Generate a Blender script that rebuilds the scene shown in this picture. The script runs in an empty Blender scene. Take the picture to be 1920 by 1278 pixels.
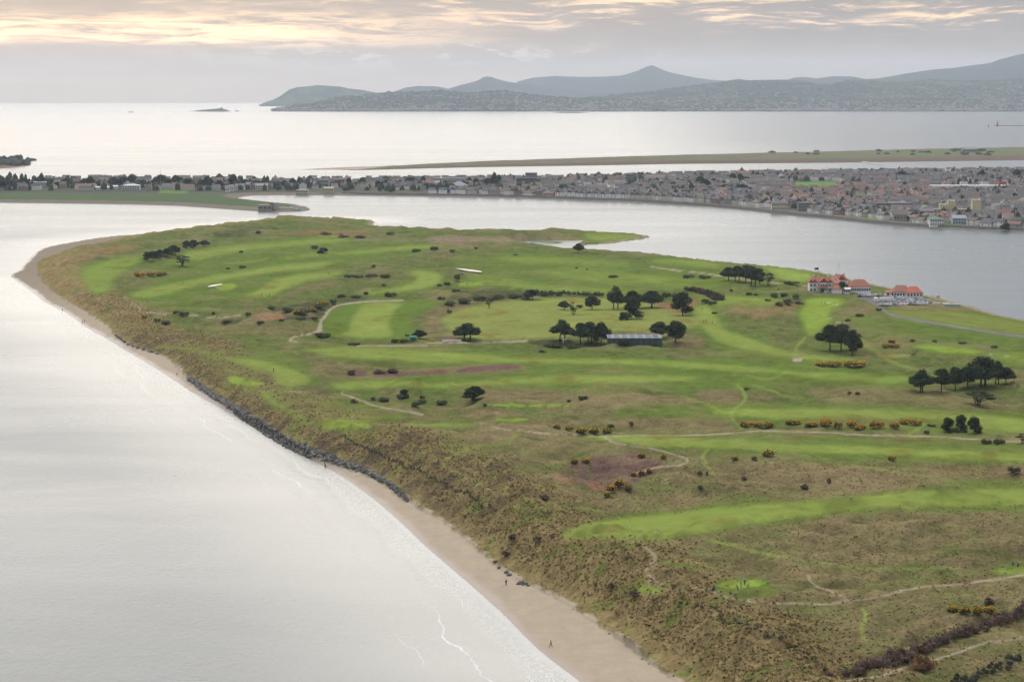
import bpy, math, random, time
import numpy as np
from mathutils import Vector, Matrix
random.seed(7); rng = np.random.default_rng(7)
SC = bpy.context.scene
COL = SC.collection
# ---------------------------------------------------------------- camera
CAMH, FPX, RE = 140.0, 4300.0, 7.4e6        # camera height, focal length in px of a 1920 wide photo, earth radius (with refraction)
PITCH = math.atan((639 - 166) / FPX)
cam = bpy.data.cameras.new('camera'); camo = bpy.data.objects.new('camera', cam); COL.objects.link(camo)
camo.location = (0, 0, CAMH); camo.rotation_euler = (math.pi/2 - PITCH, 0, 0)
cam.sensor_width = 36; cam.lens = FPX*36/1920; cam.clip_start = 1; cam.clip_end = 150000
SC.camera = camo
# ---------------------------------------------------------------- sun, sky, exposure
SUN_AZ, SUN_EL = -13.0, 17.0                # degrees, azimuth from +Y towards +X
sl = bpy.data.lights.new('sun', 'SUN'); so = bpy.data.objects.new('sun', sl); COL.objects.link(so)
sl.energy = .5; sl.angle = math.radians(44); sl.color = (1.0, .93, .82)
sd_ = Vector((math.sin(math.radians(SUN_AZ))*math.cos(math.radians(SUN_EL)), math.cos(math.radians(SUN_AZ))*math.cos(math.radians(SUN_EL)), math.sin(math.radians(SUN_EL))))
so.rotation_euler = sd_.to_track_quat('Z', 'Y').to_euler(); so.location = (0, 0, 400)
SC.view_settings.view_transform = 'Standard'; SC.view_settings.look = 'None'
SC.view_settings.exposure = 0.2; SC.view_settings.gamma = 1; SC.view_settings.use_curve_mapping = False
SC.cycles.use_denoising = True
SC.cycles.max_bounces = 6; SC.cycles.volume_bounces = 1; SC.cycles.diffuse_bounces = 2; SC.cycles.glossy_bounces = 2
SC.cycles.sample_clamp_indirect = 6

class NT:
    """small helper to write node trees as expressions"""
    def __init__(s, tree): s.t = tree; tree.nodes.clear()
    def n(s, typ, **kw):
        n = s.t.nodes.new(typ)
        for k, v in kw.items():
            if k.startswith('i_'):
                key = k[2:]; key = int(key) if key.isdigit() else key
                s.put(n.inputs[key], v)
            else: setattr(n, k, v)
        return n
    def put(s, sock, v):
        if isinstance(v, bpy.types.NodeSocket): s.t.links.new(v, sock)
        else:
            if hasattr(sock.default_value, '__len__') and not hasattr(v, '__len__'): v = (v,)*len(sock.default_value)
            if hasattr(v, '__len__') and len(v) == 3 and len(sock.default_value) == 4: v = (*v, 1)
            sock.default_value = v
    def m(s, op, a, b=0.0, c=0.0, clamp=False):
        n = s.t.nodes.new('ShaderNodeMath'); n.operation = op; n.use_clamp = clamp
        s.put(n.inputs[0], a); s.put(n.inputs[1], b); s.put(n.inputs[2], c); return n.outputs[0]
    def vm(s, op, a, b=(0, 0, 0)):
        n = s.t.nodes.new('ShaderNodeVectorMath'); n.operation = op
        s.put(n.inputs[0], a); s.put(n.inputs[1], b); return n.outputs[0]
    def mix(s, f, a, b, blend='MIX'):
        n = s.t.nodes.new('ShaderNodeMix'); n.data_type = 'RGBA'; n.blend_type = blend
        s.put(n.inputs[0], f); s.put(n.inputs[6], a); s.put(n.inputs[7], b); return n.outputs[2]
    def noise(s, vec, scale, detail=4, rough=.5, dist=0.0):
        n = s.t.nodes.new('ShaderNodeTexNoise'); s.put(n.inputs['Vector'], vec)
        n.inputs['Scale'].default_value = scale; n.inputs['Detail'].default_value = detail
        n.inputs['Roughness'].default_value = rough; n.inputs['Distortion'].default_value = dist; return n.outputs[0]
    def sstep(s, x, a, b):
        n = s.t.nodes.new('ShaderNodeMapRange'); n.interpolation_type = 'SMOOTHSTEP'
        s.put(n.inputs[0], x); n.inputs[1].default_value = a; n.inputs[2].default_value = b; return n.outputs[0]
    def bump(s, x, c, w):
        """1 at c falling to 0 at c +- w"""
        d = s.m('ABSOLUTE', s.m('SUBTRACT', x, c)); return s.m('SUBTRACT', 1.0, s.sstep(d, 0.0, w))
    def comb(s, x, y, z):
        n = s.t.nodes.new('ShaderNodeCombineXYZ'); s.put(n.inputs[0], x); s.put(n.inputs[1], y); s.put(n.inputs[2], z); return n.outputs[0]
    def sep(s, v):
        n = s.t.nodes.new('ShaderNodeSeparateXYZ'); s.put(n.inputs[0], v); return n.outputs
    def attr(s, name):
        n = s.t.nodes.new('ShaderNodeAttribute'); n.attribute_name = name; return n

def make_world():
    w = bpy.data.worlds.new('World'); SC.world = w; w.use_nodes = True
    t = NT(w.node_tree)
    g = t.n('ShaderNodeTexCoord').outputs['Generated']
    x, y, z = t.sep(t.vm('NORMALIZE', g))
    el = t.m('MULTIPLY', t.m('ARCSINE', z), 57.2958)
    az = t.m('MULTIPLY', t.m('ARCTAN2', x, y), 57.2958)
    # stretched cloud coordinates: far layers pile up towards the horizon
    elc = t.m('MAXIMUM', el, 0.0)
    wv = t.noise(t.comb(t.m('MULTIPLY', az, .22), t.m('MULTIPLY', elc, .9), 0.0), 1.0, 3)
    e2 = t.m('ADD', elc, t.m('MULTIPLY', t.m('SUBTRACT', wv, .5), .45))
    lay = t.m('POWER', t.m('ADD', e2, .3), .75)
    n1 = t.noise(t.comb(t.m('MULTIPLY', az, .20), t.m('MULTIPLY', lay, 2.6), 3.1), 1.0, 8, .62, .3)
    n2 = t.noise(t.comb(t.m('MULTIPLY', az, .55), t.m('MULTIPLY', lay, 9.0), 7.7), 1.0, 9, .68, .5)
    n3 = t.noise(t.comb(t.m('MULTIPLY', az, .9), t.m('MULTIPLY', lay, 4.0), 1.7), 1.0, 7, .6, .2)
    # grey cloud deck
    lft = t.m('SUBTRACT', 1.0, t.sstep(az, -12.0, 9.0))
    deck = t.mix(t.sstep(el, 0.0, 1.6), (.66, .535, .43), (.355, .30, .285))
    deck = t.mix(lft, t.mix(1.0, deck, (.84, .84, .86), 'MULTIPLY'), t.mix(1.0, deck, (1.24, 1.08, .92), 'MULTIPLY'))
    sh = t.m('ADD', .32, t.m('ADD', t.m('MULTIPLY', n1, .98), t.m('MULTIPLY', n3, .38)))
    deck = t.mix(1.0, deck, t.comb(sh, sh, sh), 'MULTIPLY')
    # glowing breaks: a band low in the deck, wider on the sun's side, thin slots further round
    band = t.m('MULTIPLY', t.sstep(e2, .95, 1.18), t.m('SUBTRACT', 1.0, t.sstep(e2, 1.45, 2.15)))
    slots = t.m('MULTIPLY', t.sstep(e2, 1.2, 1.6), t.m('SUBTRACT', 1.0, t.sstep(e2, 2.6, 5.0)))
    ba = t.m('MULTIPLY', t.m('MULTIPLY', band, t.m('SUBTRACT', 1.0, t.sstep(az, -7.0, 1.5))), t.sstep(n2, .33, .62))
    bb = t.m('MULTIPLY', t.m('MULTIPLY', slots, t.sstep(t.m('ADD', n2, t.m('MULTIPLY', t.m('SUBTRACT', n1, .5), .8)), .50, .72)), t.sstep(az, -16.0, 4.0))
    glow = t.m('MAXIMUM', ba, t.m('MULTIPLY', bb, .6))
    deck = t.mix(glow, deck, (1.95, 1.28, .70))
    # small pale puffs
    pf = t.m('MULTIPLY', t.sstep(n3, .50, .58), t.m('MULTIPLY', t.bump(e2, .85, .40), t.bump(az, -2.0, 8.0)))
    deck = t.mix(t.m('MULTIPLY', pf, .75), deck, (1.0, .90, .80))
    # higher up: the overcast brightens towards the hidden sun, and towards the zenith
    sx, sy, sz = sd_
    dot = t.vm('DOT_PRODUCT', t.comb(x, y, z), tuple(sd_))
    dn = t.t.nodes[-1]; dotv = dn.outputs['Value']
    ang = t.m('MULTIPLY', t.m('ARCCOSINE', t.m('MINIMUM', dotv, .99999)), 57.2958)
    g1 = t.m('SUBTRACT', 1.0, t.sstep(ang, 0.0, 13.0))
    g2 = t.m('SUBTRACT', 1.0, t.sstep(ang, 6.0, 40.0))
    hn = t.noise(t.vm('MULTIPLY', t.comb(x, y, z), (2.2, 2.2, 7.0)), 1.0, 6, .6)
    front = t.sstep(t.m('ADD', t.m('MULTIPLY', x, math.sin(math.radians(SUN_AZ))), t.m('MULTIPLY', y, math.cos(math.radians(SUN_AZ)))), -.45, .70)
    high = t.mix(g2, t.mix(front, (.42, .45, .50), (.68, .745, .83)), (.78, .74, .735))
    up = t.mix(front, (.50, .53, .60), (3.9, 3.75, 3.6)); high = t.mix(t.sstep(el, 32.0, 54.0), high, up)
    high = t.mix(g1, high, (1.0, .96, .92))
    hs = t.m('ADD', .7, t.m('MULTIPLY', hn, .6))
    high = t.mix(1.0, high, t.comb(hs, hs, hs), 'MULTIPLY')
    clouds = t.mix(t.sstep(el, 2.6, 10.0), deck, high)
    sky = t.n('ShaderNodeTexSky'); sky.sky_type = 'NISHITA'; sky.sun_disc = False
    sky.sun_elevation = math.radians(SUN_EL); sky.sun_rotation = math.radians(SUN_AZ); sky.altitude = 100
    STR = .1
    cl10 = t.vm('SCALE', clouds); t.t.nodes[-1].inputs['Scale'].default_value = 1/STR
    cov = t.m('ADD', .93, t.m('MULTIPLY', n1, .05))
    c = t.mix(cov, sky.outputs[0], cl10)
    bg = t.n('ShaderNodeBackground', i_Color=c, i_Strength=STR)
    o = t.n('ShaderNodeOutputWorld'); w.node_tree.links.new(bg.outputs[0], o.inputs[0])
make_world()

def tag(o, label=None, cat=None, group=None, kind=None):
    if label: o['label'] = label
    if cat: o['category'] = cat
    if group: o['group'] = group
    if kind: o['kind'] = kind
    return o

# ---------------------------------------------------------------- projection helpers
CP, SP = math.cos(PITCH), math.sin(PITCH)
def project(x, y, z):
    d = y*CP - (z-CAMH)*SP; u = y*SP + (z-CAMH)*CP
    return 960 + FPX*x/d, 639 - FPX*u/d
def ground(px, py, z=0.0):
    """point at height z above the (curved) sea seen at photo pixel px,py"""
    px = np.asarray(px, float); py = np.asarray(py, float)
    k = (639-py)/FPX
    dx = (px-960)/FPX; dy = CP + k*SP; dz = -SP + k*CP
    a = (dx*dx+dy*dy)/(2*RE); disc = np.maximum(dz*dz - 4*a*(CAMH-z), 0)
    t = (-dz - np.sqrt(disc))/(2*a)
    return t*dx, t*dy
def drop(x, y): return (x*x+y*y)/(2*RE)

# ---------------------------------------------------------------- numpy noise
_perm = rng.permutation(4096).astype(np.int64)
_ga = rng.random(4096)*2*np.pi; _gx, _gy = np.cos(_ga), np.sin(_ga)
def perlin(x, y, seed=0):
    xi = np.floor(x).astype(np.int64); yi = np.floor(y).astype(np.int64)
    xf = x-xi; yf = y-yi
    def g(ix, iy, fx, fy):
        h = _perm[(_perm[(ix+seed*131) & 4095] + iy) & 4095]
        return _gx[h]*fx + _gy[h]*fy
    u = xf*xf*xf*(xf*(xf*6-15)+10); v = yf*yf*yf*(yf*(yf*6-15)+10)
    a = g(xi, yi, xf, yf); b = g(xi+1, yi, xf-1, yf); c = g(xi, yi+1, xf, yf-1); d = g(xi+1, yi+1, xf-1, yf-1)
    return (a+(b-a)*u + ((c+(d-c)*u)-(a+(b-a)*u))*v)*1.5
def fbm(x, y, wl, octv=4, gain=.5, seed=0):
    s = 0; amp = 1; n = 0
    for o in range(octv):
        s = s + amp*perlin(x/wl+o*17.3, y/wl-o*9.1, seed+o); n += amp; amp *= gain; wl /= 2.03
    return s/n
def ridged(x, y, wl, octv=3, seed=0):
    s = 0; amp = 1; n = 0
    for o in range(octv):
        s = s + amp*(1-2*np.abs(perlin(x/wl+o*5.3, y/wl+o*3.1, seed+o))); n += amp; amp *= .5; wl /= 2.1
    return s/n
def sst(x, a, b):
    t = np.clip((x-a)/(b-a), 0, 1); return t*t*(3-2*t)
def seg_dist(x, y, pts):
    """unsigned distance to a polyline"""
    best = np.full(x.shape, 1e12)
    for (x0, y0), (x1, y1) in zip(pts[:-1], pts[1:]):
        dx, dy = x1-x0, y1-y0; L = dx*dx+dy*dy+1e-9
        t = np.clip(((x-x0)*dx+(y-y0)*dy)/L, 0, 1)
        best = np.minimum(best, (x-x0-t*dx)**2+(y-y0-t*dy)**2)
    return np.sqrt(best)
def inside(x, y, pts):
    c = np.zeros(x.shape, bool); n = len(pts)
    for i in range(n):
        x0, y0 = pts[i]; x1, y1 = pts[(i+1) % n]
        if y0 == y1: continue
        k = ((y0 > y) != (y1 > y)) & (x < (x1-x0)*(y-y0)/(y1-y0)+x0)
        c ^= k
    return c
def gpts(pts, z=0.0):
    a = np.array(pts, float); x, y = ground(a[:, 0], a[:, 1], z); return list(zip(x, y))
def smooth_line(pts, it=2):
    for _ in range(it):
        q = [pts[0]]
        for a, b in zip(pts[:-1], pts[1:]):
            q += [(a[0]*.75+b[0]*.25, a[1]*.75+b[1]*.25), (a[0]*.25+b[0]*.75, a[1]*.25+b[1]*.75)]
        pts = q+[pts[-1]]
    return pts

# ---------------------------------------------------------------- mesh helpers
def mesh_np(name, V, Fq, smooth=True, attrs=None, col=None, mat=None):
    me = bpy.data.meshes.new(name)
    V = np.ascontiguousarray(V, np.float32); Fq = np.ascontiguousarray(Fq, np.int32)
    k = Fq.shape[1]
    me.vertices.add(len(V)); me.vertices.foreach_set('co', V.ravel())
    me.loops.add(Fq.size); me.loops.foreach_set('vertex_index', Fq.ravel())
    me.polygons.add(len(Fq)); me.polygons.foreach_set('loop_start', np.arange(0, Fq.size, k, dtype=np.int32))
    me.polygons.foreach_set('loop_total', np.full(len(Fq), k, np.int32))
    me.polygons.foreach_set('use_smooth', np.full(len(Fq), smooth, bool))
    me.update(calc_edges=True)
    for an, arr in (attrs or {}).items():
        a = me.attributes.new(an, 'FLOAT', 'POINT'); a.data.foreach_set('value', np.ascontiguousarray(arr, np.float32))
    if col is not None:
        a = me.color_attributes.new('Col', 'FLOAT_COLOR', 'POINT')
        c4 = np.ones((len(V), 4), np.float32); c4[:, :3] = col; a.data.foreach_set('color', c4.ravel())
    if mat: me.materials.append(mat)
    return me
def obj(name, me, parent=None, link=True):
    o = bpy.data.objects.new(name, me)
    if link: COL.objects.link(o)
    if parent: o.parent = parent
    return o
def empty(name, loc=(0, 0, 0), rz=0, s=1):
    o = bpy.data.objects.new(name, None); COL.objects.link(o); o.location = loc; o.rotation_euler = (0, 0, rz); o.scale = (s, s, s)
    o.empty_display_size = .1; return o
def sub_faces(V, F, sel, extra):
    """pick faces, compact the vertices"""
    f = F[sel]; used = np.unique(f); mp = np.full(len(V), -1, np.int64); mp[used] = np.arange(len(used))
    return V[used], mp[f], [e[used] for e in extra]
def new_mat(name):
    m = bpy.data.materials.new(name); m.use_nodes = True; t = NT(m.node_tree)
    o = t.n('ShaderNodeOutputMaterial'); return m, t, o
def simple_mat(name, color, rough=.8, var=.12, scale=.8, objcol=False, attr=False, spec=.3):
    """procedural: base colour (or object colour, or the mesh's own colours) broken up by noise"""
    m, t, o = new_mat(name)
    pos = t.n('ShaderNodeNewGeometry').outputs['Position']
    if objcol: base = t.n('ShaderNodeObjectInfo').outputs['Color']
    elif attr: base = t.attr('Col').outputs['Color']
    else: base = t.n('ShaderNodeRGB').outputs[0]; base.default_value = (*color, 1)
    nz = t.noise(pos, scale, 5, .6)
    f = t.m('ADD', 1-var, t.m('MULTIPLY', nz, 2*var))
    c = t.mix(1.0, base, t.comb(f, f, f), 'MULTIPLY')
    p = t.n('ShaderNodeBsdfPrincipled', i_Roughness=rough); t.put(p.inputs['Base Color'], c); p.inputs['Specular IOR Level'].default_value = spec
    t.t.links.new(p.outputs[0], o.inputs[0]); return m
# ================================================================ LAND COVER (photo pixel outlines carried onto the ground)
def Z(ox, oy, s, *p): return [(ox+a/s, oy+b/s) for a, b in p]
def zA(*p): return Z(0, 400, 4.8, *p)
def zB(*p): return Z(400, 400, 4.8, *p)
def zC(*p): return Z(800, 400, 4.8, *p)
def zD(*p): return Z(1200, 450, 4.8, *p)
def zE(*p): return Z(1520, 480, 4.8, *p)
def zF(*p): return Z(350, 640, 4.8, *p)
def zG(*p): return Z(750, 640, 4.8, *p)
def zH(*p): return Z(1150, 640, 4.8, *p)
def zI(*p): return Z(1520, 640, 4.8, *p)
def z7(*p): return Z(640, 840, 2.917, *p)
def z8(*p): return Z(1280, 840, 2.917, *p)

WATER_W = [(1500, 1700), (1330, 1510), (1240, 1420), (1150, 1335), (1089, 1278), (1034, 1238), (1000, 1210), (948, 1155), (918, 1128), (880, 1094), (832, 1053), (791, 1018), (753, 980),
  (715, 946), (674, 915), (640, 891), (547, 840), (483, 799), (427, 771), (360, 735), (337, 719), (287, 687), (233, 655), (207, 638), (160, 614), (133, 591), (105, 577), (83, 567),
  (67, 552), (50, 540), (30, 526), (17, 517), (25, 511), (37, 507), (44, 498), (50, 490), (55, 483), (66, 474), (76, 467), (87, 463), (133, 454), (207, 442), (300, 437), (367, 434), (410, 428), (450, 422), (480, 418), (520, 414.5), (560, 412.6), (600, 411.6), (640, 411), (680, 413)]
WATER_E = [(680, 413), (700, 415.5), (705, 417.5), (693, 421), (703, 425), (723, 428.5), (807, 433), (923, 435), (1057, 434), (1157, 436.5), (1200, 440), (1222, 444), (1205, 448.5), (1178, 450), (1160, 455), (1130, 457.5), (1098, 458),
  (1080, 461), (1100, 468), (1130, 470), (1170, 473), (1207, 474), (1273, 483), (1347, 492), (1413, 497), (1493, 505), (1547, 513), (1590, 524), (1633, 534), (1673, 542), (1710, 550), (1747, 557), (1787, 567), (1827, 578), (1863, 590), (1920, 602),
  (2060, 628), (2300, 675)]
VEG = [(1700, 1700), (1520, 1500), (1420, 1410), (1330, 1330), (1267, 1278), (1206, 1234), (1154, 1193), (1110, 1166), (1062, 1131), (1017, 1107), (983, 1094), (942, 1070), (907, 1042), (873, 1011), (832, 980),
  (794, 957), (757, 936), (726, 909), (685, 888), (640, 873), (590, 855), (533, 830), (480, 795), (417, 755), (363, 722), (333, 690), (307, 667), (273, 658), (240, 647), (213, 627), (200, 610), (173, 593),
  (133, 570), (97, 547), (80, 530), (70, 512), (68, 495), (76, 487), (90, 481), (133, 473), (187, 457), (253, 446), (317, 440.5), (380, 434.5), (420, 430), (450, 424.5), (480, 420)]
ww = smooth_line(gpts(WATER_W)); we = smooth_line(gpts(WATER_E)); vg = smooth_line(gpts(VEG, 1.6))
LAND_POLY = ww + we[1:] + [(1300, we[-1][1]), (1300, 200), (ww[0][0], 200)]

# canvas in photo pixels
CX0, CY0, CW, CH = -500, 380, 3100, 1250
def raster(poly):
    out = np.zeros((CH, CW), bool); P = [(a-CX0, b-CY0) for a, b in poly]; n = len(P)
    y0 = max(0, int(min(p[1] for p in P))); y1 = min(CH-1, int(max(p[1] for p in P))+1)
    for r in range(y0, y1+1):
        yc = r+.5; xs = []
        for i in range(n):
            (ax, ay), (bx, by) = P[i], P[(i+1) % n]
            if (ay > yc) != (by > yc): xs.append(ax+(yc-ay)*(bx-ax)/(by-ay))
        xs.sort()
        for a, b in zip(xs[::2], xs[1::2]):
            out[r, max(0, int(round(a))):max(0, int(round(b)))] = True
    return out
_yy, _xx = np.mgrid[0:CH, 0:CW]
def stroke(pts, w, asp=2.2):
    """soft stroke w photo-px tall, asp times as wide where it runs up the picture"""
    pts = smooth_line(pts, 2); out = np.zeros((CH, CW), np.float32)
    P = np.array(pts)-[CX0, CY0]; m = w*asp+4
    x0, x1 = int(max(0, P[:, 0].min()-m)), int(min(CW, P[:, 0].max()+m)); y0, y1 = int(max(0, P[:, 1].min()-m)), int(min(CH, P[:, 1].max()+m))
    if x1 <= x0 or y1 <= y0: return out
    X = _xx[y0:y1, x0:x1]/asp; Y = _yy[y0:y1, x0:x1]+0.0
    d = seg_dist(X, Y, [(a/asp, b) for a, b in P])
    out[y0:y1, x0:x1] = np.clip(1.0-(d-w/2)/.8, 0, 1); return out
def blur(a, rx, ry):
    a = a.astype(np.float32)
    for ax, r in ((1, rx), (0, ry)):
        r = int(r)
        if r < 1: continue
        for _ in range(2):
            p = np.pad(a, [(r+1, r) if k == ax else (0, 0) for k in (0, 1)], mode='edge')
            c = np.cumsum(p, axis=ax, dtype=np.float64); n = 2*r+1
            a = ((np.take(c, range(n, c.shape[ax]), axis=ax) - np.take(c, range(0, c.shape[ax]-n), axis=ax))/n).astype(np.float32)
    return a
C = dict(tan=(.178, .138, .070), olive=(.100, .128, .034), semi=(.104, .158, .028), fair=(.190, .240, .052), green=(.215, .300, .048), rang=(.195, .220, .058), dull=(.165, .190, .045),
         scrub=(.062, .062, .034), purple=(.135, .080, .068), brack=(.260, .120, .075), brown=(.210, .140, .065), path=(.34, .275, .205), road=(.17, .165, .16), strip=(.205, .275, .055), mud=(.235, .165, .115), gold=(.36, .23, .05), sand=(.50, .39, .29), pink=(.34, .25, .23))
# base: straw near the camera, greener further off, in drifts
py_ = _yy+CY0+0.0; px_ = _xx+CX0+0.0
wt = sst(py_, 640, 900)*.56+.06
nA = fbm(px_/3.2, py_*1.0, 34, 5, .55, 3); nB = fbm(px_/5, py_, 11, 4, .6, 9)
wt = np.clip(wt + nA*.9 + nB*.5, 0, 1)[..., None].astype(np.float32)
canvas = (np.array(C['olive'])*(1-wt)+np.array(C['tan'])*wt).astype(np.float32)
smoothm = np.zeros((CH, CW), np.float32)      # how mown the ground is
scrubm = np.zeros((CH, CW), np.float32)
def paint(poly, c, a=1.0, b=(3, 1), sm=0.0, sc=0.0, rag=0.0):
    if isinstance(poly, list):
        m = raster(poly); xs = [p[0]-CX0 for p in poly]; ys = [p[1]-CY0 for p in poly]
        q = (max(0, int(min(ys))-4*b[1]-3), min(CH, int(max(ys))+4*b[1]+4), max(0, int(min(xs))-4*b[0]-3), min(CW, int(max(xs))+4*b[0]+4))
    else:
        m = poly; r_ = np.nonzero(m.any(1))[0]; c_ = np.nonzero(m.any(0))[0]
        q = (max(0, r_[0]-8), min(CH, r_[-1]+9), max(0, c_[0]-8), min(CW, c_[-1]+9))
    Q = np.s_[q[0]:q[1], q[2]:q[3]]; m = m[Q].astype(np.float32)
    if b[0]: m = blur(m, *b)
    if rag: m = np.clip(m*(1+rag) - rag*np.clip(.5+1.3*nB[Q], 0, 1), 0, 1)
    k = (m*a)[..., None]; canvas[Q] = canvas[Q]*(1-k)+np.array(C[c], np.float32)*k
    if sm or c in ('fair', 'green', 'semi', 'rang', 'dull', 'strip'): smoothm[Q] = np.maximum(smoothm[Q], m*(sm or .9))
    if sc: scrubm[Q] = np.maximum(scrubm[Q], m*sc)
SURF = []
FAIR = []   # (name, polygon) kept as surfaces of their own
def surf(name, poly, c, a=1.0, b=(3, 1)):
    poly = smooth_line(poly+[poly[0]], 2)[:-1]; FAIR.append((name, poly)); SURF.append((poly, c, a, b))
# --- broad green ground
for p in (zD((0, 160), (740, 200), (1300, 245), (1920, 330), (1920, 420), (1500, 415), (1200, 390), (800, 430), (400, 450), (0, 400)),
          zC((150, 400), (500, 370), (900, 360), (1400, 390), (1750, 440), (1920, 470), (1920, 740), (1200, 730), (1000, 700), (700, 680), (560, 650), (350, 590), (480, 540), (200, 460)),
          zE((150, 540), (600, 480), (1400, 480), (2600, 690), (2600, 900), (1500, 800), (900, 755), (500, 710), (350, 600)),
          zG((0, 60), (1900, 130), (1900, 470), (1500, 440), (800, 430), (300, 430), (0, 380)), zH((0, 140), (1920, 230), (2800, 330), (2800, 560), (1920, 400), (1000, 440), (300, 440), (0, 450)),
          zH((0, 590), (900, 560), (1300, 560), (1920, 560), (3800, 640), (3800, 860), (2800, 840), (1900, 780), (900, 700), (0, 690)),
          zH((0, 840), (1400, 820), (3800, 900), (3800, 1120), (2600, 1100), (1400, 1080), (800, 1000), (0, 920)),
          z8((-500, 440), (200, 290), (700, 270), (1100, 230), (1500, 170), (2600, 160), (2600, 360), (1500, 350), (900, 370), (300, 460), (-300, 500)),
          zA((1300, 480), (1920, 330), (1920, 860), (1350, 860), (1100, 760), (1400, 640)), zB((0, 270), (1920, 230), (1920, 360), (800, 560), (0, 860)),
          zF((0, 0), (1000, 120), (1200, 360), (1000, 460), (1920, 640), (1850, 820), (1400, 860), (1100, 780), (640, 500), (300, 280), (0, 100)),
          zD((480, 450), (1000, 480), (1300, 540), (1100, 600), (700, 610), (820, 860), (1600, 1060), (1920, 1100), (1920, 1280), (0, 1280), (0, 1080), (800, 1060), (500, 800))):
    paint(p, 'semi', .62, (16, 6), sm=.45, rag=.5)
# --- straw and bracken drifts
for p, c, a in ((zA((330, 450), (450, 390), (700, 345), (1000, 290), (1350, 270), (1200, 320), (820, 410), (690, 450), (690, 520), (760, 660), (900, 800), (1010, 900), (980, 950), (750, 870), (560, 740), (420, 620), (330, 520)), 'brown', .85),
                (zA((350, 450), (470, 400), (500, 460), (470, 560), (400, 560)), 'brack', .55), (zA((700, 700), (860, 760), (930, 880), (830, 900), (700, 790)), 'brack', .35),
                (zA((1010, 880), (1150, 860), (1290, 890), (1240, 980), (1150, 1010), (1050, 950)), 'brack', .9), (zB((600, 170), (820, 150), (1150, 150), (1380, 172), (1500, 190), (1200, 200), (700, 190)), 'brack', .55),
                (zC((0, 215), (400, 210), (900, 200), (1400, 215), (1500, 240), (1400, 245), (900, 245), (700, 262), (0, 268)), 'mud', .85), (zB((1100, 225), (1500, 215), (1920, 235), (1920, 255), (1500, 250), (1150, 240)), 'mud', .6),
                (zC((0, 850), (250, 830), (430, 790), (380, 850), (200, 900), (60, 960), (180, 1040), (60, 1090), (0, 1090)), 'tan', .9), (zC((0, 730), (150, 745), (60, 775), (0, 775)), 'tan', .9), (zC((0, 380), (250, 360), (330, 390), (100, 410), (0, 405)), 'tan', .7),
                (zD((750, 620), (900, 590), (1200, 600), (1480, 560), (1500, 600), (1200, 640), (1180, 690), (1050, 715), (880, 650)), 'brown', .8), (zD((130, 560), (330, 560), (500, 500), (560, 560), (500, 600), (350, 690), (150, 700)), 'brack', .7),
                (zD((300, 850), (560, 850), (600, 930), (450, 980), (250, 970)), 'tan', .8), (zE((370, 440), (500, 410), (640, 480), (500, 520), (300, 530)), 'tan', .8), (zE((640, 470), (760, 440), (1100, 390), (1300, 400), (1350, 450), (1600, 500), (1400, 490), (900, 500)), 'tan', .8),
                (zE((860, 760), (1150, 770), (1650, 810), (1700, 835), (1400, 825), (1000, 790)), 'mud', .55), (zG((0, 240), (700, 215), (1100, 215), (1200, 240), (900, 290), (300, 300), (0, 300)), 'tan', .75),
                (zG((480, 420), (1200, 415), (1500, 470), (1920, 480), (1920, 560), (1500, 555), (760, 545), (600, 480)), 'tan', .7), (zG((500, 650), (850, 600), (1200, 660), (1050, 690), (600, 690)), 'tan', .8), (zG((1200, 610), (1600, 600), (1920, 620), (1920, 650), (1300, 650)), 'tan', .7),
                (zG((860, 720), (1500, 690), (1920, 700), (1920, 740), (1500, 760), (1200, 800), (1000, 780)), 'tan', .7), (zH((0, 470), (360, 470), (700, 510), (800, 560), (300, 540), (0, 545)), 'tan', .8), (zH((750, 440), (1120, 420), (1160, 500), (1100, 560), (850, 545), (740, 500)), 'tan', .85),
                (zH((1220, 460), (1500, 480), (1440, 520), (1220, 510)), 'tan', .7), (zH((0, 690), (600, 690), (1000, 720), (1130, 790), (700, 830), (0, 830)), 'tan', .75), (zI((0, 410), (500, 400), (900, 420), (1400, 470), (1920, 570), (1920, 640), (1400, 600), (700, 560), (300, 500), (0, 480)), 'tan', .65),
                (zI((0, 1100), (600, 1110), (1100, 1200), (1920, 1090), (1920, 1200), (1000, 1277), (0, 1277)), 'tan', .5), (zH((900, 1100), (1920, 1090), (1920, 1277), (1000, 1277), (860, 1180)), 'tan', .6), (zF((1100, 160), (1500, 200), (1920, 240), (1920, 330), (1400, 340), (1150, 300)), 'tan', .6),
                (zB((0, 960), (500, 1000), (930, 980), (920, 1080), (600, 1100), (0, 1080)), 'tan', .55), (zB((820, 640), (1050, 620), (1200, 650), (900, 690), (650, 740), (560, 760), (700, 680)), 'tan', .6), (z8((100, 80), (900, 90), (1300, 150), (1100, 230), (500, 250), (200, 230)), 'tan', .5),
                (z8((300, 420), (900, 400), (1400, 470), (1400, 560), (1000, 640), (500, 560), (200, 480)), 'tan', .55), (z8((1400, 400), (1867, 420), (1867, 560), (1500, 540)), 'tan', .5), (z8((0, 900), (600, 930), (1400, 900), (1300, 1050), (900, 1200), (600, 1150), (200, 950)), 'tan', .45)):
    paint(p, c, a, (9, 3), rag=.8)
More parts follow.
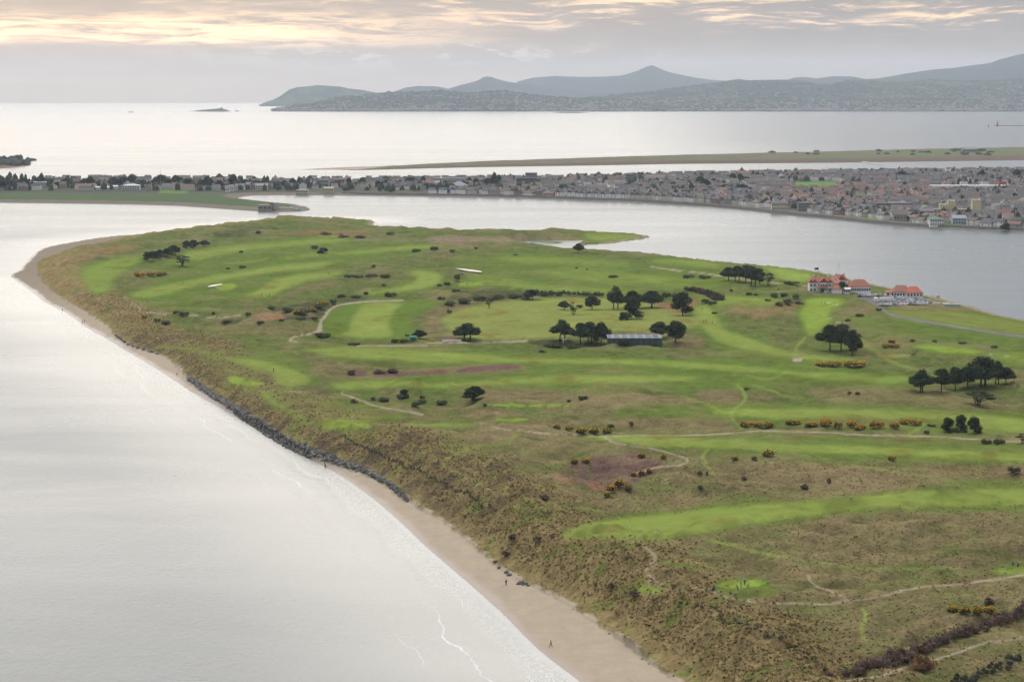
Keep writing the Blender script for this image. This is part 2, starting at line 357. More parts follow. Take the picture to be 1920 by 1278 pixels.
# --- mown surfaces
surf('fairway', zA((720, 520), (840, 460), (1040, 410), (1250, 380), (1290, 400), (1180, 470), (1080, 530), (990, 600), (990, 680), (940, 730), (850, 740), (800, 680), (740, 590)), 'strip', .6, (5, 2))
surf('fairway', [(246, 554), (256, 546), (312, 533), (354, 527), (400, 516), (462, 508), (525, 496), (608, 491), (635, 490), (608, 500), (546, 508), (483, 514), (400, 529), (354, 537), (333, 546), (292, 556), (260, 558)], 'fair', .9)
surf('fairway', [(342, 480), (350, 472), (400, 465), (462, 458), (520, 455), (560, 450), (600, 447), (660, 446), (650, 453), (560, 460), (462, 469), (400, 480), (365, 490)], 'fair', .8)
surf('fairway', zB((280, 750), (430, 680), (540, 590), (800, 550), (1060, 525), (1200, 520), (1060, 570), (850, 600), (700, 660), (560, 710), (540, 745), (400, 760)), 'fair')
surf('fairway', zB((560, 400), (900, 360), (1200, 345), (1500, 315), (1750, 285), (2050, 290), (2050, 308), (1700, 330), (1400, 360), (1150, 375), (900, 385), (700, 410)), 'fair', .8)
surf('fairway', zB((1240, 720), (1500, 700), (1700, 660), (1850, 600), (1820, 560), (1740, 530), (1800, 515), (1920, 515), (1980, 540), (2060, 545), (2050, 600), (2010, 640), (1920, 670), (1700, 700), (1400, 725)), 'fair')
surf('tee', zB((30, 640), (220, 625), (180, 690), (30, 695)), 'green', .8, (2, 1))
paint(zB((990, 1010), (1020, 900), (1100, 850), (1330, 800), (1700, 790), (2000, 778), (2000, 840), (1920, 880), (1780, 920), (1800, 1000), (1850, 1130), (1600, 1130), (1000, 1100)), 'semi', .95, (3, 1))
surf('fairway', zB((1230, 1060), (1240, 950), (1300, 880), (1350, 810), (1740, 800), (1620, 870), (1590, 950), (1570, 1000), (1610, 1060), (1610, 1120), (1300, 1120), (1120, 1090)), 'fair', 1, (3, 1))
surf('practice_range', zC((110, 960), (200, 900), (450, 820), (900, 775), (1250, 755), (1600, 750), (1920, 800), (2300, 900), (2500, 960), (2400, 1050), (1920, 1052), (1620, 1060), (1100, 1130), (500, 1140), (300, 1100), (180, 1040)), 'rang', .95)
surf('tee', zC((270, 650), (300, 615), (540, 620), (480, 655)), 'green', .8, (2, 1))
surf('fairway', zC((330, 570), (700, 560), (780, 600), (1000, 640), (1920, 690), (1920, 730), (1200, 720), (900, 680), (560, 640)), 'fair', .6, (6, 2))
surf('fairway', zC((600, 385), (1100, 390), (1700, 435), (1920, 470), (1600, 462), (1000, 450), (700, 430)), 'fair', .6, (6, 2))
surf('fairway', zC((1000, 500), (1400, 490), (1920, 540), (2300, 590), (1920, 640), (1400, 610), (1050, 560)), 'fair', .45, (8, 2))
paint(zC((-200, 285), (80, 290), (90, 312), (-200, 312)), 'fair', .8)
surf('putting_green', zB((920, 212), (1130, 200), (1140, 214), (1000, 218)), 'green', .7, (2, 0))
surf('fairway', zC((1420, 175), (1900, 190), (1930, 200), (1800, 235), (1600, 250), (1450, 230)), 'fair', .8, (5, 1))
surf('fairway', zD((1440, 640), (1500, 580), (1480, 530), (1700, 510), (1860, 545), (1790, 590), (1720, 620), (1690, 680), (1740, 730), (1620, 780), (1600, 850), (1500, 860), (1490, 760), (1440, 700)), 'green', .75)
surf('fairway', zD((500, 590), (640, 600), (690, 700), (770, 830), (920, 860), (1100, 930), (1300, 1000), (1600, 1045), (1920, 1070), (1920, 1100), (1500, 1075), (1200, 1030), (900, 980), (700, 910), (620, 850), (530, 750), (480, 680)), 'fair', .95)
surf('fairway', zD((460, 500), (700, 490), (1000, 520), (1270, 530), (1270, 560), (1150, 590), (900, 590), (820, 570), (640, 585)), 'fair', .8)
surf('fairway', zD((100, 185), (300, 165), (700, 200), (740, 250), (500, 240), (330, 210), (150, 210)), 'fair', .7)
surf('fairway', zD((1050, 225), (1540, 285), (1550, 340), (1500, 375), (1300, 360), (1220, 330), (1150, 260)), 'strip', .9)
surf('fairway', zD((0, 310), (380, 330), (600, 370), (700, 400), (600, 440), (400, 430), (0, 400)), 'fair', .35, (8, 2))
surf('fairway', zE((700, 485), (1300, 490), (1920, 600), (2600, 720), (2600, 820), (1920, 700), (1300, 620), (800, 540)), 'dull', .8)
surf('putting_green', zE((900, 803), (1150, 795), (1400, 830), (1580, 860), (1500, 885), (1250, 880), (1000, 830)), 'green', .8)
surf('tee', zE((600, 890), (900, 878), (900, 905), (640, 918)), 'rang', 1, (2, 0))
paint(stroke(zE((430, 750), (560, 840), (680, 920), (830, 990), (960, 1015)), 4), 'fair', .6, (2, 1))
surf('fairway', zE((1560, 870), (2600, 880), (2600, 1030), (1900, 990), (1750, 950)), 'strip', .5, (5, 2))
surf('fairway', zF((320, 150), (480, 135), (700, 170), (860, 220), (1050, 290), (1120, 330), (1080, 380), (960, 410), (800, 390), (780, 290), (600, 240), (420, 200)), 'fair', .85)
surf('tee', zF((350, 310), (450, 305), (500, 330), (690, 365), (730, 385), (640, 400), (410, 400)), 'green', .8, (2, 1))
surf('tee', zF((480, 430), (600, 420), (640, 440), (500, 447)), 'green', .8, (2, 1))
surf('fairway', zF((640, 450), (760, 440), (760, 500), (900, 590), (1120, 735), (1080, 750), (900, 650), (700, 540)), 'green', .5, (5, 2))
surf('putting_green', zF((1130, 740), (1200, 690), (1400, 680), (1700, 730), (1690, 790), (1400, 810), (1200, 790)), 'green', .65, (5, 2))
paint(zF((-300, 30), (0, 50), (150, 80), (320, 120), (330, 140), (200, 120), (0, 80), (-300, 50)), 'fair', .7)
surf('fairway', zF((1040, 60), (1400, 50), (1920, 75), (2500, 105), (2900, 140), (3840, 160), (4500, 180), (4940, 220), (5340, 255), (5740, 290), (5760, 330), (5500, 310), (5340, 275), (4940, 270), (4600, 240), (3840, 198), (2900, 190), (2500, 182), (2100, 190), (1920, 165), (1500, 150), (1250, 130)), 'fair', .9)
surf('fairway', zF((1280, 395), (1450, 362), (1920, 350), (2050, 350), (2140, 380), (2500, 370), (2800, 340), (3200, 312), (3840, 306), (4440, 300), (4560, 320), (4620, 350), (4240, 355), (3840, 382), (3200, 370), (2900, 385), (2200, 418), (1900, 400), (1600, 430), (1380, 432)), 'fair', .95)
surf('tee', zG((780, 562), (1540, 567), (1560, 585), (850, 580)), 'green', .9, (2, 0))
surf('tee', zG((850, 700), (1160, 685), (1160, 712), (860, 720)), 'green', .8, (2, 1))
surf('tee', zG((30, 740), (600, 740), (720, 750), (600, 770), (100, 765)), 'fair', .9, (2, 1))
surf('fairway', zG((1570, 852), (1920, 835), (2420, 855), (2820, 880), (3070, 875), (3220, 905), (3420, 925), (3700, 930), (4400, 948), (5000, 978), (5700, 1010), (6800, 1050), (6800, 1120), (5100, 1062), (4500, 1020), (3400, 990), (2820, 950), (2320, 955), (2020, 905)), 'fair', .95)
surf('fairway', zH((900, 615), (1300, 602), (1920, 610), (2400, 618), (2800, 640), (3720, 690), (4500, 750), (4500, 860), (3720, 820), (3340, 790), (3000, 700), (2700, 690), (1900, 692), (1300, 690), (900, 650)), 'fair', .9)
surf('fairway', zI((0, 270), (400, 290), (700, 320), (880, 300), (900, 370), (500, 370), (300, 350), (0, 330)), 'fair', .6)
surf('fairway', z7((1195, 482), (1250, 430), (1400, 400), (1867, 345), (2070, 320), (2470, 298), (2970, 250), (3270, 220), (4400, 215), (4400, 300), (3170, 318), (2770, 340), (2370, 395), (2070, 440), (1850, 485), (1700, 512), (1500, 492), (1300, 505)), 'fair', .95)
surf('putting_green', z8((190, 745), (240, 725), (330, 720), (450, 732), (455, 745), (400, 757), (280, 762), (220, 757)), 'green', 1, (1, 0))
surf('putting_green', z7((1595, 760), (1640, 747), (1700, 745), (1765, 780), (1720, 795), (1650, 790)), 'green', 1, (2, 1))
surf('tee', z8((1690, 662), (1867, 648), (2300, 650), (2300, 690), (1740, 692)), 'fair', 1, (3, 1))
paint(z7((1720, 612), (1900, 625), (2050, 655), (1900, 660), (1740, 640)), 'semi', .9)
paint(z8((170, 720), (220, 705), (440, 715), (490, 745), (560, 770), (480, 810), (330, 830), (220, 800), (150, 770)), 'semi', .7, (5, 2)); surf('putting_green', z8((190, 745), (240, 725), (330, 720), (450, 732), (455, 745), (400, 757), (280, 762), (220, 757)), 'green', 1, (1, 0)); FAIR.pop(-4); SURF.pop(-4)
for poly, c, a, b in SURF:
    if c not in ('rang', 'dull'):
        m_ = np.clip(blur(raster(poly), 13, 4)*2.6, 0, 1); r_ = m_*np.clip(1.1-.9*np.clip(.5+1.6*nB, 0, 1)*(1-m_), 0, 1); paint(np.clip(r_, 0, 1), 'semi', .78, (0, 0), sm=.55)
for poly, c, a, b in SURF: paint(poly, c, a, (max(b[0], 4), b[1]+1) if b[0] > 2 else b)
# --- scrub and heath
for p, c, a in ((z7((1180, 160), (1260, 80), (1400, 40), (1600, 20), (1750, 60), (1720, 130), (1620, 180), (1560, 240), (1400, 225), (1280, 180)), 'purple', .95), (z7((1150, 165), (1230, 150), (1300, 190), (1230, 190)), 'brack', .8), (z7((1330, 190), (1450, 200), (1430, 230), (1360, 225)), 'brack', .7),
                (zG((500, 265), (600, 235), (850, 205), (1080, 210), (1100, 240), (900, 262), (560, 282)), 'purple', 1), (zG((0, 282), (350, 258), (470, 280), (300, 297), (0, 302)), 'purple', .95), (zF((1420, 290), (1500, 250), (1600, 270), (1620, 310), (1450, 320)), 'purple', .9), (zF((1650, 290), (1920, 260), (2100, 300), (1700, 320)), 'purple', .9),
                (zB((500, 850), (700, 820), (960, 770), (1060, 830), (1000, 880), (960, 950), (780, 970), (640, 960)), 'scrub', .85), (zB((380, 900), (580, 890), (640, 930), (600, 960), (450, 970), (350, 940)), 'brack', .8), (zB((60, 965), (300, 955), (320, 992), (80, 1000)), 'scrub', .8),
                (zB((900, 790), (1100, 760), (1300, 730), (1400, 740), (1380, 780), (1100, 810)), 'scrub', .6), (zC((130, 780), (300, 700), (600, 690), (850, 690), (900, 740), (700, 770), (450, 810), (200, 800)), 'scrub', .7), (zC((1040, 720), (1150, 705), (1250, 735), (1600, 735), (1600, 765), (1050, 750)), 'scrub', .6),
                (zC((890, 1160), (1000, 1138), (1250, 1135), (1700, 1180), (1600, 1200), (1000, 1190)), 'scrub', .8), (zA((1000, 960), (1150, 980), (1250, 1000), (1330, 1100), (1250, 1110), (1100, 1060)), 'scrub', .5), (zB((0, 150), (350, 125), (690, 122), (600, 140), (260, 165), (0, 172)), 'scrub', .9), (zB((0, 185), (250, 180), (370, 195), (150, 212), (0, 210)), 'scrub', .9),
                (zC((20, 1110), (250, 1105), (330, 1130), (150, 1145)), 'purple', .8)):
    paint(p, c, a, (4, 1), sc=1, rag=.5)
paint(z8((490, 1200), (560, 1180), (640, 1278), (520, 1278)), 'sand', .9, (4, 2), rag=.7); paint(z7((1710, 940), (1800, 905), (1867, 930), (1840, 960)), 'sand', .5, (5, 2), rag=.7); paint(z7((1740, 190), (1790, 155), (1795, 180)), 'sand', .7, (2, 1))
for a_, b_, w_ in ((1228, 998, 14), (1555, 568, 12), (1566, 571, 12), (1571, 604, 12), (1555, 597, 10), (1860, 665, 14), (1888, 667, 12), (860, 563, 8)): paint([(a_-w_/2, b_), (a_-w_/4, b_-1.6), (a_+w_/3, b_-1.4), (a_+w_/2, b_+.4), (a_, b_+1.5)], 'sand', .45, (0, 0))
paint(zD((1380, 1062), (1460, 1062), (1460, 1088), (1380, 1088)), 'pink', 1, (1, 0))
# --- paths, tracks, the road
PATHS = [(z7((1650, 530), (1690, 560), (1722, 600), (1690, 630), (1665, 660), (1690, 700), (1750, 745), (1867, 765), (2010, 770), (2060, 797), (2190, 832), (2510, 858), (2770, 840), (2970, 800), (3170, 755), (3370, 745), (3735, 690), (4100, 640)), 3.6),
         (zF((1400, 465), (1520, 510), (1720, 590), (1920, 608), (2040, 640), (2120, 655)), 2.4), (zG((720, 740), (900, 780), (1050, 800), (1300, 822), (1560, 840), (1920, 848), (2770, 840), (3120, 810), (3320, 800), (3840, 815), (4100, 832), (4550, 850), (4800, 848), (5150, 880), (5560, 900), (6000, 910)), 2.0),
         (zH((-70, 850), (0, 915), (350, 955), (600, 1030), (690, 1065), (640, 1100), (520, 1120), (400, 1122), (170, 1190)), 2.2), (zB((740, 1155), (685, 1140), (700, 1118), (740, 1105), (940, 1068), (960, 1000), (990, 930), (1060, 850), (1130, 820), (1350, 790), (1700, 780)), 2.6),
         (zB((955, 1065), (965, 1010)), 4.5), (zA((1180, 810), (1240, 830), (1260, 870), (1290, 890), (1500, 900)), 2.2), (zA((1700, 912), (1800, 925), (1960, 940), (2160, 910)), 1.8), (zC((0, 1165), (600, 1155), (900, 1148)), 1.7), (zB((1300, 1187), (1920, 1187)), 1.5),
         (zD((100, 235), (250, 262), (600, 300), (740, 325), (1230, 385), (1500, 410)), 1.6), (z8((850, 1275), (1060, 1250), (1240, 1190), (1400, 1150), (1650, 1060), (1867, 1030), (2200, 1000)), 4.0), (z8((690, 690), (700, 740), (860, 800), (900, 838)), 1.8), (zG((690, 752), (760, 748)), 4.0),
         (zF((700, 425), (760, 432), (1100, 460)), 1.2)]
pathm = np.zeros((CH, CW), np.float32)
for p, w in PATHS:
    pathm = np.maximum(pathm, stroke(p, w*.74))
paint(pathm, 'path', .85, (0, 0), sm=.9)
roadm = stroke(zE((440, 360), (500, 385), (600, 440), (680, 510), (760, 540), (1100, 600), (1600, 680), (1920, 720), (2600, 830)), 3.2, 1.6)
roadm = np.maximum(roadm, raster(zE((380, 350), (480, 350), (700, 360), (1090, 395), (1050, 425), (740, 450), (640, 440), (560, 420), (480, 390))).astype(np.float32))
paint(roadm, 'road', .95, (0, 0), sm=1)
for p, w in ((z7((700, 0), (600, 40), (540, 90), (640, 140), (780, 210), (1000, 280), (1160, 310), (1400, 340)), 3.5), (zH((1110, 380), (1190, 470), (1180, 540), (1060, 620), (1050, 680), (1150, 780)), 2.4), (zH((1270, 395), (1430, 430), (1500, 480), (1700, 510)), 2.0),
             (z8((120, 490), (300, 540), (560, 600), (850, 640), (1100, 660), (1500, 655)), 3), (z8((980, 870), (1010, 920), (970, 980), (1000, 1050)), 3), (zG((200, 990), (500, 990), (650, 940), (950, 915), (1050, 830)), 3), (zI((200, 1110), (500, 1130), (900, 1190), (1200, 1230)), 2.0),
             (zH((860, 960), (780, 1040), (900, 1200)), 2.5), (zH((1000, 300), (1200, 290), (1350, 350), (1500, 310), (1560, 260)), 1.6), (zF((640, 440), (900, 620), (1100, 640), (1920, 690)), 1.6), (zH((600, 490), (800, 540), (960, 620)), 1.8), (zI((1020, 740), (940, 800), (870, 840)), 2.4),
             (zD((1480, 880), (1400, 960), (1390, 1040)), 1.8), (zB((100, 450), (400, 430), (500, 400)), 1.8)):
    paint(stroke(p, w), 'strip', .65, (1, 1), sm=.6)
# ---------------------------------------------------------------- the golf land: one height field
NU, NS = 1120, 900
U = np.linspace(-.262, .365, NU)
S = np.linspace(1/430.0, 1/2620.0, NS)
Yg = (1/S)[:, None]*np.ones(NU); Xg = U[None, :]*Yg
def sample(img, x, y, z):
    px, py = project(x, y, z); cx = np.clip(px-CX0-.5, 0, CW-1.01); cy = np.clip(py-CY0-.5, 0, CH-1.01)
    ix = cx.astype(int); iy = cy.astype(int); fx = cx-ix; fy = cy-iy
    if img.ndim == 3: fx = fx[..., None]; fy = fy[..., None]
    return img[iy, ix]*(1-fx)*(1-fy)+img[iy, ix+1]*fx*(1-fy)+img[iy+1, ix]*(1-fx)*fy+img[iy+1, ix+1]*fx*fy
VEG_POLY = vg + [p for p in we[4:]] + [(1300, we[-1][1]), (1300, 200), (vg[0][0], 200)]
def coarse(fn, k=3):
    """evaluate a smooth field on a coarser lattice, then interpolate to the full one"""
    jj = np.linspace(0, NU-1, NU//k); ii = np.linspace(0, NS-1, NS//k)
    u = np.interp(jj, np.arange(NU), U); s = np.interp(ii, np.arange(NS), S)
    Y = (1/s)[:, None]*np.ones(len(u)); X = u[None]*Y; f = fn(X, Y)
    fi = np.linspace(0, len(s)-1, NS); fj = np.linspace(0, len(u)-1, NU); i0 = np.minimum(fi.astype(int), len(s)-2); j0 = np.minimum(fj.astype(int), len(u)-2)
    a = (fi-i0)[:, None]; b = (fj-j0)[None]; g = f[i0]*(1-a)+f[i0+1]*a
    return g[:, j0]*(1-b)+g[:, j0+1]*b
sL = coarse(lambda X, Y: np.minimum(seg_dist(X, Y, ww), seg_dist(X, Y, we))*np.where(inside(X, Y, LAND_POLY), 1, -1))
dWf = coarse(lambda X, Y: seg_dist(X, Y, ww)); dEf = coarse(lambda X, Y: seg_dist(X, Y, we))
sV = coarse(lambda X, Y: seg_dist(X, Y, vg)*np.where(inside(X, Y, VEG_POLY), 1, -1)); dVf = np.abs(sV)
inV = coarse(lambda X, Y: np.where(inside(X, Y, VEG_POLY), 1.0, -1.0)) > 0
K = sL > -45                                            # only work on and near the land
Xf, Yf = Xg, Yg; Xg, Yg = Xf[K], Yf[K]; dW, dE, dV = dWf[K], dEf[K], dVf[K]; isl = (sL > 0)[K]; isv = (inV[K]) & isl
sm_b = blur(smoothm, 5, 2)
sm = sample(sm_b, Xg, Yg, 5.0)
nw = fbm(Xg, Yg, 9, 3, .5, 21)
dVs = np.where(isv, dV, -dV) + nw*np.where(isv, 3.0, 1.2)
beach = 1.7*dW/(dW+dV+1e-6)
belt = np.exp(-((dVs-24)/22)**2)                       # dune belt behind the beach
nearf = sst(Yg, 1150, 700)                             # dunes are higher towards the camera
ramp_w = 1.7 + (3.0+1.2*nearf)*sst(dVs, 0, 16) + 2.0*sst(dVs, 10, 90)
ramp_e = .25 + 5.6*sst(dE, 0, 120) + .9*sst(dE, 0, 8)
cont = np.minimum(ramp_w, ramp_e)
amp = np.minimum(sst(dE, 5, 90), sst(dVs, 2, 24))
rel = (fbm(Xg, Yg*1.0, 80, 4, .5, 5)*5.0 + ridged(Xg*.8, Yg, 38, 3, 6)*(2.3+1.3*nearf)*(1-.5*sm) + fbm(Xg, Yg, 17, 3, .55, 8)*2.1*(1-.7*sm))
fine = ridged(Xg, Yg, 9.5, 3, 11)*.75*(.35+.65*nearf) + fbm(Xg, Yg, 3.4, 3, .6, 15)*.55*(.25+.75*nearf)
hgt = cont + amp*(rel*(1-.52*sm)+.8) + belt*(1.0+1.2*nearf)*(1+.9*fbm(Xg, Yg, 26, 3, .5, 4)) + np.exp(-((dVs-15)/14)**2)*sst(dVs, 0, 6)*ridged(Xg, Yg, 15, 3, 12)*(1.2+1.0*nearf) + fine*(1-.95*sm)*np.maximum(amp*.55, belt*1.9*sst(dVs, 0, 6))
# single dunes and hollows the photograph shows: px, py, half width m, half depth m, height m
for px, py, wx, wy, h in ((1740, 958, 13, 22, 3.4), (1330, 1030, 14, 22, 2.6), (1420, 1010, 16, 26, 2.6), (1560, 985, 22, 32, 2.0), (1880, 995, 16, 26, 2.6), (1600, 1075, 10, 18, 1.4), (1810, 1070, 9, 18, 1.6), (1560, 1180, 9, 16, 1.6), (1160, 1190, 8, 14, 1.8), (1130, 1075, 9, 16, 2.2),
                            (775, 732, 11, 30, 6), (930, 775, 10, 26, 2.6), (870, 812, 20, 22, 3.2), (980, 815, 16, 22, 2.5), (700, 690, 26, 40, 3), (450, 660, 24, 50, 4), (560, 672, 24, 44, 3), (620, 715, 20, 36, 3), (1440, 580, 30, 60, 4), (1600, 590, 16, 50, 5), (1500, 700, 22, 30, 2.4),
                            (1400, 700, 24, 26, 2.2), (1680, 740, 20, 30, 2.4), (1310, 700, 26, 26, 2.0), (1800, 880, 16, 26, 2.4), (980, 900, 12, 20, 2.0), (1180, 870, 14, 22, 2.2), (1240, 905, 10, 16, 2.2), (1100, 870, 12, 20, 2.0), (500, 620, 30, 60, 3), (840, 900, 12, 24, 1.6), (1640, 1230, 7, 10, 1.5), (1350, 1200, 8, 12, 2.4), (1440, 1240, 8, 10, 2.6)):
    gx, gy = ground(px, py, 6.0); hgt = hgt + h*np.exp(-((Xg-gx)/wx)**2-((Yg-gy)/wy)**2)*(.55+.45*(1-sm))
low = np.clip(cont*.75+.3, .4, 30); hgt = np.where(isv, np.maximum(hgt, low), 0)
hgt = np.where(isv, hgt, beach + .08*fbm(Xg, Yg, 7, 3, .5, 31)*sst(dW, 2, 8))
hgt = np.where(isl | isv, hgt, -.05-.045*np.minimum(dW, dE))
# tidal creek behind the spit
creek = sample(blur(raster(zC((700, 250), (950, 240), (1440, 233), (1400, 255), (1345, 275), (1330, 312), (1220, 316), (1100, 297), (980, 290), (940, 286), (900, 297), (780, 277))), 3, 1), Xg, Yg, 0)
hgt = hgt*(1-np.clip(creek*1.5, 0, 1)) - np.clip(creek*1.5, 0, 1)*(.16-.5*fbm(Xg, Yg*2, 60, 3, .6, 44))
HG = np.full(Xf.shape, -3.0); HG[K] = hgt
ZW = HG - drop(Xf, Yf)
ZK = ZW[K]
def height(x, y):
    """terrain height (world z) by looking up the field"""
    u = np.asarray(x/y); s = 1/np.asarray(y)
    j = np.clip((u-U[0])/(U[1]-U[0]), 0, NU-1.01); i = np.clip((s-S[0])/(S[1]-S[0]), 0, NS-1.01)
    i0 = i.astype(int); j0 = j.astype(int); fi = i-i0; fj = j-j0
    return ZW[i0, j0]*(1-fi)*(1-fj)+ZW[i0+1, j0]*fi*(1-fj)+ZW[i0, j0+1]*(1-fi)*fj+ZW[i0+1, j0+1]*fi*fj
def place(px, py):
    """where the line of sight through a photo pixel first meets the land"""
    k = (639-py)/FPX; dx = (px-960)/FPX; dy = CP+k*SP; dz = -SP+k*CP
    t = 1/np.linspace(1/430, 1/2600, 5000); x = t*dx; y = t*dy; z = CAMH+t*dz
    hit = np.nonzero(z <= height(x, y))[0]
    i = hit[0] if len(hit) else len(t)-1
    return float(x[i]), float(y[i]), float(height(x[i], y[i]))
# colours at each ground point
wx_ = fbm(Xg, Yg, 14, 3, .6, 51)
px_g, py_g = project(Xf, Yf, ZW)
colg = sample(canvas, Xg+wx_*1.1, Yg+wx_*3.0, ZK)
smg = sample(smoothm, Xg, Yg, ZK); scg = sample(scrubm, Xg, Yg, ZK)
def lay(col, c, m):
    m = np.clip(m, 0, 1)[..., None]; return col*(1-m)+np.array(c)*m
rough = 1-smg
# mottling of rough grass in two sizes, plus straw/green drifts
m1 = fbm(Xg, Yg, 30, 4, .6, 61); m2 = fbm(Xg, Yg, 6.0, 4, .65, 62)
colg = colg*(1+(m1*.30+m2*.42)*(.34+.66*rough))[..., None]
m3 = fbm(Xg, Yg*.5, 22, 4, .6, 66)
colg = colg*(1-(.34*sst(m3, .05, .5)*(1-rough))[..., None]*np.array((.3, 1, 1.0)))*(1+(.16*sst(-m3, .05, .5)*(1-rough))[..., None])
colg = lay(colg, (.120, .140, .042), sst(m1+m2*.5, .10, .42)*.50*rough*(dVs > 20))
# greener, darker hollows and tan tops: grass colour also standing in for relief shading
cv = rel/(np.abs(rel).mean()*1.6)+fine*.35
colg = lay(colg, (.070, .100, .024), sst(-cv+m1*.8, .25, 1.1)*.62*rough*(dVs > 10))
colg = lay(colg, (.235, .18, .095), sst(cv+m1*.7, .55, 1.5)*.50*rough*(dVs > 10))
# dune belt: marram straw, brown scrub, mossy green in the hollows
bm = sst(dVs, -1, 2)*(1-sst(dVs+nw*3, 20+4*nearf, 40+6*nearf))*(dV < 200)
bm = np.where(isv, bm, 0)*(1-smg)
d1 = fbm(Xg, Yg, 15, 4, .6, 71); d2 = fbm(Xg, Yg, 4.5, 3, .6, 72)
marr = np.array((.235, .175, .082))*(1+.55*d2[..., None])
colg = colg*(1-bm[..., None]*.85)+marr*bm[..., None]*.85
colg = lay(colg, (.135, .165, .040), bm*sst(d1+d2*.4, .10, .34)*.85*sst(Yg, 400, 500))
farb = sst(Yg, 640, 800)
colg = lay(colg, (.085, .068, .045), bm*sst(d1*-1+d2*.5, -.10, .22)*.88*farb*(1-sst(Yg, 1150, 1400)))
# steep shaded banks carry heather and scrub
# beach
sandc = np.array((.36, .300, .225))*(1+.10*fbm(Xg, Yg, 5, 4, .6, 81)[..., None]+.05*fbm(Xg*3, Yg*.4, 12, 3, .6, 84)[..., None])
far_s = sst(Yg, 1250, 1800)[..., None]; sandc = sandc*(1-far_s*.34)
bmask = np.where(isv, 1-sst(dVs, -.5, 1.2), 1.0)
bmask = np.where(dW < dE+0, bmask, 1-sst(dE+nw*2, 3, 9)); estmask = (dW >= dE)
colg = np.where((estmask & (bmask > 0))[..., None], lay(colg, (.30, .235, .165), bmask*.75), lay(colg, (0, 0, 0), 0)) if True else colg
sandy = np.where(estmask, 0, bmask)
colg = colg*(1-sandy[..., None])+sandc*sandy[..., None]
wetw = 1-sst(dW+nw*1.2+fbm(Xg, Yg, 60, 2, .5, 90)*2, 1.2, 4.0)
colg = lay(colg, (.27, .215, .175), wetw*.9*sandy)
# strand line and litter, scuffed sand
strand = np.exp(-((dV/(dV+dW+1e-6)-.45+.1*fbm(Xg, Yg, 30, 3, .5, 93))/.02)**2)*sst(fbm(Xg, Yg, 3, 3, .7, 94), 0, .5)
colg = lay(colg, (.20, .15, .11), strand*.35*sandy)
colg = lay(colg, (.23, .175, .13), sst(fbm(Xg, Yg, 1.8, 3, .7, 95), .22, .6)*.30*sandy*sst(dW, 6, 14))
wet_attr = np.clip(wetw, 0, 1)*sandy*.6
Vg = np.stack([Xf, Yf, ZW], -1).reshape(-1, 3)
def full(a, f=0.0):
    out = np.full(Xf.shape+a.shape[1:], f, np.float32); out[K] = a; return out
sandyF = full(sandy, 1.0); landF = full((isl | isv).astype(np.float32))
idx = np.arange(NU*NS).reshape(NS, NU)
Fg = np.stack([idx[:-1, :-1], idx[:-1, 1:], idx[1:, 1:], idx[1:, :-1]], -1).reshape(-1, 4)
fmin = HG.reshape(-1)[Fg].max(1); keep = (fmin > -1.0) & K.reshape(-1)[Fg].all(1)
# surface type per face: 0 rough, 1 beach, 2.. mown pieces, path, road
ftype = np.zeros(len(Fg), int)
cpx = px_g.reshape(-1)[Fg].mean(1); cpy = py_g.reshape(-1)[Fg].mean(1)
ci = np.clip((cpy-CY0).astype(int), 0, CH-1), np.clip((cpx-CX0).astype(int), 0, CW-1)
for k, (nm, poly) in enumerate(FAIR):
    r = raster(poly); ftype[r[ci]] = 10+k
ftype[(pathm > .5)[ci]] = 2; ftype[(roadm > .5)[ci]] = 3
fsand = (sandyF.reshape(-1)[Fg].mean(1) > .5) | (landF.reshape(-1)[Fg].min(1) < .5); ftype[fsand] = 1

def terrain_material(name='land_cover'):
    m, t, o = new_mat(name)
    pos = t.n('ShaderNodeNewGeometry').outputs['Position']
    col = t.attr('Col').outputs['Color']; mown = t.attr('mown').outputs['Fac']; wet = t.attr('wet').outputs['Fac']; sc = t.attr('scrub').outputs['Fac']; snd = t.attr('sand').outputs['Fac']
    n1 = t.noise(pos, .9, 6, .7); n2 = t.noise(pos, .16, 5, .6)
    r = t.m('SUBTRACT', 1.0, t.m('MAXIMUM', mown, snd))
    a = t.m('MULTIPLY', t.m('SUBTRACT', n1, .5), t.m('ADD', .22, t.m('MULTIPLY', r, 1.7)))
    b = t.m('MULTIPLY', t.m('SUBTRACT', n2, .5), t.m('ADD', .24, t.m('MULTIPLY', r, .8)))
    f = t.m('ADD', 1.0, t.m('ADD', a, b))
    c = t.mix(1.0, col, t.comb(f, f, f), 'MULTIPLY')
    p = t.n('ShaderNodeBsdfDiffuse'); t.put(p.inputs['Color'], c)
    gl = t.n('ShaderNodeBsdfGlossy', i_Roughness=.32); fr = t.n('ShaderNodeFresnel', i_IOR=1.33); mx = t.n('ShaderNodeMixShader')
    t.put(mx.inputs[0], t.m('MULTIPLY', fr.outputs[0], wet)); t.t.links.new(p.outputs[0], mx.inputs[1]); t.t.links.new(gl.outputs[0], mx.inputs[2])
    bp = t.n('ShaderNodeBump', i_Distance=.5); t.put(bp.inputs['Height'], n1); t.put(bp.inputs['Strength'], t.m('MULTIPLY', r, .8)); t.t.links.new(bp.outputs[0], p.inputs['Normal'])
    t.t.links.new(mx.outputs[0], o.inputs[0]); return m
M_LAND = terrain_material()
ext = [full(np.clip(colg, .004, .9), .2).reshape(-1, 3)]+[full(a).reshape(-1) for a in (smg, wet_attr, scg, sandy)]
def land_piece(name, sel):
    if sel.sum() < 2: return None
    v, f, e = sub_faces(Vg, Fg, sel & keep, ext)
    if len(f) == 0: return None
    me = mesh_np(name, v, f, True, dict(mown=e[1], wet=e[2], scrub=e[3], sand=e[4]), e[0], M_LAND)
    o = obj(name, me); tag(o, kind='structure'); return o
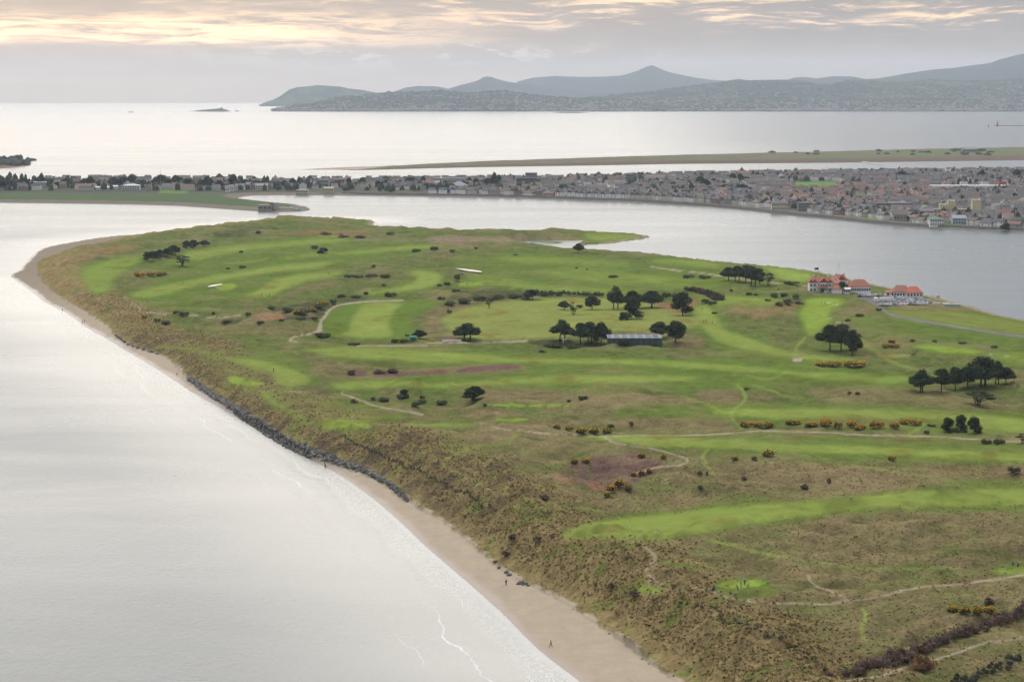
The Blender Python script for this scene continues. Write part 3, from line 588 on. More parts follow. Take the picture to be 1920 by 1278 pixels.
land_piece('ground', ftype == 0); land_piece('beach', ftype == 1); land_piece('footpath', ftype == 2); land_piece('road', ftype == 3)
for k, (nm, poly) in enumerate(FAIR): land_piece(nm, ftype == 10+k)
# ================================================================ THE SEA
def sea():
    fu = np.tan(np.radians(16.6)); azf = np.linspace(-math.radians(16.6), math.radians(16.6), 340); azc = np.linspace(math.radians(16.6), math.radians(360-16.6), 92)[1:-1]
    az = np.concatenate([azf, azc]); rf = 1/np.linspace(1/440, 1/3000, 330); r = np.concatenate([[60, 150, 280, 380], rf, np.geomspace(3000, 48500, 84)[1:]])
    A, Rr = np.meshgrid(az, r); X = Rr*np.sin(A); Y = Rr*np.cos(A); Zs = -drop(X, Y)
    n, m = X.shape
    wl = gpts(WATER_W); dw = np.full(X.shape, 400.0); nr = (np.abs(X/np.maximum(Y, 1)) < .32) & (Y > 350) & (Y < 2900); dw[nr] = np.minimum(seg_dist(X[nr], Y[nr], smooth_line(wl, 1)), 400)
    V = np.stack([X, Y, Zs], -1).reshape(-1, 3); i = np.arange(n*m).reshape(n, m); j = np.roll(i, -1, 1)
    F = np.stack([i[:-1], j[:-1], j[1:], i[1:]], -1).reshape(-1, 4)
    c = len(V); V = np.vstack([V, [[0, 0, 0]]]); dw = np.append(dw.reshape(-1), 400)
    # close the middle with quads that share the centre
    ring = i[0]; k = len(ring)
    Fc = [[c, ring[a+2 if a+2 < k else 0], ring[a+1 if a+1 < k else 0], ring[a]] for a in range(0, k, 2)]
    F = np.vstack([F[:, ::-1], np.array(Fc)[:, ::1]])
    m_, t, o = new_mat('sea_water')
    pos = t.n('ShaderNodeNewGeometry').outputs['Position']; x, y, z = t.sep(pos)
    sd = t.attr('shore').outputs['Fac']
    rip = t.noise(t.vm('MULTIPLY', pos, (.55, .28, 1)), 1.0, 5, .65)
    swl = t.noise(t.vm('MULTIPLY', pos, (.05, .018, 1)), 1.0, 4, .6, .4)
    lanes = t.noise(t.vm('MULTIPLY', pos, (.0022, .0075, 1)), 1.0, 6, .62, .6)
    lan2 = t.noise(t.vm('MULTIPLY', pos, (.0006, .0035, 1)), 1.0, 5, .6, .3)
    far = t.sstep(y, 700.0, 2600.0)
    sh = t.m('SUBTRACT', 1.0, t.sstep(sd, 6.0, 90.0))
    lanes = t.m('ADD', t.m('MULTIPLY', lanes, .6), t.m('MULTIPLY', lan2, .4))
    ff = t.sstep(y, 2200.0, 7000.0); rough = t.m('ADD', t.m('SUBTRACT', .27, t.m('MULTIPLY', ff, .11)), t.m('MULTIPLY', t.m('SUBTRACT', lanes, .5), t.m('SUBTRACT', .42, t.m('MULTIPLY', ff, .34))))
    body = t.mix(sh, (.07, .09, .10), (.30, .30, .27))
    body = t.mix(t.sstep(sd, 60.0, 260.0), body, (.085, .105, .11))
    # broken lines of foam running with the shore
    warp = t.m('MULTIPLY', t.m('SUBTRACT', t.noise(t.vm('MULTIPLY', pos, (.04, .022, 1)), 1.0, 3), .5), 15.0)
    wob = t.m('MULTIPLY', t.m('SUBTRACT', t.noise(t.vm('MULTIPLY', pos, (.5, .3, 1)), 1.0, 4), .5), 1.2)
    s2 = t.m('ADD', sd, t.m('ADD', warp, wob))
    brk = t.noise(t.vm('MULTIPLY', pos, (.02, .012, 1)), 1.0, 3)
    lace = t.noise(t.vm('MULTIPLY', pos, (.8, .35, 1)), 1.0, 6, .7, 1.2)
    def line(c, w, gate, lo=.45):
        return t.m('MULTIPLY', t.bump(s2, c, w), t.sstep(t.m('ADD', brk, gate), lo, lo+.12))
    foam = t.m('MAXIMUM', t.m('MULTIPLY', line(9.0, .34, -.05), .6), t.m('MULTIPLY', line(19.0, .42, -.06), .65))
    foam = t.m('MAXIMUM', foam, t.m('MULTIPLY', line(31.0, .40, -.14), .3))
    edge = t.m('SUBTRACT', 1.0, t.sstep(sd, 1.2, 3.0))
    wash = t.m('MULTIPLY', t.m('SUBTRACT', 1.0, t.sstep(s2, 5.0, 13.0)), t.sstep(lace, .42, .72))
    wash = t.m('MULTIPLY', wash, t.m('SUBTRACT', 1.0, t.m('MULTIPLY', far, .3)))
    foam = t.m('MAXIMUM', foam, t.m('MAXIMUM', t.m('MULTIPLY', edge, .18), t.m('MULTIPLY', wash, .42)))
    nearshore = t.m('SUBTRACT', 1.0, t.sstep(sd, 30.0, 60.0))
    foam = t.m('MULTIPLY', foam, nearshore)
    p = t.n('ShaderNodeBsdfPrincipled'); p.inputs['IOR'].default_value = 1.333
    t.put(p.inputs['Base Color'], t.mix(foam, body, (.80, .81, .82))); t.put(p.inputs['Roughness'], t.m('ADD', rough, t.m('MULTIPLY', foam, .35)))
    h = t.m('ADD', t.m('MULTIPLY', rip, .20), t.m('MULTIPLY', swl, .45))
    # low swells standing up just outside the foam
    crest = t.m('MULTIPLY', t.m('ADD', t.bump(s2, 10.5, 3.0), t.bump(s2, 21.0, 4.0)), .10)
    h = t.m('ADD', h, crest)
    b = t.n('ShaderNodeBump', i_Distance=1.0); t.put(b.inputs['Height'], h); t.put(b.inputs['Strength'], t.m('SUBTRACT', .8, t.m('MULTIPLY', far, .8))); t.t.links.new(b.outputs[0], p.inputs['Normal'])
    t.t.links.new(p.outputs[0], o.inputs[0])
    me = mesh_np('sea', V, F, True, dict(shore=dw), None, m_)
    ob = obj('sea', me); tag(ob, kind='structure'); return ob, m_
SEA, M_SEA = sea()
# ================================================================ FAR LAND: hills, the far coast
def hill_material(name, a, b, c, sc):
    m, t, o = new_mat(name)
    pos = t.n('ShaderNodeNewGeometry').outputs['Position']
    n1 = t.noise(t.vm('MULTIPLY', pos, (sc, sc*.6, sc*3)), 1.0, 6, .6); n2 = t.noise(t.vm('MULTIPLY', pos, (sc*6, sc*3, sc*9)), 1.0, 5, .6)
    v = t.n('ShaderNodeTexVoronoi'); t.put(v.inputs['Vector'], t.vm('MULTIPLY', pos, (sc*2.2, sc*1.1, 0))); v.inputs['Scale'].default_value = 1.0
    fld = t.sep(v.outputs['Color'])[0]
    col = t.mix(t.sstep(n1, .4, .62), a, b); col = t.mix(t.m('MULTIPLY', t.sstep(fld, .62, .68), t.sstep(n2, .35, .55)), col, c)
    k = t.m('ADD', .65, t.m('MULTIPLY', n2, .7)); col = t.mix(1.0, col, t.comb(k, k, k), 'MULTIPLY')
    p = t.n('ShaderNodeBsdfDiffuse'); t.put(p.inputs['Color'], col); t.t.links.new(p.outputs[0], o.inputs[0]); return m
M_HEATH = hill_material('heather_hill', (.046, .044, .050), (.058, .058, .050), (.062, .070, .048), .0009)
M_FARM = hill_material('farmed_hill', (.036, .040, .036), (.050, .058, .038), (.085, .100, .050), .0016)
def skyline(prof, px): p = np.array(prof, float); return np.interp(px, p[:, 0], p[:, 1])
HILLS = []
def hill(name, prof, R0, R1, R2, mat, x0, x1, seed, nu=260, nr=46, rough=.10, p1=1.2, blend=None):
    """a ridge whose crest at range R0 shows the profile, falling to R1 in front and R2 behind"""
    px = np.linspace(x0, x1, nu); u = (px-960)/FPX
    r = np.concatenate([np.linspace(R1, R0, nr), np.linspace(R0, R2, nr//2)[1:]])
    Uu, Rr = np.meshgrid(u, r); X = Uu*Rr; Y = Rr+0*Uu
    y = skyline(prof, px)
    hr = np.maximum(CAMH + (166-y)/FPX*R0 + R0*R0*(1+u*u)/(2*RE), -5)
    g = np.where(Rr <= R0, np.clip((Rr-R1)/(R0-R1), 0, 1)**p1, np.clip((R2-Rr)/(R2-R0), 0, 1)**.8)
    nz = fbm(X, Y, (R0-R1)*.45, 5, .55, seed); side = np.sin(np.clip(g, 0, 1)*np.pi)
    sk = perlin(X/900., Y/2500., seed+3)*.0 
    Hh = hr[None, :]*g*(1+rough*2.2*nz*side) + rough*60*side*fbm(X, Y, 900, 4, .55, seed+1)
    edge = fbm(px, px*0+seed, 60, 5, .6, seed)*R0/FPX*1.2
    Hh = Hh+edge[None, :]*g**3
    Zz = np.where((g > 0.001), Hh, -8) - drop(X, Y)
    n, m = X.shape; i = np.arange(n*m).reshape(n, m)
    F = np.stack([i[:-1, :-1], i[:-1, 1:], i[1:, 1:], i[1:, :-1]], -1).reshape(-1, 4)
    V = np.stack([X, Y, Zz], -1).reshape(-1, 3)
    o = obj(name, mesh_np(name, V, F, True, None, None, mat)); tag(o, kind='structure')
    HILLS.append((o, X, Y, Hh, Zz)); return X, Y, Zz
hill('mountain', [(955, 176), (970, 153.5), (1000, 146), (1040, 143), (1090, 145), (1130, 144.5), (1165, 142), (1180, 138), (1195, 133), (1208, 127), (1217, 123.6), (1223, 123.3), (1233, 128), (1250, 135), (1275, 141), (1300, 146), (1330, 150), (1380, 153), (1500, 160), (1560, 170)], 30500, 24500, 34000, M_HEATH, 950, 1570, 3, rough=.06)
hill('mountain', [(1470, 152), (1486, 146), (1500, 145), (1530, 147), (1556, 143.5), (1590, 144), (1620, 149), (1680, 152)], 28000, 24000, 31000, M_HEATH, 1460, 1690, 4, 90)
hill('mountain', [(1560, 165), (1600, 151), (1640, 147), (1700, 138), (1740, 131.5), (1790, 127), (1850, 119), (1870, 112), (1890, 106.5), (1905, 103), (1920, 101), (1960, 95), (2050, 84), (2150, 78), (2260, 84), (2400, 100), (2500, 130)], 25500, 19500, 30000, M_HEATH, 1540, 2520, 5, rough=.07)
hill('mountain', [(700, 185), (740, 172), (760, 165), (785, 161.5), (815, 161.5), (835, 165), (860, 172), (900, 180)], 28500, 25500, 31000, M_HEATH, 700, 900, 6, 110)
hill('mountain', [(820, 178), (843, 166), (870, 158), (890, 153.5), (900, 149.5), (906, 145.5), (912, 144.2), (922, 145), (932, 149), (950, 153.5), (975, 157), (1000, 160), (1050, 166), (1100, 172), (1200, 179), (1240, 184)], 26500, 23800, 28300, M_HEATH, 815, 1245, 7, 200)
hill('headland', [(490, 196), (500, 191.5), (515, 187), (528, 180), (536, 174), (545, 168), (560, 164), (575, 163), (595, 159.8), (615, 161), (640, 162.5), (655, 166), (680, 169), (700, 173), (740, 177), (790, 182), (830, 190)], 24500, 22800, 26500, M_FARM, 488, 835, 8, 170, 30)
hill('hills', [(1080, 184), (1120, 180), (1200, 173), (1250, 166), (1300, 159.5), (1350, 153), (1383, 148.3), (1400, 151), (1440, 150), (1480, 149.3), (1510, 152), (1535, 157), (1550, 159), (1570, 154.5), (1595, 150.5), (1625, 149.5), (1650, 154), (1700, 153), (1740, 148.5), (1800, 151), (1860, 150), (1920, 146), (2050, 138), (2300, 130), (2500, 150)], 20300, 16200, 23000, M_FARM, 1070, 2520, 9, 420, 60, .12, 1.05)
CO = hill('coast_land', [(500, 209.5), (512, 206), (530, 202), (545, 199), (560, 196.5), (585, 194), (605, 190), (640, 181), (660, 180), (680, 180), (700, 176), (722, 173), (767, 173), (800, 171.5), (827, 169), (850, 171.5), (873, 175), (900, 173), (918, 170.5), (940, 170), (960, 173), (987, 176.5), (1040, 182), (1107, 184), (1180, 186), (1280, 188), (1500, 187), (1700, 184), (1920, 184), (2200, 182), (2500, 186)], 17400, 15750, 19300, M_FARM, 498, 2520, 10, 620, 50, .16, .85)
# houses and trees thick on the far slopes: one mass each, far too many and too small to count
def boxes_np(cx, cy, cz, w, d, h, cols, roof=0.0, rot=None, rcols=None):
    """many boxes (with ridge roofs) in one mesh: arrays in, V F C out"""
    n = len(cx); rot = np.zeros(n) if rot is None else rot
    lx = np.array([-1, 1, 1, -1, -1, 1, 1, -1, -1, 1])*.5; ly = np.array([-1, -1, 1, 1, -1, -1, 1, 1, 0, 0])*.5; lz = np.array([0, 0, 0, 0, 1, 1, 1, 1, 1, 1.0])
    X = lx[None]*w[:, None]; Y = ly[None]*d[:, None]; Zv = lz[None]*h[:, None]; Zv[:, 8:] += (roof*d)[:, None]
    c, s = np.cos(rot)[:, None], np.sin(rot)[:, None]
    V = np.stack([X*c-Y*s+cx[:, None], X*s+Y*c+cy[:, None], Zv+cz[:, None]], -1)
    walls = V[:, :8]; rf = V[:, [4, 5, 6, 7, 8, 9]]
    # walls: 5 quads, gables folded in; separate verts for roof so colours stay crisp
    allv = np.concatenate([walls, rf, V[:, [4, 7, 8, 5, 6, 9]]], 1)           # 8 + 6 + 6
    base = (np.arange(n)*20)[:, None, None]
    q = np.array([[0, 1, 5, 4], [1, 2, 6, 5], [2, 3, 7, 6], [3, 0, 4, 7], [8, 9, 13, 12], [10, 11, 12, 13], [15, 14, 16, 16], [17, 18, 19, 19]])
    F = (q[None]+base).reshape(-1, 4)
    rc = cols if rcols is None else rcols
    Cc = np.concatenate([np.repeat(cols[:, None], 8, 1), np.repeat(rc[:, None], 6, 1), np.repeat(cols[:, None], 6, 1)], 1)
    return allv.reshape(-1, 3), F, Cc.reshape(-1, 3)
def tris(F):
    """split quads with a doubled corner into triangles, keep all as triangles"""
    a = F[:, [0, 1, 2]]; b = F[F[:, 2] != F[:, 3]][:, [0, 2, 3]]; return np.vstack([a, b])
M_MASS = simple_mat('painted_walls_and_roofs', (1, 1, 1), .8, .10, .3, attr=True)
def on_hill(k, n, r_lo, r_hi, x0, x1, bias=1.0):
    o, X, Y, Hh, Zz = HILLS[k]
    pxs = rng.random(n)*(x1-x0)+x0; rr = r_lo+(r_hi-r_lo)*rng.random(n)**bias; u = (pxs-960)/FPX
    r_axis = Y[:, 0]; u_axis = X[0]/Y[0]
    i = np.interp(rr, r_axis, np.arange(len(r_axis))); j = np.interp(u, u_axis, np.arange(len(u_axis)))
    i0 = np.clip(i.astype(int), 0, len(r_axis)-2); j0 = np.clip(j.astype(int), 0, len(u_axis)-2); fi = i-i0; fj = j-j0
    z = Zz[i0, j0]*(1-fi)*(1-fj)+Zz[i0+1, j0]*fi*(1-fj)+Zz[i0, j0+1]*(1-fi)*fj+Zz[i0+1, j0+1]*fi*fj
    return u*rr, rr, z
pal = np.array([(.36, .35, .33), (.30, .285, .26), (.34, .31, .29), (.42, .36, .30), (.22, .20, .20), (.30, .24, .20)])
vs, fs, cs, off = [], [], [], 0
for k, n, lo, hi, x0, x1, bias, wmx, hmx in ((7, 1500, 15800, 17200, 520, 1120, 1.4, 16, 8), (7, 2600, 15800, 17300, 1100, 2450, 1.6, 22, 8), (6, 1700, 16500, 19300, 1250, 2450, 1.5, 18, 8), (7, 330, 15790, 15990, 1100, 2400, 1.0, 60, 10), (7, 260, 15790, 15900, 560, 1100, 1.0, 24, 8)):
    x, y, z = on_hill(k, n, lo, hi, x0, x1, bias)
    keepm = fbm(x, y, 800, 3, .5, 77)+.15 > rng.random(n)*.45-.2
    x, y, z = x[keepm], y[keepm], z[keepm]; n = len(x)
    w = rng.random(n)**2*wmx+8; h = rng.random(n)*hmx*.6+4
    c = pal[rng.choice(6, n, p=[.22, .18, .18, .14, .16, .12])]; rc = np.array([(.16, .13, .13)])*(1+rng.random((n, 1))*.8)
    V, F, Cc = boxes_np(x, y, z-1, w, rng.random(n)*5+7, h, c, .3, (rng.random(n)-.5)*.6, rc)
    vs.append(V); fs.append(F+off); cs.append(Cc); off += len(V)
V = np.vstack(vs); F = tris(np.vstack(fs)); Cc = np.vstack(cs)
o = obj('far_town', mesh_np('far_town', V, F, False, None, Cc, M_MASS)); tag(o, 'mass of pale houses strung along the hazy far shore of the bay', 'town', kind='stuff')
# woods on the slopes
vs, fs, off = [], [], 0
M_WOOD = simple_mat('far_foliage', (.030, .040, .026), .9, .4, .03)
def blob(n=7):
    v = []; 
    for k in range(n): a = 2*math.pi*k/n; v.append((math.cos(a), math.sin(a), .15))
    for k in range(n): a = 2*math.pi*(k+.5)/n; v.append((math.cos(a)*.75, math.sin(a)*.75, .75))
    v.append((0, 0, 1.05)); f = []
    for k in range(n): f += [(k, (k+1) % n, n+k), ((k+1) % n, n+(k+1) % n, n+k), (n+k, n+(k+1) % n, 2*n)]
    return np.array(v), np.array(f)
bv, bf = blob()
def blobs(x, y, z, r, h):
    n = len(x); j = 1+.28*(rng.random((n, len(bv), 3))-.5); P = bv[None]*j
    V = np.stack([P[..., 0]*r[:, None]+x[:, None], P[..., 1]*r[:, None]+y[:, None], P[..., 2]*h[:, None]+z[:, None]], -1)
    F = bf[None]+(np.arange(n)*len(bv))[:, None, None]; return V.reshape(-1, 3), F.reshape(-1, 3)
for k, n, lo, hi, x0, x1, rm, hm in ((7, 2600, 15850, 17400, 510, 1130, 15, 12), (7, 1800, 15900, 17300, 1130, 2450, 18, 12), (6, 2400, 16600, 20200, 1100, 2450, 30, 14)):
    x, y, z = on_hill(k, n, lo, hi, x0, x1); kp = fbm(x, y, 700, 3, .5, 55) > -.1-.2*rng.random(n)
    x, y, z = x[kp], y[kp], z[kp]; n = len(x)
    V, F = blobs(x, y, z-2, rng.random(n)*rm+7, rng.random(n)*hm*.6+7); vs.append(V); fs.append(F+off); off += len(V)
o = obj('far_woods', mesh_np('far_woods', np.vstack(vs), np.vstack(fs), True, None, None, M_WOOD)); tag(o, 'dark woods and gardens on the slopes across the bay', 'woods', kind='stuff')
# ---------------------------------------------------------------- haze
def haze():
    b = 50500.0; z0, z1 = -175.0, 720.0
    V = np.array([(x, y, z) for z in (z0, z1) for x, y in ((-b, -b), (b, -b), (b, b), (-b, b))])
    F = np.array([(0, 3, 2, 1), (4, 5, 6, 7), (0, 1, 5, 4), (1, 2, 6, 5), (2, 3, 7, 6), (3, 0, 4, 7)])
    m, t, o = new_mat('haze'); p = t.n('ShaderNodeVolumePrincipled', i_Density=HAZE_D, i_Anisotropy=.2); p.inputs['Color'].default_value = HAZE_C
    m.node_tree.links.new(p.outputs[0], o.inputs['Volume'])
    ob = obj('haze', mesh_np('haze', V, F, False, None, None, m)); tag(ob, kind='stuff')
HAZE_D = 3.0e-5; HAZE_C = (.79, .885, 1.0, 1)
haze()
# ================================================================ SHARED BUILDERS
class MB:
    def __init__(s): s.v = []; s.f = []; s.c = []; s.n = 0
    def add(s, V, F, col=None):
        V = np.asarray(V, float); s.v.append(V); s.f += [tuple(int(i)+s.n for i in f) for f in F]; s.n += len(V)
        s.c.append(np.tile(np.array(col if col is not None else (1, 1, 1), float), (len(V), 1))); return s
    def box(s, x0, x1, y0, y1, z0, z1, col=None):
        V = [(x, y, z) for z in (z0, z1) for x, y in ((x0, y0), (x1, y0), (x1, y1), (x0, y1))]
        return s.add(V, [(0, 3, 2, 1), (4, 5, 6, 7), (0, 1, 5, 4), (1, 2, 6, 5), (2, 3, 7, 6), (3, 0, 4, 7)], col)
    def gable(s, x0, x1, y0, y1, z0, z1, zr, axis='x', over=.3, th=.25, hip=0.0, walls=False, col=None):
        """roof prism with its ridge along x or y; hip pulls the ridge ends in"""
        if axis == 'y':
            t = MB(); t.gable(y0, y1, x0, x1, z0, z1, zr, 'x', over, th, hip); V = t.v[0][:, [1, 0, 2]]
            return s.add(V, [f[::-1] for f in t.f], col)
        X0, X1, Y0, Y1 = x0-over, x1+over, y0-over, y1+over; ym = (y0+y1)/2; h = hip
        V = [(X0, Y0, z0), (X1, Y0, z0), (X1, Y1, z0), (X0, Y1, z0), (X0, Y0, z0+th), (X1, Y0, z0+th), (X1, Y1, z0+th), (X0, Y1, z0+th), (X0+h, ym, zr), (X1-h, ym, zr)]
        return s.add(V, [(0, 3, 2, 1), (0, 1, 5, 4), (1, 2, 6, 5), (2, 3, 7, 6), (3, 0, 4, 7), (4, 5, 9, 8), (6, 7, 8, 9), (5, 6, 9), (7, 4, 8)], col)
    def house_walls(s, x0, x1, y0, y1, z0, z1, zr, axis='x', col=None):
        if axis == 'y':
            t = MB(); t.house_walls(y0, y1, x0, x1, z0, z1, zr); V = t.v[0][:, [1, 0, 2]]; return s.add(V, [f[::-1] for f in t.f], col)
        ym = (y0+y1)/2
        V = [(x0, y0, z0), (x1, y0, z0), (x1, y1, z0), (x0, y1, z0), (x0, y0, z1), (x1, y0, z1), (x1, y1, z1), (x0, y1, z1), (x0, ym, zr), (x1, ym, zr)]
        return s.add(V, [(0, 1, 5, 4), (1, 2, 6, 9, 5), (2, 3, 7, 6), (3, 0, 4, 8, 7)], col)
    def tube(s, pts, rad, n=6, col=None):
        P = [Vector(p) for p in pts]; V = []; F = []
        for i, p in enumerate(P):
            d = (P[min(i+1, len(P)-1)]-P[max(i-1, 0)]).normalized(); a = d.orthogonal().normalized(); b = d.cross(a)
            for k in range(n): q = 2*math.pi*k/n; V.append(tuple(p+(a*math.cos(q)+b*math.sin(q))*rad[i]))
        for i in range(len(P)-1):
            for k in range(n): F.append((i*n+k, i*n+(k+1) % n, (i+1)*n+(k+1) % n, (i+1)*n+k))
        F += [tuple(range(n))[::-1], tuple((len(P)-1)*n+k for k in range(n))]
        return s.add(V, F, col)
    def mesh(s, name, mat=None, smooth=False):
        me = bpy.data.meshes.new(name); V = np.vstack(s.v); me.from_pydata(V.tolist(), [], s.f)
        me.polygons.foreach_set('use_smooth', [smooth]*len(me.polygons))
        a = me.color_attributes.new('Col', 'FLOAT_COLOR', 'POINT'); c = np.ones((len(V), 4), np.float32); c[:, :3] = np.vstack(s.c); a.data.foreach_set('color', c.ravel())
        if mat: me.materials.append(mat)
        me.update(); return me
def copy_tree(o, parent=None):
    c = o.copy(); COL.objects.link(c); c.parent = parent
    for ch in o.children: copy_tree(ch, c)
    return c
ORD = ['first', 'second', 'third', 'fourth', 'fifth', 'sixth', 'seventh', 'eighth', 'ninth', 'tenth', 'eleventh', 'twelfth', 'thirteenth', 'fourteenth', 'fifteenth', 'sixteenth', 'seventeenth', 'eighteenth', 'nineteenth', 'twentieth']
def ordn(i):
    if i < 20: return ORD[i]
    t = ['twenty', 'thirty', 'forty', 'fifty', 'sixty', 'seventy', 'eighty', 'ninety'][(i+1)//10-2] if i < 99 else 'hundred and more'
    r = (i+1) % 10; return t+('-'+ORD[r-1] if r else 'th') if r else {'twenty': 'twentieth', 'thirty': 'thirtieth', 'forty': 'fortieth', 'fifty': 'fiftieth', 'sixty': 'sixtieth', 'seventy': 'seventieth', 'eighty': 'eightieth', 'ninety': 'ninetieth'}.get(t, t)
M_BARK = simple_mat('bark', (.075, .058, .045), .9, .3, 2.0)
def foliage_mat(name):
    m, t, o = new_mat(name)
    pos = t.n('ShaderNodeNewGeometry').outputs['Position']; base = t.attr('Col').outputs['Color']; rnd = t.n('ShaderNodeObjectInfo').outputs['Random']
    nz = t.noise(pos, 1.1, 4, .6); f = t.m('ADD', .62, t.m('ADD', t.m('MULTIPLY', nz, .55), t.m('MULTIPLY', rnd, .22)))
    d = t.n('ShaderNodeBsdfDiffuse'); t.put(d.inputs['Color'], t.mix(1.0, base, t.comb(f, f, f), 'MULTIPLY')); t.t.links.new(d.outputs[0], o.inputs[0]); return m
M_LEAF = foliage_mat('leaves')
def leaf_cloud(mb, centres, dens, size, col, r, var=.35, top=None, flat=1.0):
    """clumps of leaf sized faces round solid dark cores"""
    for (cx, cy, cz, rx, rz) in centres:
        k = 1+var*(r.random()-.5)*2; c = np.array(col)*k
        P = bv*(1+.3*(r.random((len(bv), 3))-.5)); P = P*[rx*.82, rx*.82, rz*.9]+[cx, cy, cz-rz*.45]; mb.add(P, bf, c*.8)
        n = int(dens*rx*rx+8)
        d = r.normal(size=(n, 3)); d /= np.linalg.norm(d, axis=1)[:, None]; d[:, 2] = np.abs(d[:, 2])*np.where(r.random(n) < .72, 1, -.6)
        ctr = d*[rx, rx, rz]*(.72+.42*r.random((n, 1)))+[cx, cy, cz]
        a = r.normal(size=(n, 3)); a /= np.linalg.norm(a, axis=1)[:, None]; b = np.cross(a, r.normal(size=(n, 3))); b /= np.linalg.norm(b, axis=1)[:, None]+1e-9
        a[:, 2] *= flat; b[:, 2] *= flat; s_ = size*(.5+r.random((n, 1)))
        V = np.stack([ctr-a*s_, ctr+b*s_*.8, ctr+a*s_*.9-b*s_*.5], 1).reshape(-1, 3); F = np.arange(3*n).reshape(-1, 3)
        cc = c*(1+.25*(r.random()-.5))
        if top is not None:
            pass
        mb.add(V, F, cc)
def make_tree(kind, seed, H=16.0, W=18.0, link=False):
    """returns (crown mesh, trunk mesh) of a tree H tall and W wide standing at the origin"""
    r = np.random.default_rng(seed); cr = MB(); tr = MB(); cen = []
    if kind == 'pine':       # spreading, flat layered crown on bare stems
        nst = 2 if seed % 2 else 1
        for s_ in range(nst):
            ox = (s_-.5*(nst-1))*W*.22; lean = r.normal()*.06
            top = H*.78; tr.tube([(ox, 0, -1), (ox+lean*H*.3, 0, H*.3), (ox+lean*H*.7, r.normal()*.4, H*.55), (ox+lean*H, 0, top)], [.55, .42, .3, .12], 7)
        for i in range(36):
            a = r.random()*6.28; q = math.sqrt(r.random()); R = W*.5*q*.80; h = H*(.34+.53*r.random()**.8*(1.15-q*.7))
            rx = W*(.12+.07*r.random()); cen.append((math.cos(a)*R, math.sin(a)*R*.9, h, rx, rx*(.55+.28*r.random())))
            if i % 2 == 0: tr.tube([(0, 0, H*.34), (math.cos(a)*R*.45, math.sin(a)*R*.4, h-H*.12), (math.cos(a)*R*.9, math.sin(a)*R*.8, h)], [.22, .15, .06], 5)
        cen.append((0, 0, H*.84, W*.20, H*.11))
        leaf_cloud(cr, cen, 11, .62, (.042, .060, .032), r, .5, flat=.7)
    elif kind == 'round':    # dense cypress-like dome
        tr.tube([(0, 0, -1), (0, 0, H*.3), (r.normal()*.3, 0, H*.6)], [.5, .38, .15], 7)
        for i in range(24):
            a = r.random()*6.28; t = r.random()**.8; h = H*(.20+.68*t); R = W*.5*math.sin(math.pi*(.16+.80*t)**.9)*.74*math.sqrt(r.random()*.8+.2)
            rx = W*(.13+.06*r.random()); cen.append((math.cos(a)*R, math.sin(a)*R, h, rx, rx*.85))
            if i % 4 == 0: tr.tube([(0, 0, H*.2), (math.cos(a)*R*.8, math.sin(a)*R*.8, h)], [.2, .06], 5)
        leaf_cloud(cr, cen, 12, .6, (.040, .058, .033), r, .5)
    elif kind == 'sparse':   # open, wind-swept, much wood showing
        for s_ in (-1, 0, 1):
            tr.tube([(s_*.3, 0, -1), (s_*W*.12, 0, H*.3), (s_*W*.22, r.normal()*.5, H*.66)], [.34, .26, .1], 6)
        for i in range(15):
            a = r.random()*6.28; q = math.sqrt(r.random()); R = W*.5*q*.85; h = H*(.36+.52*r.random()*(1.1-q*.6))
            rx = W*(.08+.06*r.random()); cen.append((math.cos(a)*R, math.sin(a)*R*.8, h, rx, rx*.42))
            tr.tube([(0, 0, H*.2), (math.cos(a)*R*.5, math.sin(a)*R*.4, h*.75), (math.cos(a)*R*.9, math.sin(a)*R*.75, h)], [.16, .12, .05], 5)
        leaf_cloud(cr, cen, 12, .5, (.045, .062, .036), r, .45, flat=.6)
    elif kind == 'bushy':    # foliage to the ground
        tr.tube([(0, 0, -1), (0, 0, H*.7)], [.4, .12], 6)
        for i in range(22):
            a = r.random()*6.28; t = r.random(); h = H*(.10+.76*t); R = W*.5*(1.02-t*.62)*.72*math.sqrt(r.random()*.8+.2)
            rx = W*(.15+.06*r.random()); cen.append((math.cos(a)*R, math.sin(a)*R, h, rx, rx*.9))
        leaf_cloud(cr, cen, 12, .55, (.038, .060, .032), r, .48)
    elif kind == 'bare':     # leafless, greyish brown twigs
        tr.tube([(0, 0, -1), (0, 0, H*.4), (0, 0, H*.8)], [.4, .28, .06], 6)
        for i in range(16):
            a = r.random()*6.28; R = W*.45*math.sqrt(r.random()); h = H*(.5+.42*r.random()); rx = W*.11
            tr.tube([(0, 0, H*.3), (math.cos(a)*R*.6, math.sin(a)*R*.6, h*.8), (math.cos(a)*R, math.sin(a)*R, h)], [.14, .09, .03], 4)
            cen.append((math.cos(a)*R, math.sin(a)*R, h, rx, rx*.8))
        leaf_cloud(cr, cen, 6, .35, (.090, .072, .058), r, .3)
    return cr.mesh('crown', M_LEAF), tr.mesh('trunk', M_BARK, True)
TREES = {}
def tree_mesh(kind, v):
    if (kind, v) not in TREES: TREES[(kind, v)] = make_tree(kind, v)
    return TREES[(kind, v)]
def add_tree(kind, v, loc, H, W, rz, label, group=None, name='pine_tree'):
    cr, tr = tree_mesh(kind, v); o = empty(name, loc, rz); o.scale = (W/15, W/15, H/16)
    c = obj('crown', cr, o); t = obj('trunk', tr, o); tag(o, label, 'tree', group); return o
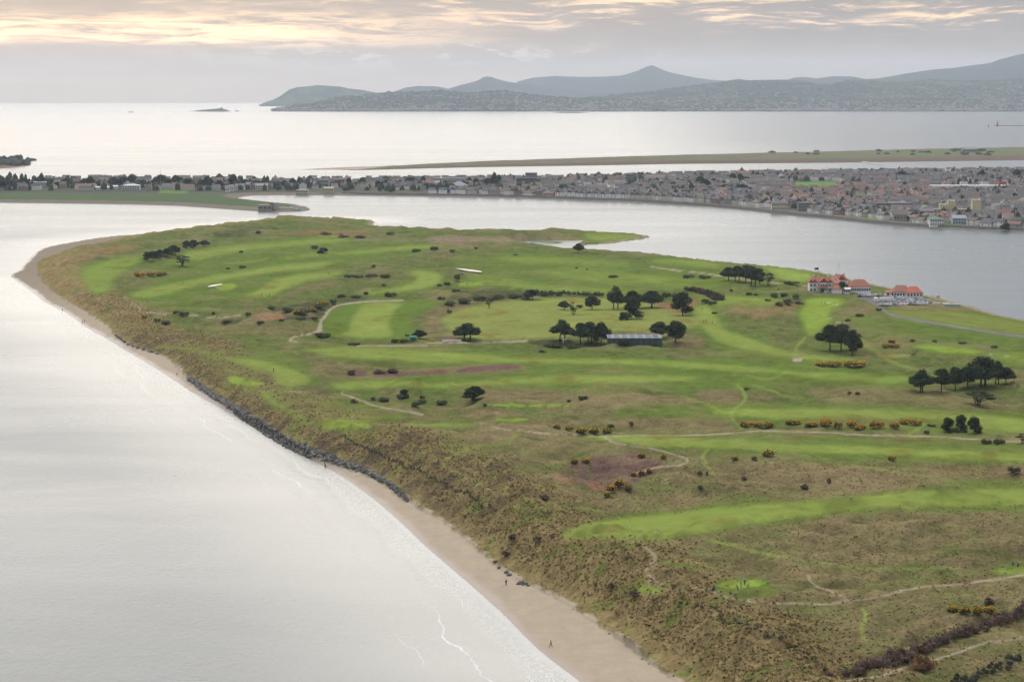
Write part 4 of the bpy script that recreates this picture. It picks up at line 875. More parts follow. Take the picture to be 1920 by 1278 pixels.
def make_bush(kind, seed):
    """low shrub about 2 wide (radius 1), 1 tall: (foliage, blossom or None)"""
    r = np.random.default_rng(seed); b = MB(); cen = []
    col = dict(dark=(.058, .066, .036), purple=(.100, .070, .058), green=(.055, .070, .034), gorse=(.050, .054, .026), gold=(.13, .095, .034), willow=(.20, .115, .060), teal=(.045, .070, .045))[kind]
    for i in range(9):
        a = r.random()*6.28; R = .62*math.sqrt(r.random()); h = .25+.42*(1-R)*r.random()+.1; cen.append((math.cos(a)*R, math.sin(a)*R, h, .34+.12*r.random(), .30+.12*r.random()))
    leaf_cloud(b, cen, 110, .085 if kind != 'willow' else .12, col, r, .4)
    fl = b.mesh('foliage', M_LEAF); bl = None
    if kind in ('gorse', 'gold'):
        q = MB(); n = 420
        k = r.integers(0, len(cen), n); ce = np.array(cen)[k]; d = r.normal(size=(n, 3)); d[:, 2] = np.abs(d[:, 2])*1.2; d /= np.linalg.norm(d, axis=1)[:, None]
        ctr = ce[:, :3]+d*np.stack([ce[:, 3], ce[:, 3], ce[:, 4]], 1)*1.04
        side = fbm(ctr[:, 0]*3+seed, ctr[:, 1]*3+ctr[:, 2]*3, 1.0, 2, .5, seed) > (-.10 if kind == 'gorse' else -.30); ctr = ctr[side & (ctr[:, 2] > .30)]; n = len(ctr)
        a = r.normal(size=(n, 3))*.055; bb = r.normal(size=(n, 3))*.055
        V = np.stack([ctr-a, ctr+bb, ctr+a*.6], 1).reshape(-1, 3); q.add(V, np.arange(3*n).reshape(-1, 3), (.75, .46, .03) if kind == 'gorse' else (.64, .36, .045))
        bl = q.mesh('blossom', M_LEAF)
    return fl, bl
BUSH = {}
def add_bush(kind, v, loc, rx, ry, h, rz, label, group=None, name='shrub', cat='shrub'):
    if (kind, v) not in BUSH: BUSH[(kind, v)] = make_bush(kind, v*7+len(kind))
    fl, bl = BUSH[(kind, v)]
    if bl is None:
        o = obj(name, fl); o.location = loc; o.rotation_euler = (0, 0, rz)
    else:
        o = empty(name, loc, rz); obj('foliage', fl, o); obj('blossom', bl, o)
    o.scale = (rx, ry, h); tag(o, label, cat, group); return o
M_WALL = simple_mat('rendered_wall', (1, 1, 1), .8, .05, .6, objcol=True)
M_ROOF = simple_mat('roof_covering', (1, 1, 1), .75, .14, 1.2, objcol=True)
M_PANE = simple_mat('window_glass', (.05, .06, .07), .15, .1, 1, spec=.5)
M_ATTR = simple_mat('painted_surface', (1, 1, 1), .6, .05, .8, attr=True)
M_OBJ = simple_mat('coloured_paint', (1, 1, 1), .45, .04, .8, objcol=True, spec=.5)
# ================================================================ FLAT LANDS ACROSS THE WATER
def flat_land(name, poly, top, colf, nu=300, ns=140, edge=14.0, relief=.5, seed=0, subs=1):
    w = smooth_line(gpts(poly+[poly[0]]), subs)[:-1]; P = np.array(w)
    u = np.linspace((P[:, 0]/P[:, 1]).min()-.001, (P[:, 0]/P[:, 1]).max()+.001, nu); s = np.linspace(1/(P[:, 1].min()-6), 1/(P[:, 1].max()+20), ns)
    Y = (1/s)[:, None]*np.ones(nu); X = u[None]*Y; ins = inside(X, Y, w); d = seg_dist(X, Y, w+[w[0]]); d = np.where(ins, d, -d)
    h = np.where(d > 0, .25+top*sst(d, 0, edge)+relief*fbm(X, Y, 45, 4, .5, seed)*sst(d, 0, edge*2), d*.05)
    Zc = h-drop(X, Y); i = np.arange(nu*ns).reshape(ns, nu)
    F = np.stack([i[:-1, :-1], i[:-1, 1:], i[1:, 1:], i[1:, :-1]], -1).reshape(-1, 4)
    V = np.stack([X, Y, Zc], -1).reshape(-1, 3); col = colf(X, Y, d, *project(X, Y, Zc)).reshape(-1, 3)
    v, f, e = sub_faces(V, F, h.reshape(-1)[F].max(1) > -.6, [col])
    o = obj(name, mesh_np(name, v, f, True, None, np.clip(e[0], .01, .9), M_ATTRLAND)); tag(o, kind='structure')
    def zat(x, y):
        x = np.asarray(x, float); y = np.asarray(y, float)
        j = np.clip((x/y-u[0])/(u[1]-u[0]), 0, nu-1.01); k = np.clip((1/y-s[0])/(s[1]-s[0]), 0, ns-1.01); j0 = j.astype(int); k0 = k.astype(int); a = j-j0; b = k-k0
        return Zc[k0, j0]*(1-b)*(1-a)+Zc[k0+1, j0]*b*(1-a)+Zc[k0, j0+1]*(1-b)*a+Zc[k0+1, j0+1]*b*a
    return o, w, zat
M_ATTRLAND = simple_mat('flat_land', (1, 1, 1), .95, .22, .12, attr=True, spec=.05)
def colmix(base, *layers):
    c = np.array(base)*np.ones(layers[0][1].shape+(3,))
    for cc, m in layers: m = np.clip(m, 0, 1)[..., None]; c = c*(1-m)+np.array(cc)*m
    return c
TOWN = [(-420, 372), (-200, 377), (0, 380), (150, 381.5), (320, 385), (380, 389), (437, 393), (470, 395.5), (503, 397), (540, 397.3), (570, 396), (582, 394), (577, 390), (570, 386.5), (537, 384), (487, 378.5), (458, 375), (440, 371.5), (463, 367.5), (487, 366),
  (640, 366.3), (782, 368.5), (857, 369.5), (960, 371.5), (1040, 374), (1102, 376.5), (1160, 378.5), (1210, 380.5), (1280, 385), (1340, 389), (1397, 394), (1447, 400), (1513, 407), (1560, 411), (1597, 415), (1633, 419.5), (1708, 426), (1760, 429), (1800, 430), (1850, 433), (1920, 435), (2100, 445), (2300, 452),
  (2300, 322), (1920, 324), (1600, 328), (1280, 333), (1100, 338), (960, 341), (640, 343), (0, 340), (-420, 336)]
def town_col(X, Y, d, px, py):
    g = fbm(X, Y, 60, 4, .6, 5); shore = 1-sst(d+fbm(X, Y, 20, 3, .6, 8)*10, 10, 26)
    spit = sst(640-px, 0, 60)*sst(py, 361, 366)*sst(d, 12, 26); left_far = sst(620-px, 0, 100)*(1-sst(py, 358, 364))
    grn = sst(g, .0, .25)*.5
    return colmix((.085, .085, .07), ((.09, .11, .05), grn), ((.055, .10, .022), spit*(.75+.5*g)), ((.05, .06, .035), left_far*.7), ((.17, .145, .12), shore),
                  ((.10, .19, .035), inpoly(px, py, [(1484, 341), (1575, 341), (1572, 352), (1490, 353)])), ((.11, .19, .04), inpoly(px, py, [(1614, 406), (1642, 406), (1644, 413), (1616, 412)])), ((.09, .15, .035), inpoly(px, py, [(1715, 421), (1800, 420), (1803, 426), (1718, 425)])), ((.10, .17, .04), inpoly(px, py, [(300, 356), (350, 356), (352, 363), (296, 362)])))
def inpoly(px, py, poly): return inside(px, py, poly).astype(float)
town_o, town_w, town_z = flat_land('town_ground', TOWN, 3.0, town_col, 520, 220, 16, .5, 3)
BULL = [(625, 318.7), (665, 317.6), (700, 315), (740, 310.5), (807, 307.5), (890, 303.5), (960, 301.5), (1100, 296.5), (1280, 291.5), (1500, 286.5), (1700, 281), (1920, 277), (2300, 268), (2300, 292), (1920, 300.5), (1800, 302), (1640, 304.3), (1500, 306), (1280, 307.2), (1140, 310), (960, 312.5), (850, 314.5), (740, 317.5), (667, 319.5)]
def bull_col(X, Y, d, px, py):
    top = np.interp(px, [a for a, b in BULL[:13]], [b for a, b in BULL[:13]]); bot = np.interp(px, [a for a, b in BULL[13:]][::-1], [b for a, b in BULL[13:]][::-1])
    v = (py-top)/(bot-top+1e-6)+.12*fbm(px/6, py*2, 12, 3, .5, 4); g = fbm(px/5, py*2, 9, 3, .6, 6)
    mud = sst(v, .50, .66); grn = sst(px, 1480, 1560)*(1-sst(v, .5, .6))*sst(v, .12, .3)*sst(g, -.3, .1)
    return colmix((.14, .125, .075), ((.11, .11, .055), sst(g, 0, .3)), ((.09, .145, .038), grn*.8), ((.12, .085, .062), mud))
bull_o, bull_w, bull_z = flat_land('sandy_island', BULL, 3.5, bull_col, 380, 60, 60, 2.2, 9)
spit_o, _, _ = flat_land('sand_spit', [(563, 318.2), (600, 315.8), (640, 314), (700, 312.2), (760, 309), (700, 314.6), (650, 317.4), (600, 318.6)], 1.2, lambda X, Y, d, px, py: colmix((.32, .26, .20), ((.30, .24, .18), d*0)), 120, 16, 30, .2, 2)
HEADL = [(-420, 330), (-200, 322), (0, 317), (30, 313.5), (50, 310.5), (54, 308.5), (50, 306), (58, 303.5), (55, 302), (63, 300.5), (55, 299.3), (40, 298), (0, 296), (-200, 290), (-420, 288)]
head_o, head_w, head_z = flat_land('wooded_point', HEADL, 3.0, lambda X, Y, d, px, py: colmix((.055, .06, .04), ((.20, .12, .09), 1-sst(d, 8, 40))), 160, 50, 40, .5, 12)
# ---------------------------------------------------------------- houses
WALLC = [(.76, .73, .67), (.80, .79, .76), (.60, .55, .45), (.36, .33, .30), (.30, .20, .16), (.62, .52, .34), (.50, .48, .46)]
ROOFC = [(.105, .10, .105), (.135, .115, .105), (.21, .12, .10), (.085, .088, .098), (.135, .118, .11)]
WN = ['cream', 'white', 'buff', 'grey', 'brick', 'yellow', 'pale grey']; RN = ['slate', 'brown', 'red', 'dark', 'russet']
def house_protos():
    out = []
    for k, (w, d, e, rr, ax) in enumerate(((10, 8.5, 5.2, 8.3, 'x'), (8.5, 10, 5.4, 8.6, 'y'), (14, 9, 3.1, 6.2, 'x'), (12, 8, 5.6, 8.8, 'x'))):
        wl = MB().house_walls(-w/2, w/2, -d/2, d/2, -1.5, e, rr-.25, ax).mesh('wall', M_WALL)
        rf = MB().gable(-w/2, w/2, -d/2, d/2, e, 0, rr, ax, .45, .22, 1.6 if k == 3 else 0).mesh('roof', M_ROOF)
        ch = MB().box(w*.22, w*.22+1.1, -.5, .6, rr-1.4, rr+1.1).mesh('chimney', M_WALL)
        wn = MB().box(-.7, .7, -.06, .06, -.6, .6).mesh('window', M_PANE)
        zs = (1.4, 4.1) if e > 4 else (1.5,)
        spots = [(x, -d/2-.03, z) for x in (-w*.28, w*.28) for z in zs]
        out.append((wl, rf, ch, wn, spots, (w, d)))
    return out
HP = house_protos()
def add_house(k, x, y, z, rz, wc, rc, sx, label, group, windows):
    wl, rf, ch, wn, spots, _ = HP[k]; o = empty('house', (x, y, z), rz); o.scale = (sx, 1, 1)
    a = obj('wall', wl, o); a.color = (*WALLC[wc], 1); b = obj('roof', rf, o); b.color = (*ROOFC[rc], 1); c = obj('chimney', ch, b); c.color = (.25, .17, .14, 1)
    if windows:
        for s_ in spots: q = obj('window', wn, o); q.location = s_
    tag(o, label, 'house', group); return o
LANDM = [(1075, 'facing the golf spit'), (1150, 'opening the white terrace'), (1230, 'midway along the white terrace'), (1290, 'ending the white terrace'), (1360, 'by the promenade wall'), (1430, 'on the bend of the shore road'), (1500, 'near the yellow apartments'),
         (1570, 'before the shore green'), (1640, 'at the little shore green'), (1720, 'below the dark school block'), (1780, 'below the cream towers'), (1850, 'past the cream towers'), (2400, 'along the last stretch of shore')]
def dist_shore(x, y): return seg_dist(x, y, TS)
TS = [p for p in smooth_line(gpts(TOWN[20:43]), 1)]
BIGS = []        # footprints of the large buildings, kept clear of houses
def build_houses():
    cand = []
    # seafront row following the shore
    L = np.array(TS); seg = np.hypot(*(L[1:]-L[:-1]).T); cum = np.concatenate([[0], np.cumsum(seg)]); tot = cum[-1]; s = 120.0
    while s < tot-60:
        for row, off in ((0, 24), (1, 50), (2, 78)):
            i = np.searchsorted(cum, s)-1; t = (s-cum[i])/seg[i]; p = L[i]*(1-t)+L[i+1]*t; dr = (L[i+1]-L[i])/seg[i]; nrm = np.array([-dr[1], dr[0]]); nrm = nrm if nrm[1] > 0 else -nrm
            q = p+nrm*(off+random.uniform(-3, 3)); ang = math.atan2(dr[1], dr[0]); px, py = project(q[0], q[1], 3)
            if row and random.random() < .12: continue
            if px < 700 and random.random() < .55: continue
            cand.append((q[0]+row*5, q[1], ang+random.uniform(-.05, .05), row, float(px), float(py)))
        s += random.uniform(10.5, 14.5) if 1050 < project(p[0], p[1], 3)[0] < 1290 else random.uniform(12, 19)
    def clear(x, y): return all((abs(x-bx) > bw or abs(y-by) > bd) for bx, by, bw, bd in BIGS)
    cand = [c for c in cand if clear(c[0], c[1])]; cand.sort(key=lambda c: (c[1]+0.35*abs(c[0])*0)*(1 if c[3] else .86))
    ind = cand[:300]; rest = cand[300:]; ind.sort(key=lambda c: c[4]); cnt = {}
    for x, y, a, row, px, py in ind:
        terr = 1050 < px < 1300 and row == 0
        wc = random.choice([1, 1, 0, 1]) if terr else random.choices(range(7), [4, 5, 3, 3, 3, 1, 2])[0]
        if 1190 < px < 1265 and row == 0: wc = random.choice([0, 2, 2])
        rc = random.choices(range(5), [4, 3, 2, 3, 2])[0]; k = 1 if terr else random.choice([0, 0, 1, 2, 3]); lm = next(t for lim, t in LANDM if px < lim)
        rowt = ('on the seafront', 'one row back', 'two rows back')[row]; key = (WN[wc], RN[rc], rowt, lm, k == 2); n = cnt.get(key, 0); cnt[key] = n+1
        lab = f"{WN[wc]} {'bungalow' if k == 2 else 'house'} under {RN[rc]} roof {rowt} {lm}"
        if n: lab = f"{ordn(n)} {WN[wc]} {RN[rc]}-roofed {'bungalow' if k == 2 else 'house'} {rowt} {lm}"
        add_house(k, x, y, float(town_z(x, y))-.2, a, wc, rc, random.uniform(.85, 1.15), lab, 'houses along the far seafront', row == 0 and px > 1000)
    # the streets behind: one mass
    X, Y, Rz, Wd = [], [], [], []
    for (x0, x1, sp, ang) in ((-700, 250, 30, .04), (250, 1500, 27, -.10)):
        for yy in np.arange(2250, 4000, sp):
            st = 2
            for xx in np.arange(x0, x1, 1):
                if st > 0: st -= 1; continue
                w = random.uniform(8, 12) if random.random() < .7 else random.uniform(14, 30); st = w+random.choice([.5, .5, 2, 5, 9])
                y = yy+ang*(xx-x0)+random.uniform(-2, 2)+fbm(np.array([xx]), np.array([yy]), 300, 2, .5, 3)[0]*60
                X.append(xx+w/2); Y.append(y); Rz.append(ang+random.uniform(-.06, .06)+(math.pi/2 if random.random() < .1 else 0)); Wd.append(w)
    X = np.array(X+[c[0] for c in rest]); Y = np.array(Y+[c[1] for c in rest]); Rz = np.array(Rz+[c[2] for c in rest]); Wd = np.array(Wd+[10.0]*len(rest))
    px, py = project(X, Y, np.full(len(X), 3.0)); ins = inside(X, Y, town_w)
    d = dist_shore(X, Y); ok = ins & (d > 92) & ~inside(px, py, [(1480, 340), (1580, 340), (1578, 357), (1486, 358)]) & ~((px < 600) & (py > 357))
    ok &= np.array([clear(a, b) for a, b in zip(X, Y)])
    ok &= ~((px < 720) & (rng.random(len(X)) < .6)) & ~((px >= 720) & (rng.random(len(X)) < .12))
    if len(rest): ok[-len(rest):] = True
    X, Y, Rz, Wd, px, py = X[ok], Y[ok], Rz[ok], Wd[ok], px[ok], py[ok]; n = len(X)
    wci = rng.choice(7, n, p=[.22, .20, .12, .18, .08, .04, .16]); rci = rng.choice(5, n, p=[.27, .27, .10, .18, .18])
    red = (px > 1440) & (px < 1740) & (py > 352) & (py < 385) & (rng.random(n) < .45); rci[red] = 2
    cw = np.array(WALLC)[wci]*(.85+.25*rng.random((n, 1))); crf = np.array(ROOFC)[rci]*(.8+.5*rng.random((n, 1)))
    z = town_z(X, Y)-.3; hts = np.where(rng.random(n) < .8, 5.3, 3.2)+rng.random(n)*.8
    V, F, Cc = boxes_np(X, Y, z, Wd, np.full(n, 8.5), hts, cw, .36, Rz, crf)
    o = obj('streets_of_houses', mesh_np('streets_of_houses', V, tris(F), False, None, Cc, M_MASS)); tag(o, 'packed streets of roofs and gables behind the seafront', 'houses', kind='stuff')
    # chimneys and white dormers, joined to the mass above
    k = rng.choice(n, int(n*.5)); V, F, Cc = boxes_np(X[k]+rng.normal(size=len(k))*2, Y[k], z[k]+hts[k]+1.6, np.full(len(k), 1.3), np.full(len(k), .9), np.full(len(k), 2.4), np.where(rng.random((len(k), 1)) < .4, .6, .2)*np.array([[1, .92, .85]]), 0.0)
    o = obj('chimney_stacks', mesh_np('chimney_stacks', V, tris(F), False, None, Cc, M_MASS)); tag(o, 'chimney stacks over the streets behind the seafront', 'chimneys', kind='stuff')
    return n
def block(name, px, py, wpx, d, h, wc, rc, label, cat='building', roof='flat', rise=3.0, wx=0, wz=0, rz=0.0, land=None, zb=None, fl=.12):
    """a larger building standing on the far land, its front at photo pixel px,py"""
    land = land or town_z; gx, gy = (float(v) for v in ground(px, py, 3.2)); W = wpx*gy/FPX; z = float(land(gx, gy+d/2)) if zb is None else zb
    BIGS.append((gx, gy+d/2, W/2+7, d/2+16)); o = empty(name, (gx, gy+d/2, z), rz)
    if roof == 'gable':
        wl = MB().house_walls(-W/2, W/2, -d/2, d/2, -1.5, h, h+rise-.3); rf = MB().gable(-W/2, W/2, -d/2, d/2, h, 0, h+rise, 'x', .5, .3)
    elif roof == 'hip':
        wl = MB().box(-W/2, W/2, -d/2, d/2, -1.5, h); rf = MB().gable(-W/2, W/2, -d/2, d/2, h+.01, 0, h+rise, 'x', .6, .3, min(d*.5, W*.45))
    elif roof == 'dome':
        wl = MB().box(-W/2, W/2, -d/2, d/2, -1.5, h*.5); rf = MB(); n, m = 14, 7; V = []; F = []
        for i in range(m):
            a = math.pi*i/(m-1)
            for j in range(n+1): t = -1+2*j/n; V.append((t*W/2, -math.cos(a)*d/2, h*.5+.01+math.sin(a)*(h*.5+rise)*math.sqrt(max(0, 1-(abs(t)**2.4)*.9))))
        for i in range(m-1):
            for j in range(n): F.append((i*(n+1)+j, i*(n+1)+j+1, (i+1)*(n+1)+j+1, (i+1)*(n+1)+j))
        rf.add(V, F)
    else:
        wl = MB().box(-W/2, W/2, -d/2, d/2, -1.5, h); rf = MB().box(-W/2-.3, W/2+.3, -d/2-.3, d/2+.3, h+.01, h+.6)
    a = obj('wall', wl.mesh('wall', M_WALL), o); a.color = (*wc, 1); b = obj('roof', rf.mesh('roof', M_ROOF, roof == 'dome'), o); b.color = (*rc, 1)
    if wx:
        ww_ = W/wx; me = MB().box(-ww_*.28, ww_*.28, -.06, .06, -.75, .75).mesh('window', M_PANE)
        for i in range(wx):
            for j in range(wz):
                q = obj('window', me, o); q.location = (-W/2+ww_*(i+.5), -d/2-.03, h*(j+.55)/wz)
    tag(o, label, cat); return o
CR = (.60, .52, .33); WH = (.74, .73, .71); GY = (.36, .36, .37); DK = (.12, .12, .13); BR = (.28, .17, .13); SL = (.12, .12, .13)
cs_ = block('towered_building', 1782, 406, 112, 12, 7, CR, (.30, .27, .20), 'long cream building with square towers behind the town shore', 'building', 'flat', wx=18, wz=2)
W_ = 112*cs_.location.y/FPX
for tx, tw, th in ((-.42, 4.5, 10), (-.12, 7, 12), (.02, 8, 16), (.43, 9, 17)):
    q = obj('tower', MB().box(-tw/2+tx*W_, tw/2+tx*W_, -8.2, 1, -1, th).mesh('tower', M_WALL), cs_); q.color = (*CR, 1)
    for i in range(3): p_ = obj('parapet', MB().box(tx*W_-tw/2-.3+i*(tw*.38), tx*W_-tw/2-.3+i*(tw*.38)+tw*.24, -8.5, 1.3, th+.01, th+1.2).mesh('parapet', M_WALL), q); p_.color = (*CR, 1)
block('stand_building', 1819, 360, 142, 22, 8, WH, (.62, .62, .62), 'long white flat roofed stand with two raised bays in the town', 'building', 'flat', wx=24, wz=1)
for px, c in ((1808, WH), (1847, WH), (1879, (.42, .12, .10))): block('roof_bay', px, 357.5, 13, 8, 12, c, (.40, .12, .10), {1808: 'boxy white bay with red fascia over the stand, nearer the estuary mouth', 1847: 'second boxy white bay with red fascia over the middle of the stand', 1879: 'red walled bay closing the far end of the stand'}[px], 'building')
block('domed_hall', 1126, 356, 37, 22, 6, (.50, .50, .48), (.42, .44, .43), 'pale round roofed sports hall among brown roofs', 'hall', 'dome', 1.5)
block('office_block', 988, 350, 40, 16, 12, DK, SL, 'bulky dark block rising above the roofs by the narrow strait', 'building', wx=7, wz=3)
block('office_block', 996, 346, 22, 10, 16, (.20, .22, .23), SL, 'upper storey block with flat roof behind the bulky dark block', 'building', wx=4, wz=4)
block('sports_hall', 860, 358, 33, 22, 6.5, (.42, .13, .09), (.25, .26, .29), 'red walled hall under a wide grey hipped roof', 'hall', 'hip', 6)
block('blue_shed', 838, 361.5, 11, 8, 5, (.04, .09, .33), (.15, .2, .35), 'bright blue shed beside the red walled hall', 'shed')
block('white_hall', 825, 352, 20, 12, 8, WH, (.75, .75, .73), 'white flat hall behind the red walled hall', 'hall', wx=3, wz=1)
block('long_hall', 838, 347, 60, 10, 9, (.38, .36, .34), (.28, .30, .30), 'long grey flat block behind the white hall', 'building', wx=10, wz=1)
block('flats', 1181, 346, 15, 12, 14, (.19, .20, .22), SL, 'square dark block of flats on the town skyline', 'flats', wx=4, wz=4)
block('gabled_terrace', 1228, 345, 36, 9, 10, WH, (.22, .17, .16), 'row of tall white gabled houses on the town skyline', 'terrace', 'gable', 3, 8, 2)
block('apartments', 1462, 394, 30, 12, 8, (.60, .55, .36), SL, 'pale yellow apartment block on the seafront', 'flats', 'gable', 2.5, 10, 2)
block('apartments', 1508, 396, 22, 12, 9, (.25, .22, .22), (.16, .14, .14), 'dark brown apartment block beside the yellow one', 'flats', 'flat', 2.5, 7, 3)
block('school', 1677, 397, 66, 12, 9, (.18, .155, .17), (.13, .125, .14), 'long dark three storey school behind the shore houses', 'school', 'flat', 2, 22, 3)
block('school', 1738, 411, 26, 12, 8, (.20, .16, .17), (.16, .145, .16), 'purplish brown school wing below the cream towers', 'school', 'gable', 3.5, 8, 2)
block('green_roof_house', 1757, 422, 26, 12, 6.5, WH, (.11, .20, .13), 'white two storey house with green roof by the water', 'house', 'hip', 2.5, 6, 2)
block('blue_house', 1799, 420, 25, 10, 5.5, (.42, .47, .55), (.30, .33, .38), 'pale blue house with grey gables near the water', 'house', 'gable', 3.5, 5, 2)
block('stone_church', 1688, 414, 24, 10, 6, (.33, .29, .24), (.20, .175, .15), 'weathered stone hall with steep roof at the shore', 'hall', 'gable', 6, 4, 1)
block('villa', 245, 357, 32, 14, 6, (.58, .58, .57), (.55, .55, .55), 'wide pale villa with hipped roof among the dark trees', 'villa', 'hip', 2.5, 7, 2)
block('flat_hall', 72, 350, 34, 12, 6, (.45, .44, .44), (.62, .60, .60), 'low hall with pale flat roof among dark trees', 'hall', wx=8, wz=1)
block('villa', 566, 362, 22, 10, 6.5, (.60, .55, .36), (.28, .26, .24), 'cream yellow villa close behind the sea wall', 'villa', 'hip', 2, 6, 2)
block('villa', 490, 357, 22, 10, 6, (.62, .60, .58), (.30, .28, .27), 'white gabled villa in the trees', 'villa', 'gable', 3, 5, 2)
block('villa', 616, 361, 18, 9, 5.5, (.60, .52, .33), (.40, .38, .33), 'long buff bungalow near the cream yellow villa', 'villa', 'gable', 2, 5, 1)
block('brick_house', 636, 351, 20, 10, 10, (.35, .20, .16), (.15, .12, .12), 'tall red brick house above the sea wall', 'house', 'gable', 3, 5, 3)
block('grey_house', 604, 350, 22, 10, 9, (.30, .31, .32), SL, 'grey slate roofed house with four chimneys by the brick one', 'house', 'hip', 2.5, 5, 2)
for i, (a, b) in enumerate(((426, 360), (434, 358), (445, 357), (454, 356), (465, 353))): block('gabled_house', a, b, 8, 9, 5, WH, (.20, .19, .20), f'{ORD[i]} in the stepped line of small white gabled houses by the inlet', 'house', 'gable', 3.5, 2, 1)
for i, (a, b) in enumerate(((168, 354), (182, 356), (196, 354), (206, 356), (216, 354))): block('greenhouse', a, b, 9, 6, 3, (.60, .62, .62), (.70, .72, .72), f'{ORD[i]} of the small pale roofs before the wide villa', 'outbuilding', 'gable', 1.6)
block('slip_wall', 568, 364.6, 36, 3, 2.2, (.62, .62, .62), (.66, .66, .66), 'long white quay wall at the water below the villas', 'wall')
block('old_fort', 497, 391.5, 26, 12, 6, (.33, .29, .25), (.30, .27, .23), 'ruined grey boathouse block on the grassy spit', 'building', wx=3, wz=1)
block('club_hut', 509, 391, 7, 8, 7, (.33, .13, .11), (.26, .15, .13), 'dark red hut joined to the ruined boathouse', 'hut')
block('club_hut', 517, 391, 9, 7, 6.5, (.42, .40, .42), (.40, .38, .42), 'grey lilac hut beside the dark red one', 'hut')
block('beach_club', 1820, 285.5, 30, 18, 6, (.30, .28, .26), (.20, .18, .18), 'brown clubhouse among shrubs on the sandy island', 'building', 'hip', 3, 6, 1, land=bull_z)
n_h = build_houses()
# seafront wall
L = [p for p in smooth_line(gpts(TOWN[20:43]), 1)]; mb = MB()
cl = [(x, y+9) for x, y in L]
for (a, b) in zip(cl[:-1], cl[1:]):
    dx, dy = b[0]-a[0], b[1]-a[1]; l = math.hypot(dx, dy); nx, ny = -dy/l*.5, dx/l*.5; za = -drop(*a)+.3; zb = -drop(*b)+.3; h = 3.3
    mb.add([(a[0]-nx, a[1]-ny, za), (b[0]-nx, b[1]-ny, zb), (b[0]+nx, b[1]+ny, zb), (a[0]+nx, a[1]+ny, za), (a[0]-nx, a[1]-ny, za+h), (b[0]-nx, b[1]-ny, zb+h), (b[0]+nx, b[1]+ny, zb+h), (a[0]+nx, a[1]+ny, za+h)], [(0, 1, 5, 4), (4, 5, 6, 7), (2, 3, 7, 6), (1, 2, 6, 5), (3, 0, 4, 7)], (.21, .20, .19))
sw = obj('sea_wall', mb.mesh('sea_wall', M_ATTR)); tag(sw, 'long low grey sea wall in front of the town', 'wall')
# trees of the town: the big ones stand as things, the small ones fill the gardens
TT = [(10, 356, 26, 46, 'round'), (45, 352, 22, 30, 'round'), (76, 349, 22, 26, 'round'), (92, 349, 18, 20, 'round'), (110, 352, 14, 22, 'bushy'), (125, 351, 20, 24, 'round'), (157, 352, 22, 14, 'pine'), (170, 353, 28, 18, 'pine'), (192, 351, 18, 14, 'bare'), (212, 351, 24, 20, 'pine'), (232, 350, 22, 20, 'round'), (248, 349, 26, 22, 'round'),
      (268, 350, 17, 12, 'pine'), (292, 350, 20, 16, 'round'), (302, 350, 26, 22, 'round'), (316, 351, 20, 16, 'round'), (330, 349, 26, 18, 'pine'), (352, 352, 20, 24, 'round'), (376, 351, 18, 16, 'round'), (389, 353, 28, 20, 'round'), (411, 353, 18, 18, 'round'), (420, 351, 17, 10, 'bare'), (438, 352, 30, 18, 'round'), (453, 350, 24, 7, 'bushy'), (461, 352, 18, 16, 'round'), (480, 352, 17, 26, 'round'), (497, 352, 18, 24, 'round'),
      (515, 352, 16, 18, 'bare'), (533, 352, 17, 14, 'round'), (549, 352, 20, 18, 'round'), (572, 353, 18, 20, 'round'), (584, 350, 10, 6, 'bushy'), (654, 352, 18, 12, 'round'), (668, 352, 12, 12, 'round'), (680, 352, 20, 15, 'round'), (708, 352, 14, 14, 'round'), (722, 353, 15, 14, 'round'), (735, 352, 12, 12, 'bare'), (748, 351, 12, 16, 'round'), (768, 350, 19, 18, 'round'), (793, 349, 18, 12, 'round'), (800, 356, 12, 16, 'round'),
      (880, 349, 18, 12, 'pine'), (893, 350, 16, 14, 'round'), (905, 350, 14, 14, 'bare'), (916, 355, 22, 20, 'round'), (927, 352, 29, 14, 'round'), (935, 350, 22, 14, 'round'), (1057, 361, 16, 22, 'round'), (1178, 356, 14, 16, 'round'), (1200, 358, 12, 24, 'round'), (1262, 352, 12, 14, 'round'), (1312, 352, 22, 18, 'round'), (1322, 356, 20, 22, 'round'), (1337, 348, 14, 12, 'round'), (1374, 344, 20, 16, 'round'), (1388, 344, 19, 14, 'round'), (1400, 344, 14, 14, 'round'),
      (1360, 360, 14, 36, 'round'), (1392, 362, 16, 34, 'round'), (1408, 366, 12, 24, 'round'), (1322, 366, 12, 20, 'round'), (1462, 364, 13, 26, 'round'), (1490, 368, 11, 18, 'round'), (1442, 378, 10, 16, 'round'), (1544, 374, 9, 9, 'round'), (1466, 340, 9, 14, 'round'), (1612, 336, 11, 16, 'bare'), (1660, 337, 12, 16, 'bare'), (1690, 337, 16, 26, 'round'), (1708, 337, 14, 14, 'bare'), (1725, 338, 10, 18, 'round'), (1778, 336, 11, 16, 'bare'), (1840, 336, 16, 18, 'round'),
      (1870, 336, 10, 10, 'round'), (1906, 338, 22, 20, 'round'), (1656, 380, 12, 22, 'round'), (1767, 362, 12, 16, 'round'), (1735, 376, 14, 18, 'round'), (1780, 362, 8, 10, 'round'), (1826, 390, 15, 14, 'round'), (1902, 378, 16, 16, 'round'), (1886, 428, 17, 20, 'round'), (1625, 384, 12, 20, 'bare'), (1730, 392, 14, 26, 'bare'), (1880, 398, 14, 26, 'bare'), (1495, 384, 9, 20, 'bare'), (1545, 356, 6, 12, 'round'), (-60, 352, 26, 60, 'round'), (1960, 340, 20, 26, 'round')]
def zone(px): return 'among the villas' if px < 640 else ('by the red hall' if px < 950 else ('in the middle of the town' if px < 1330 else ('in the terraced streets' if px < 1600 else 'near the cream towers')))
cnt = {}
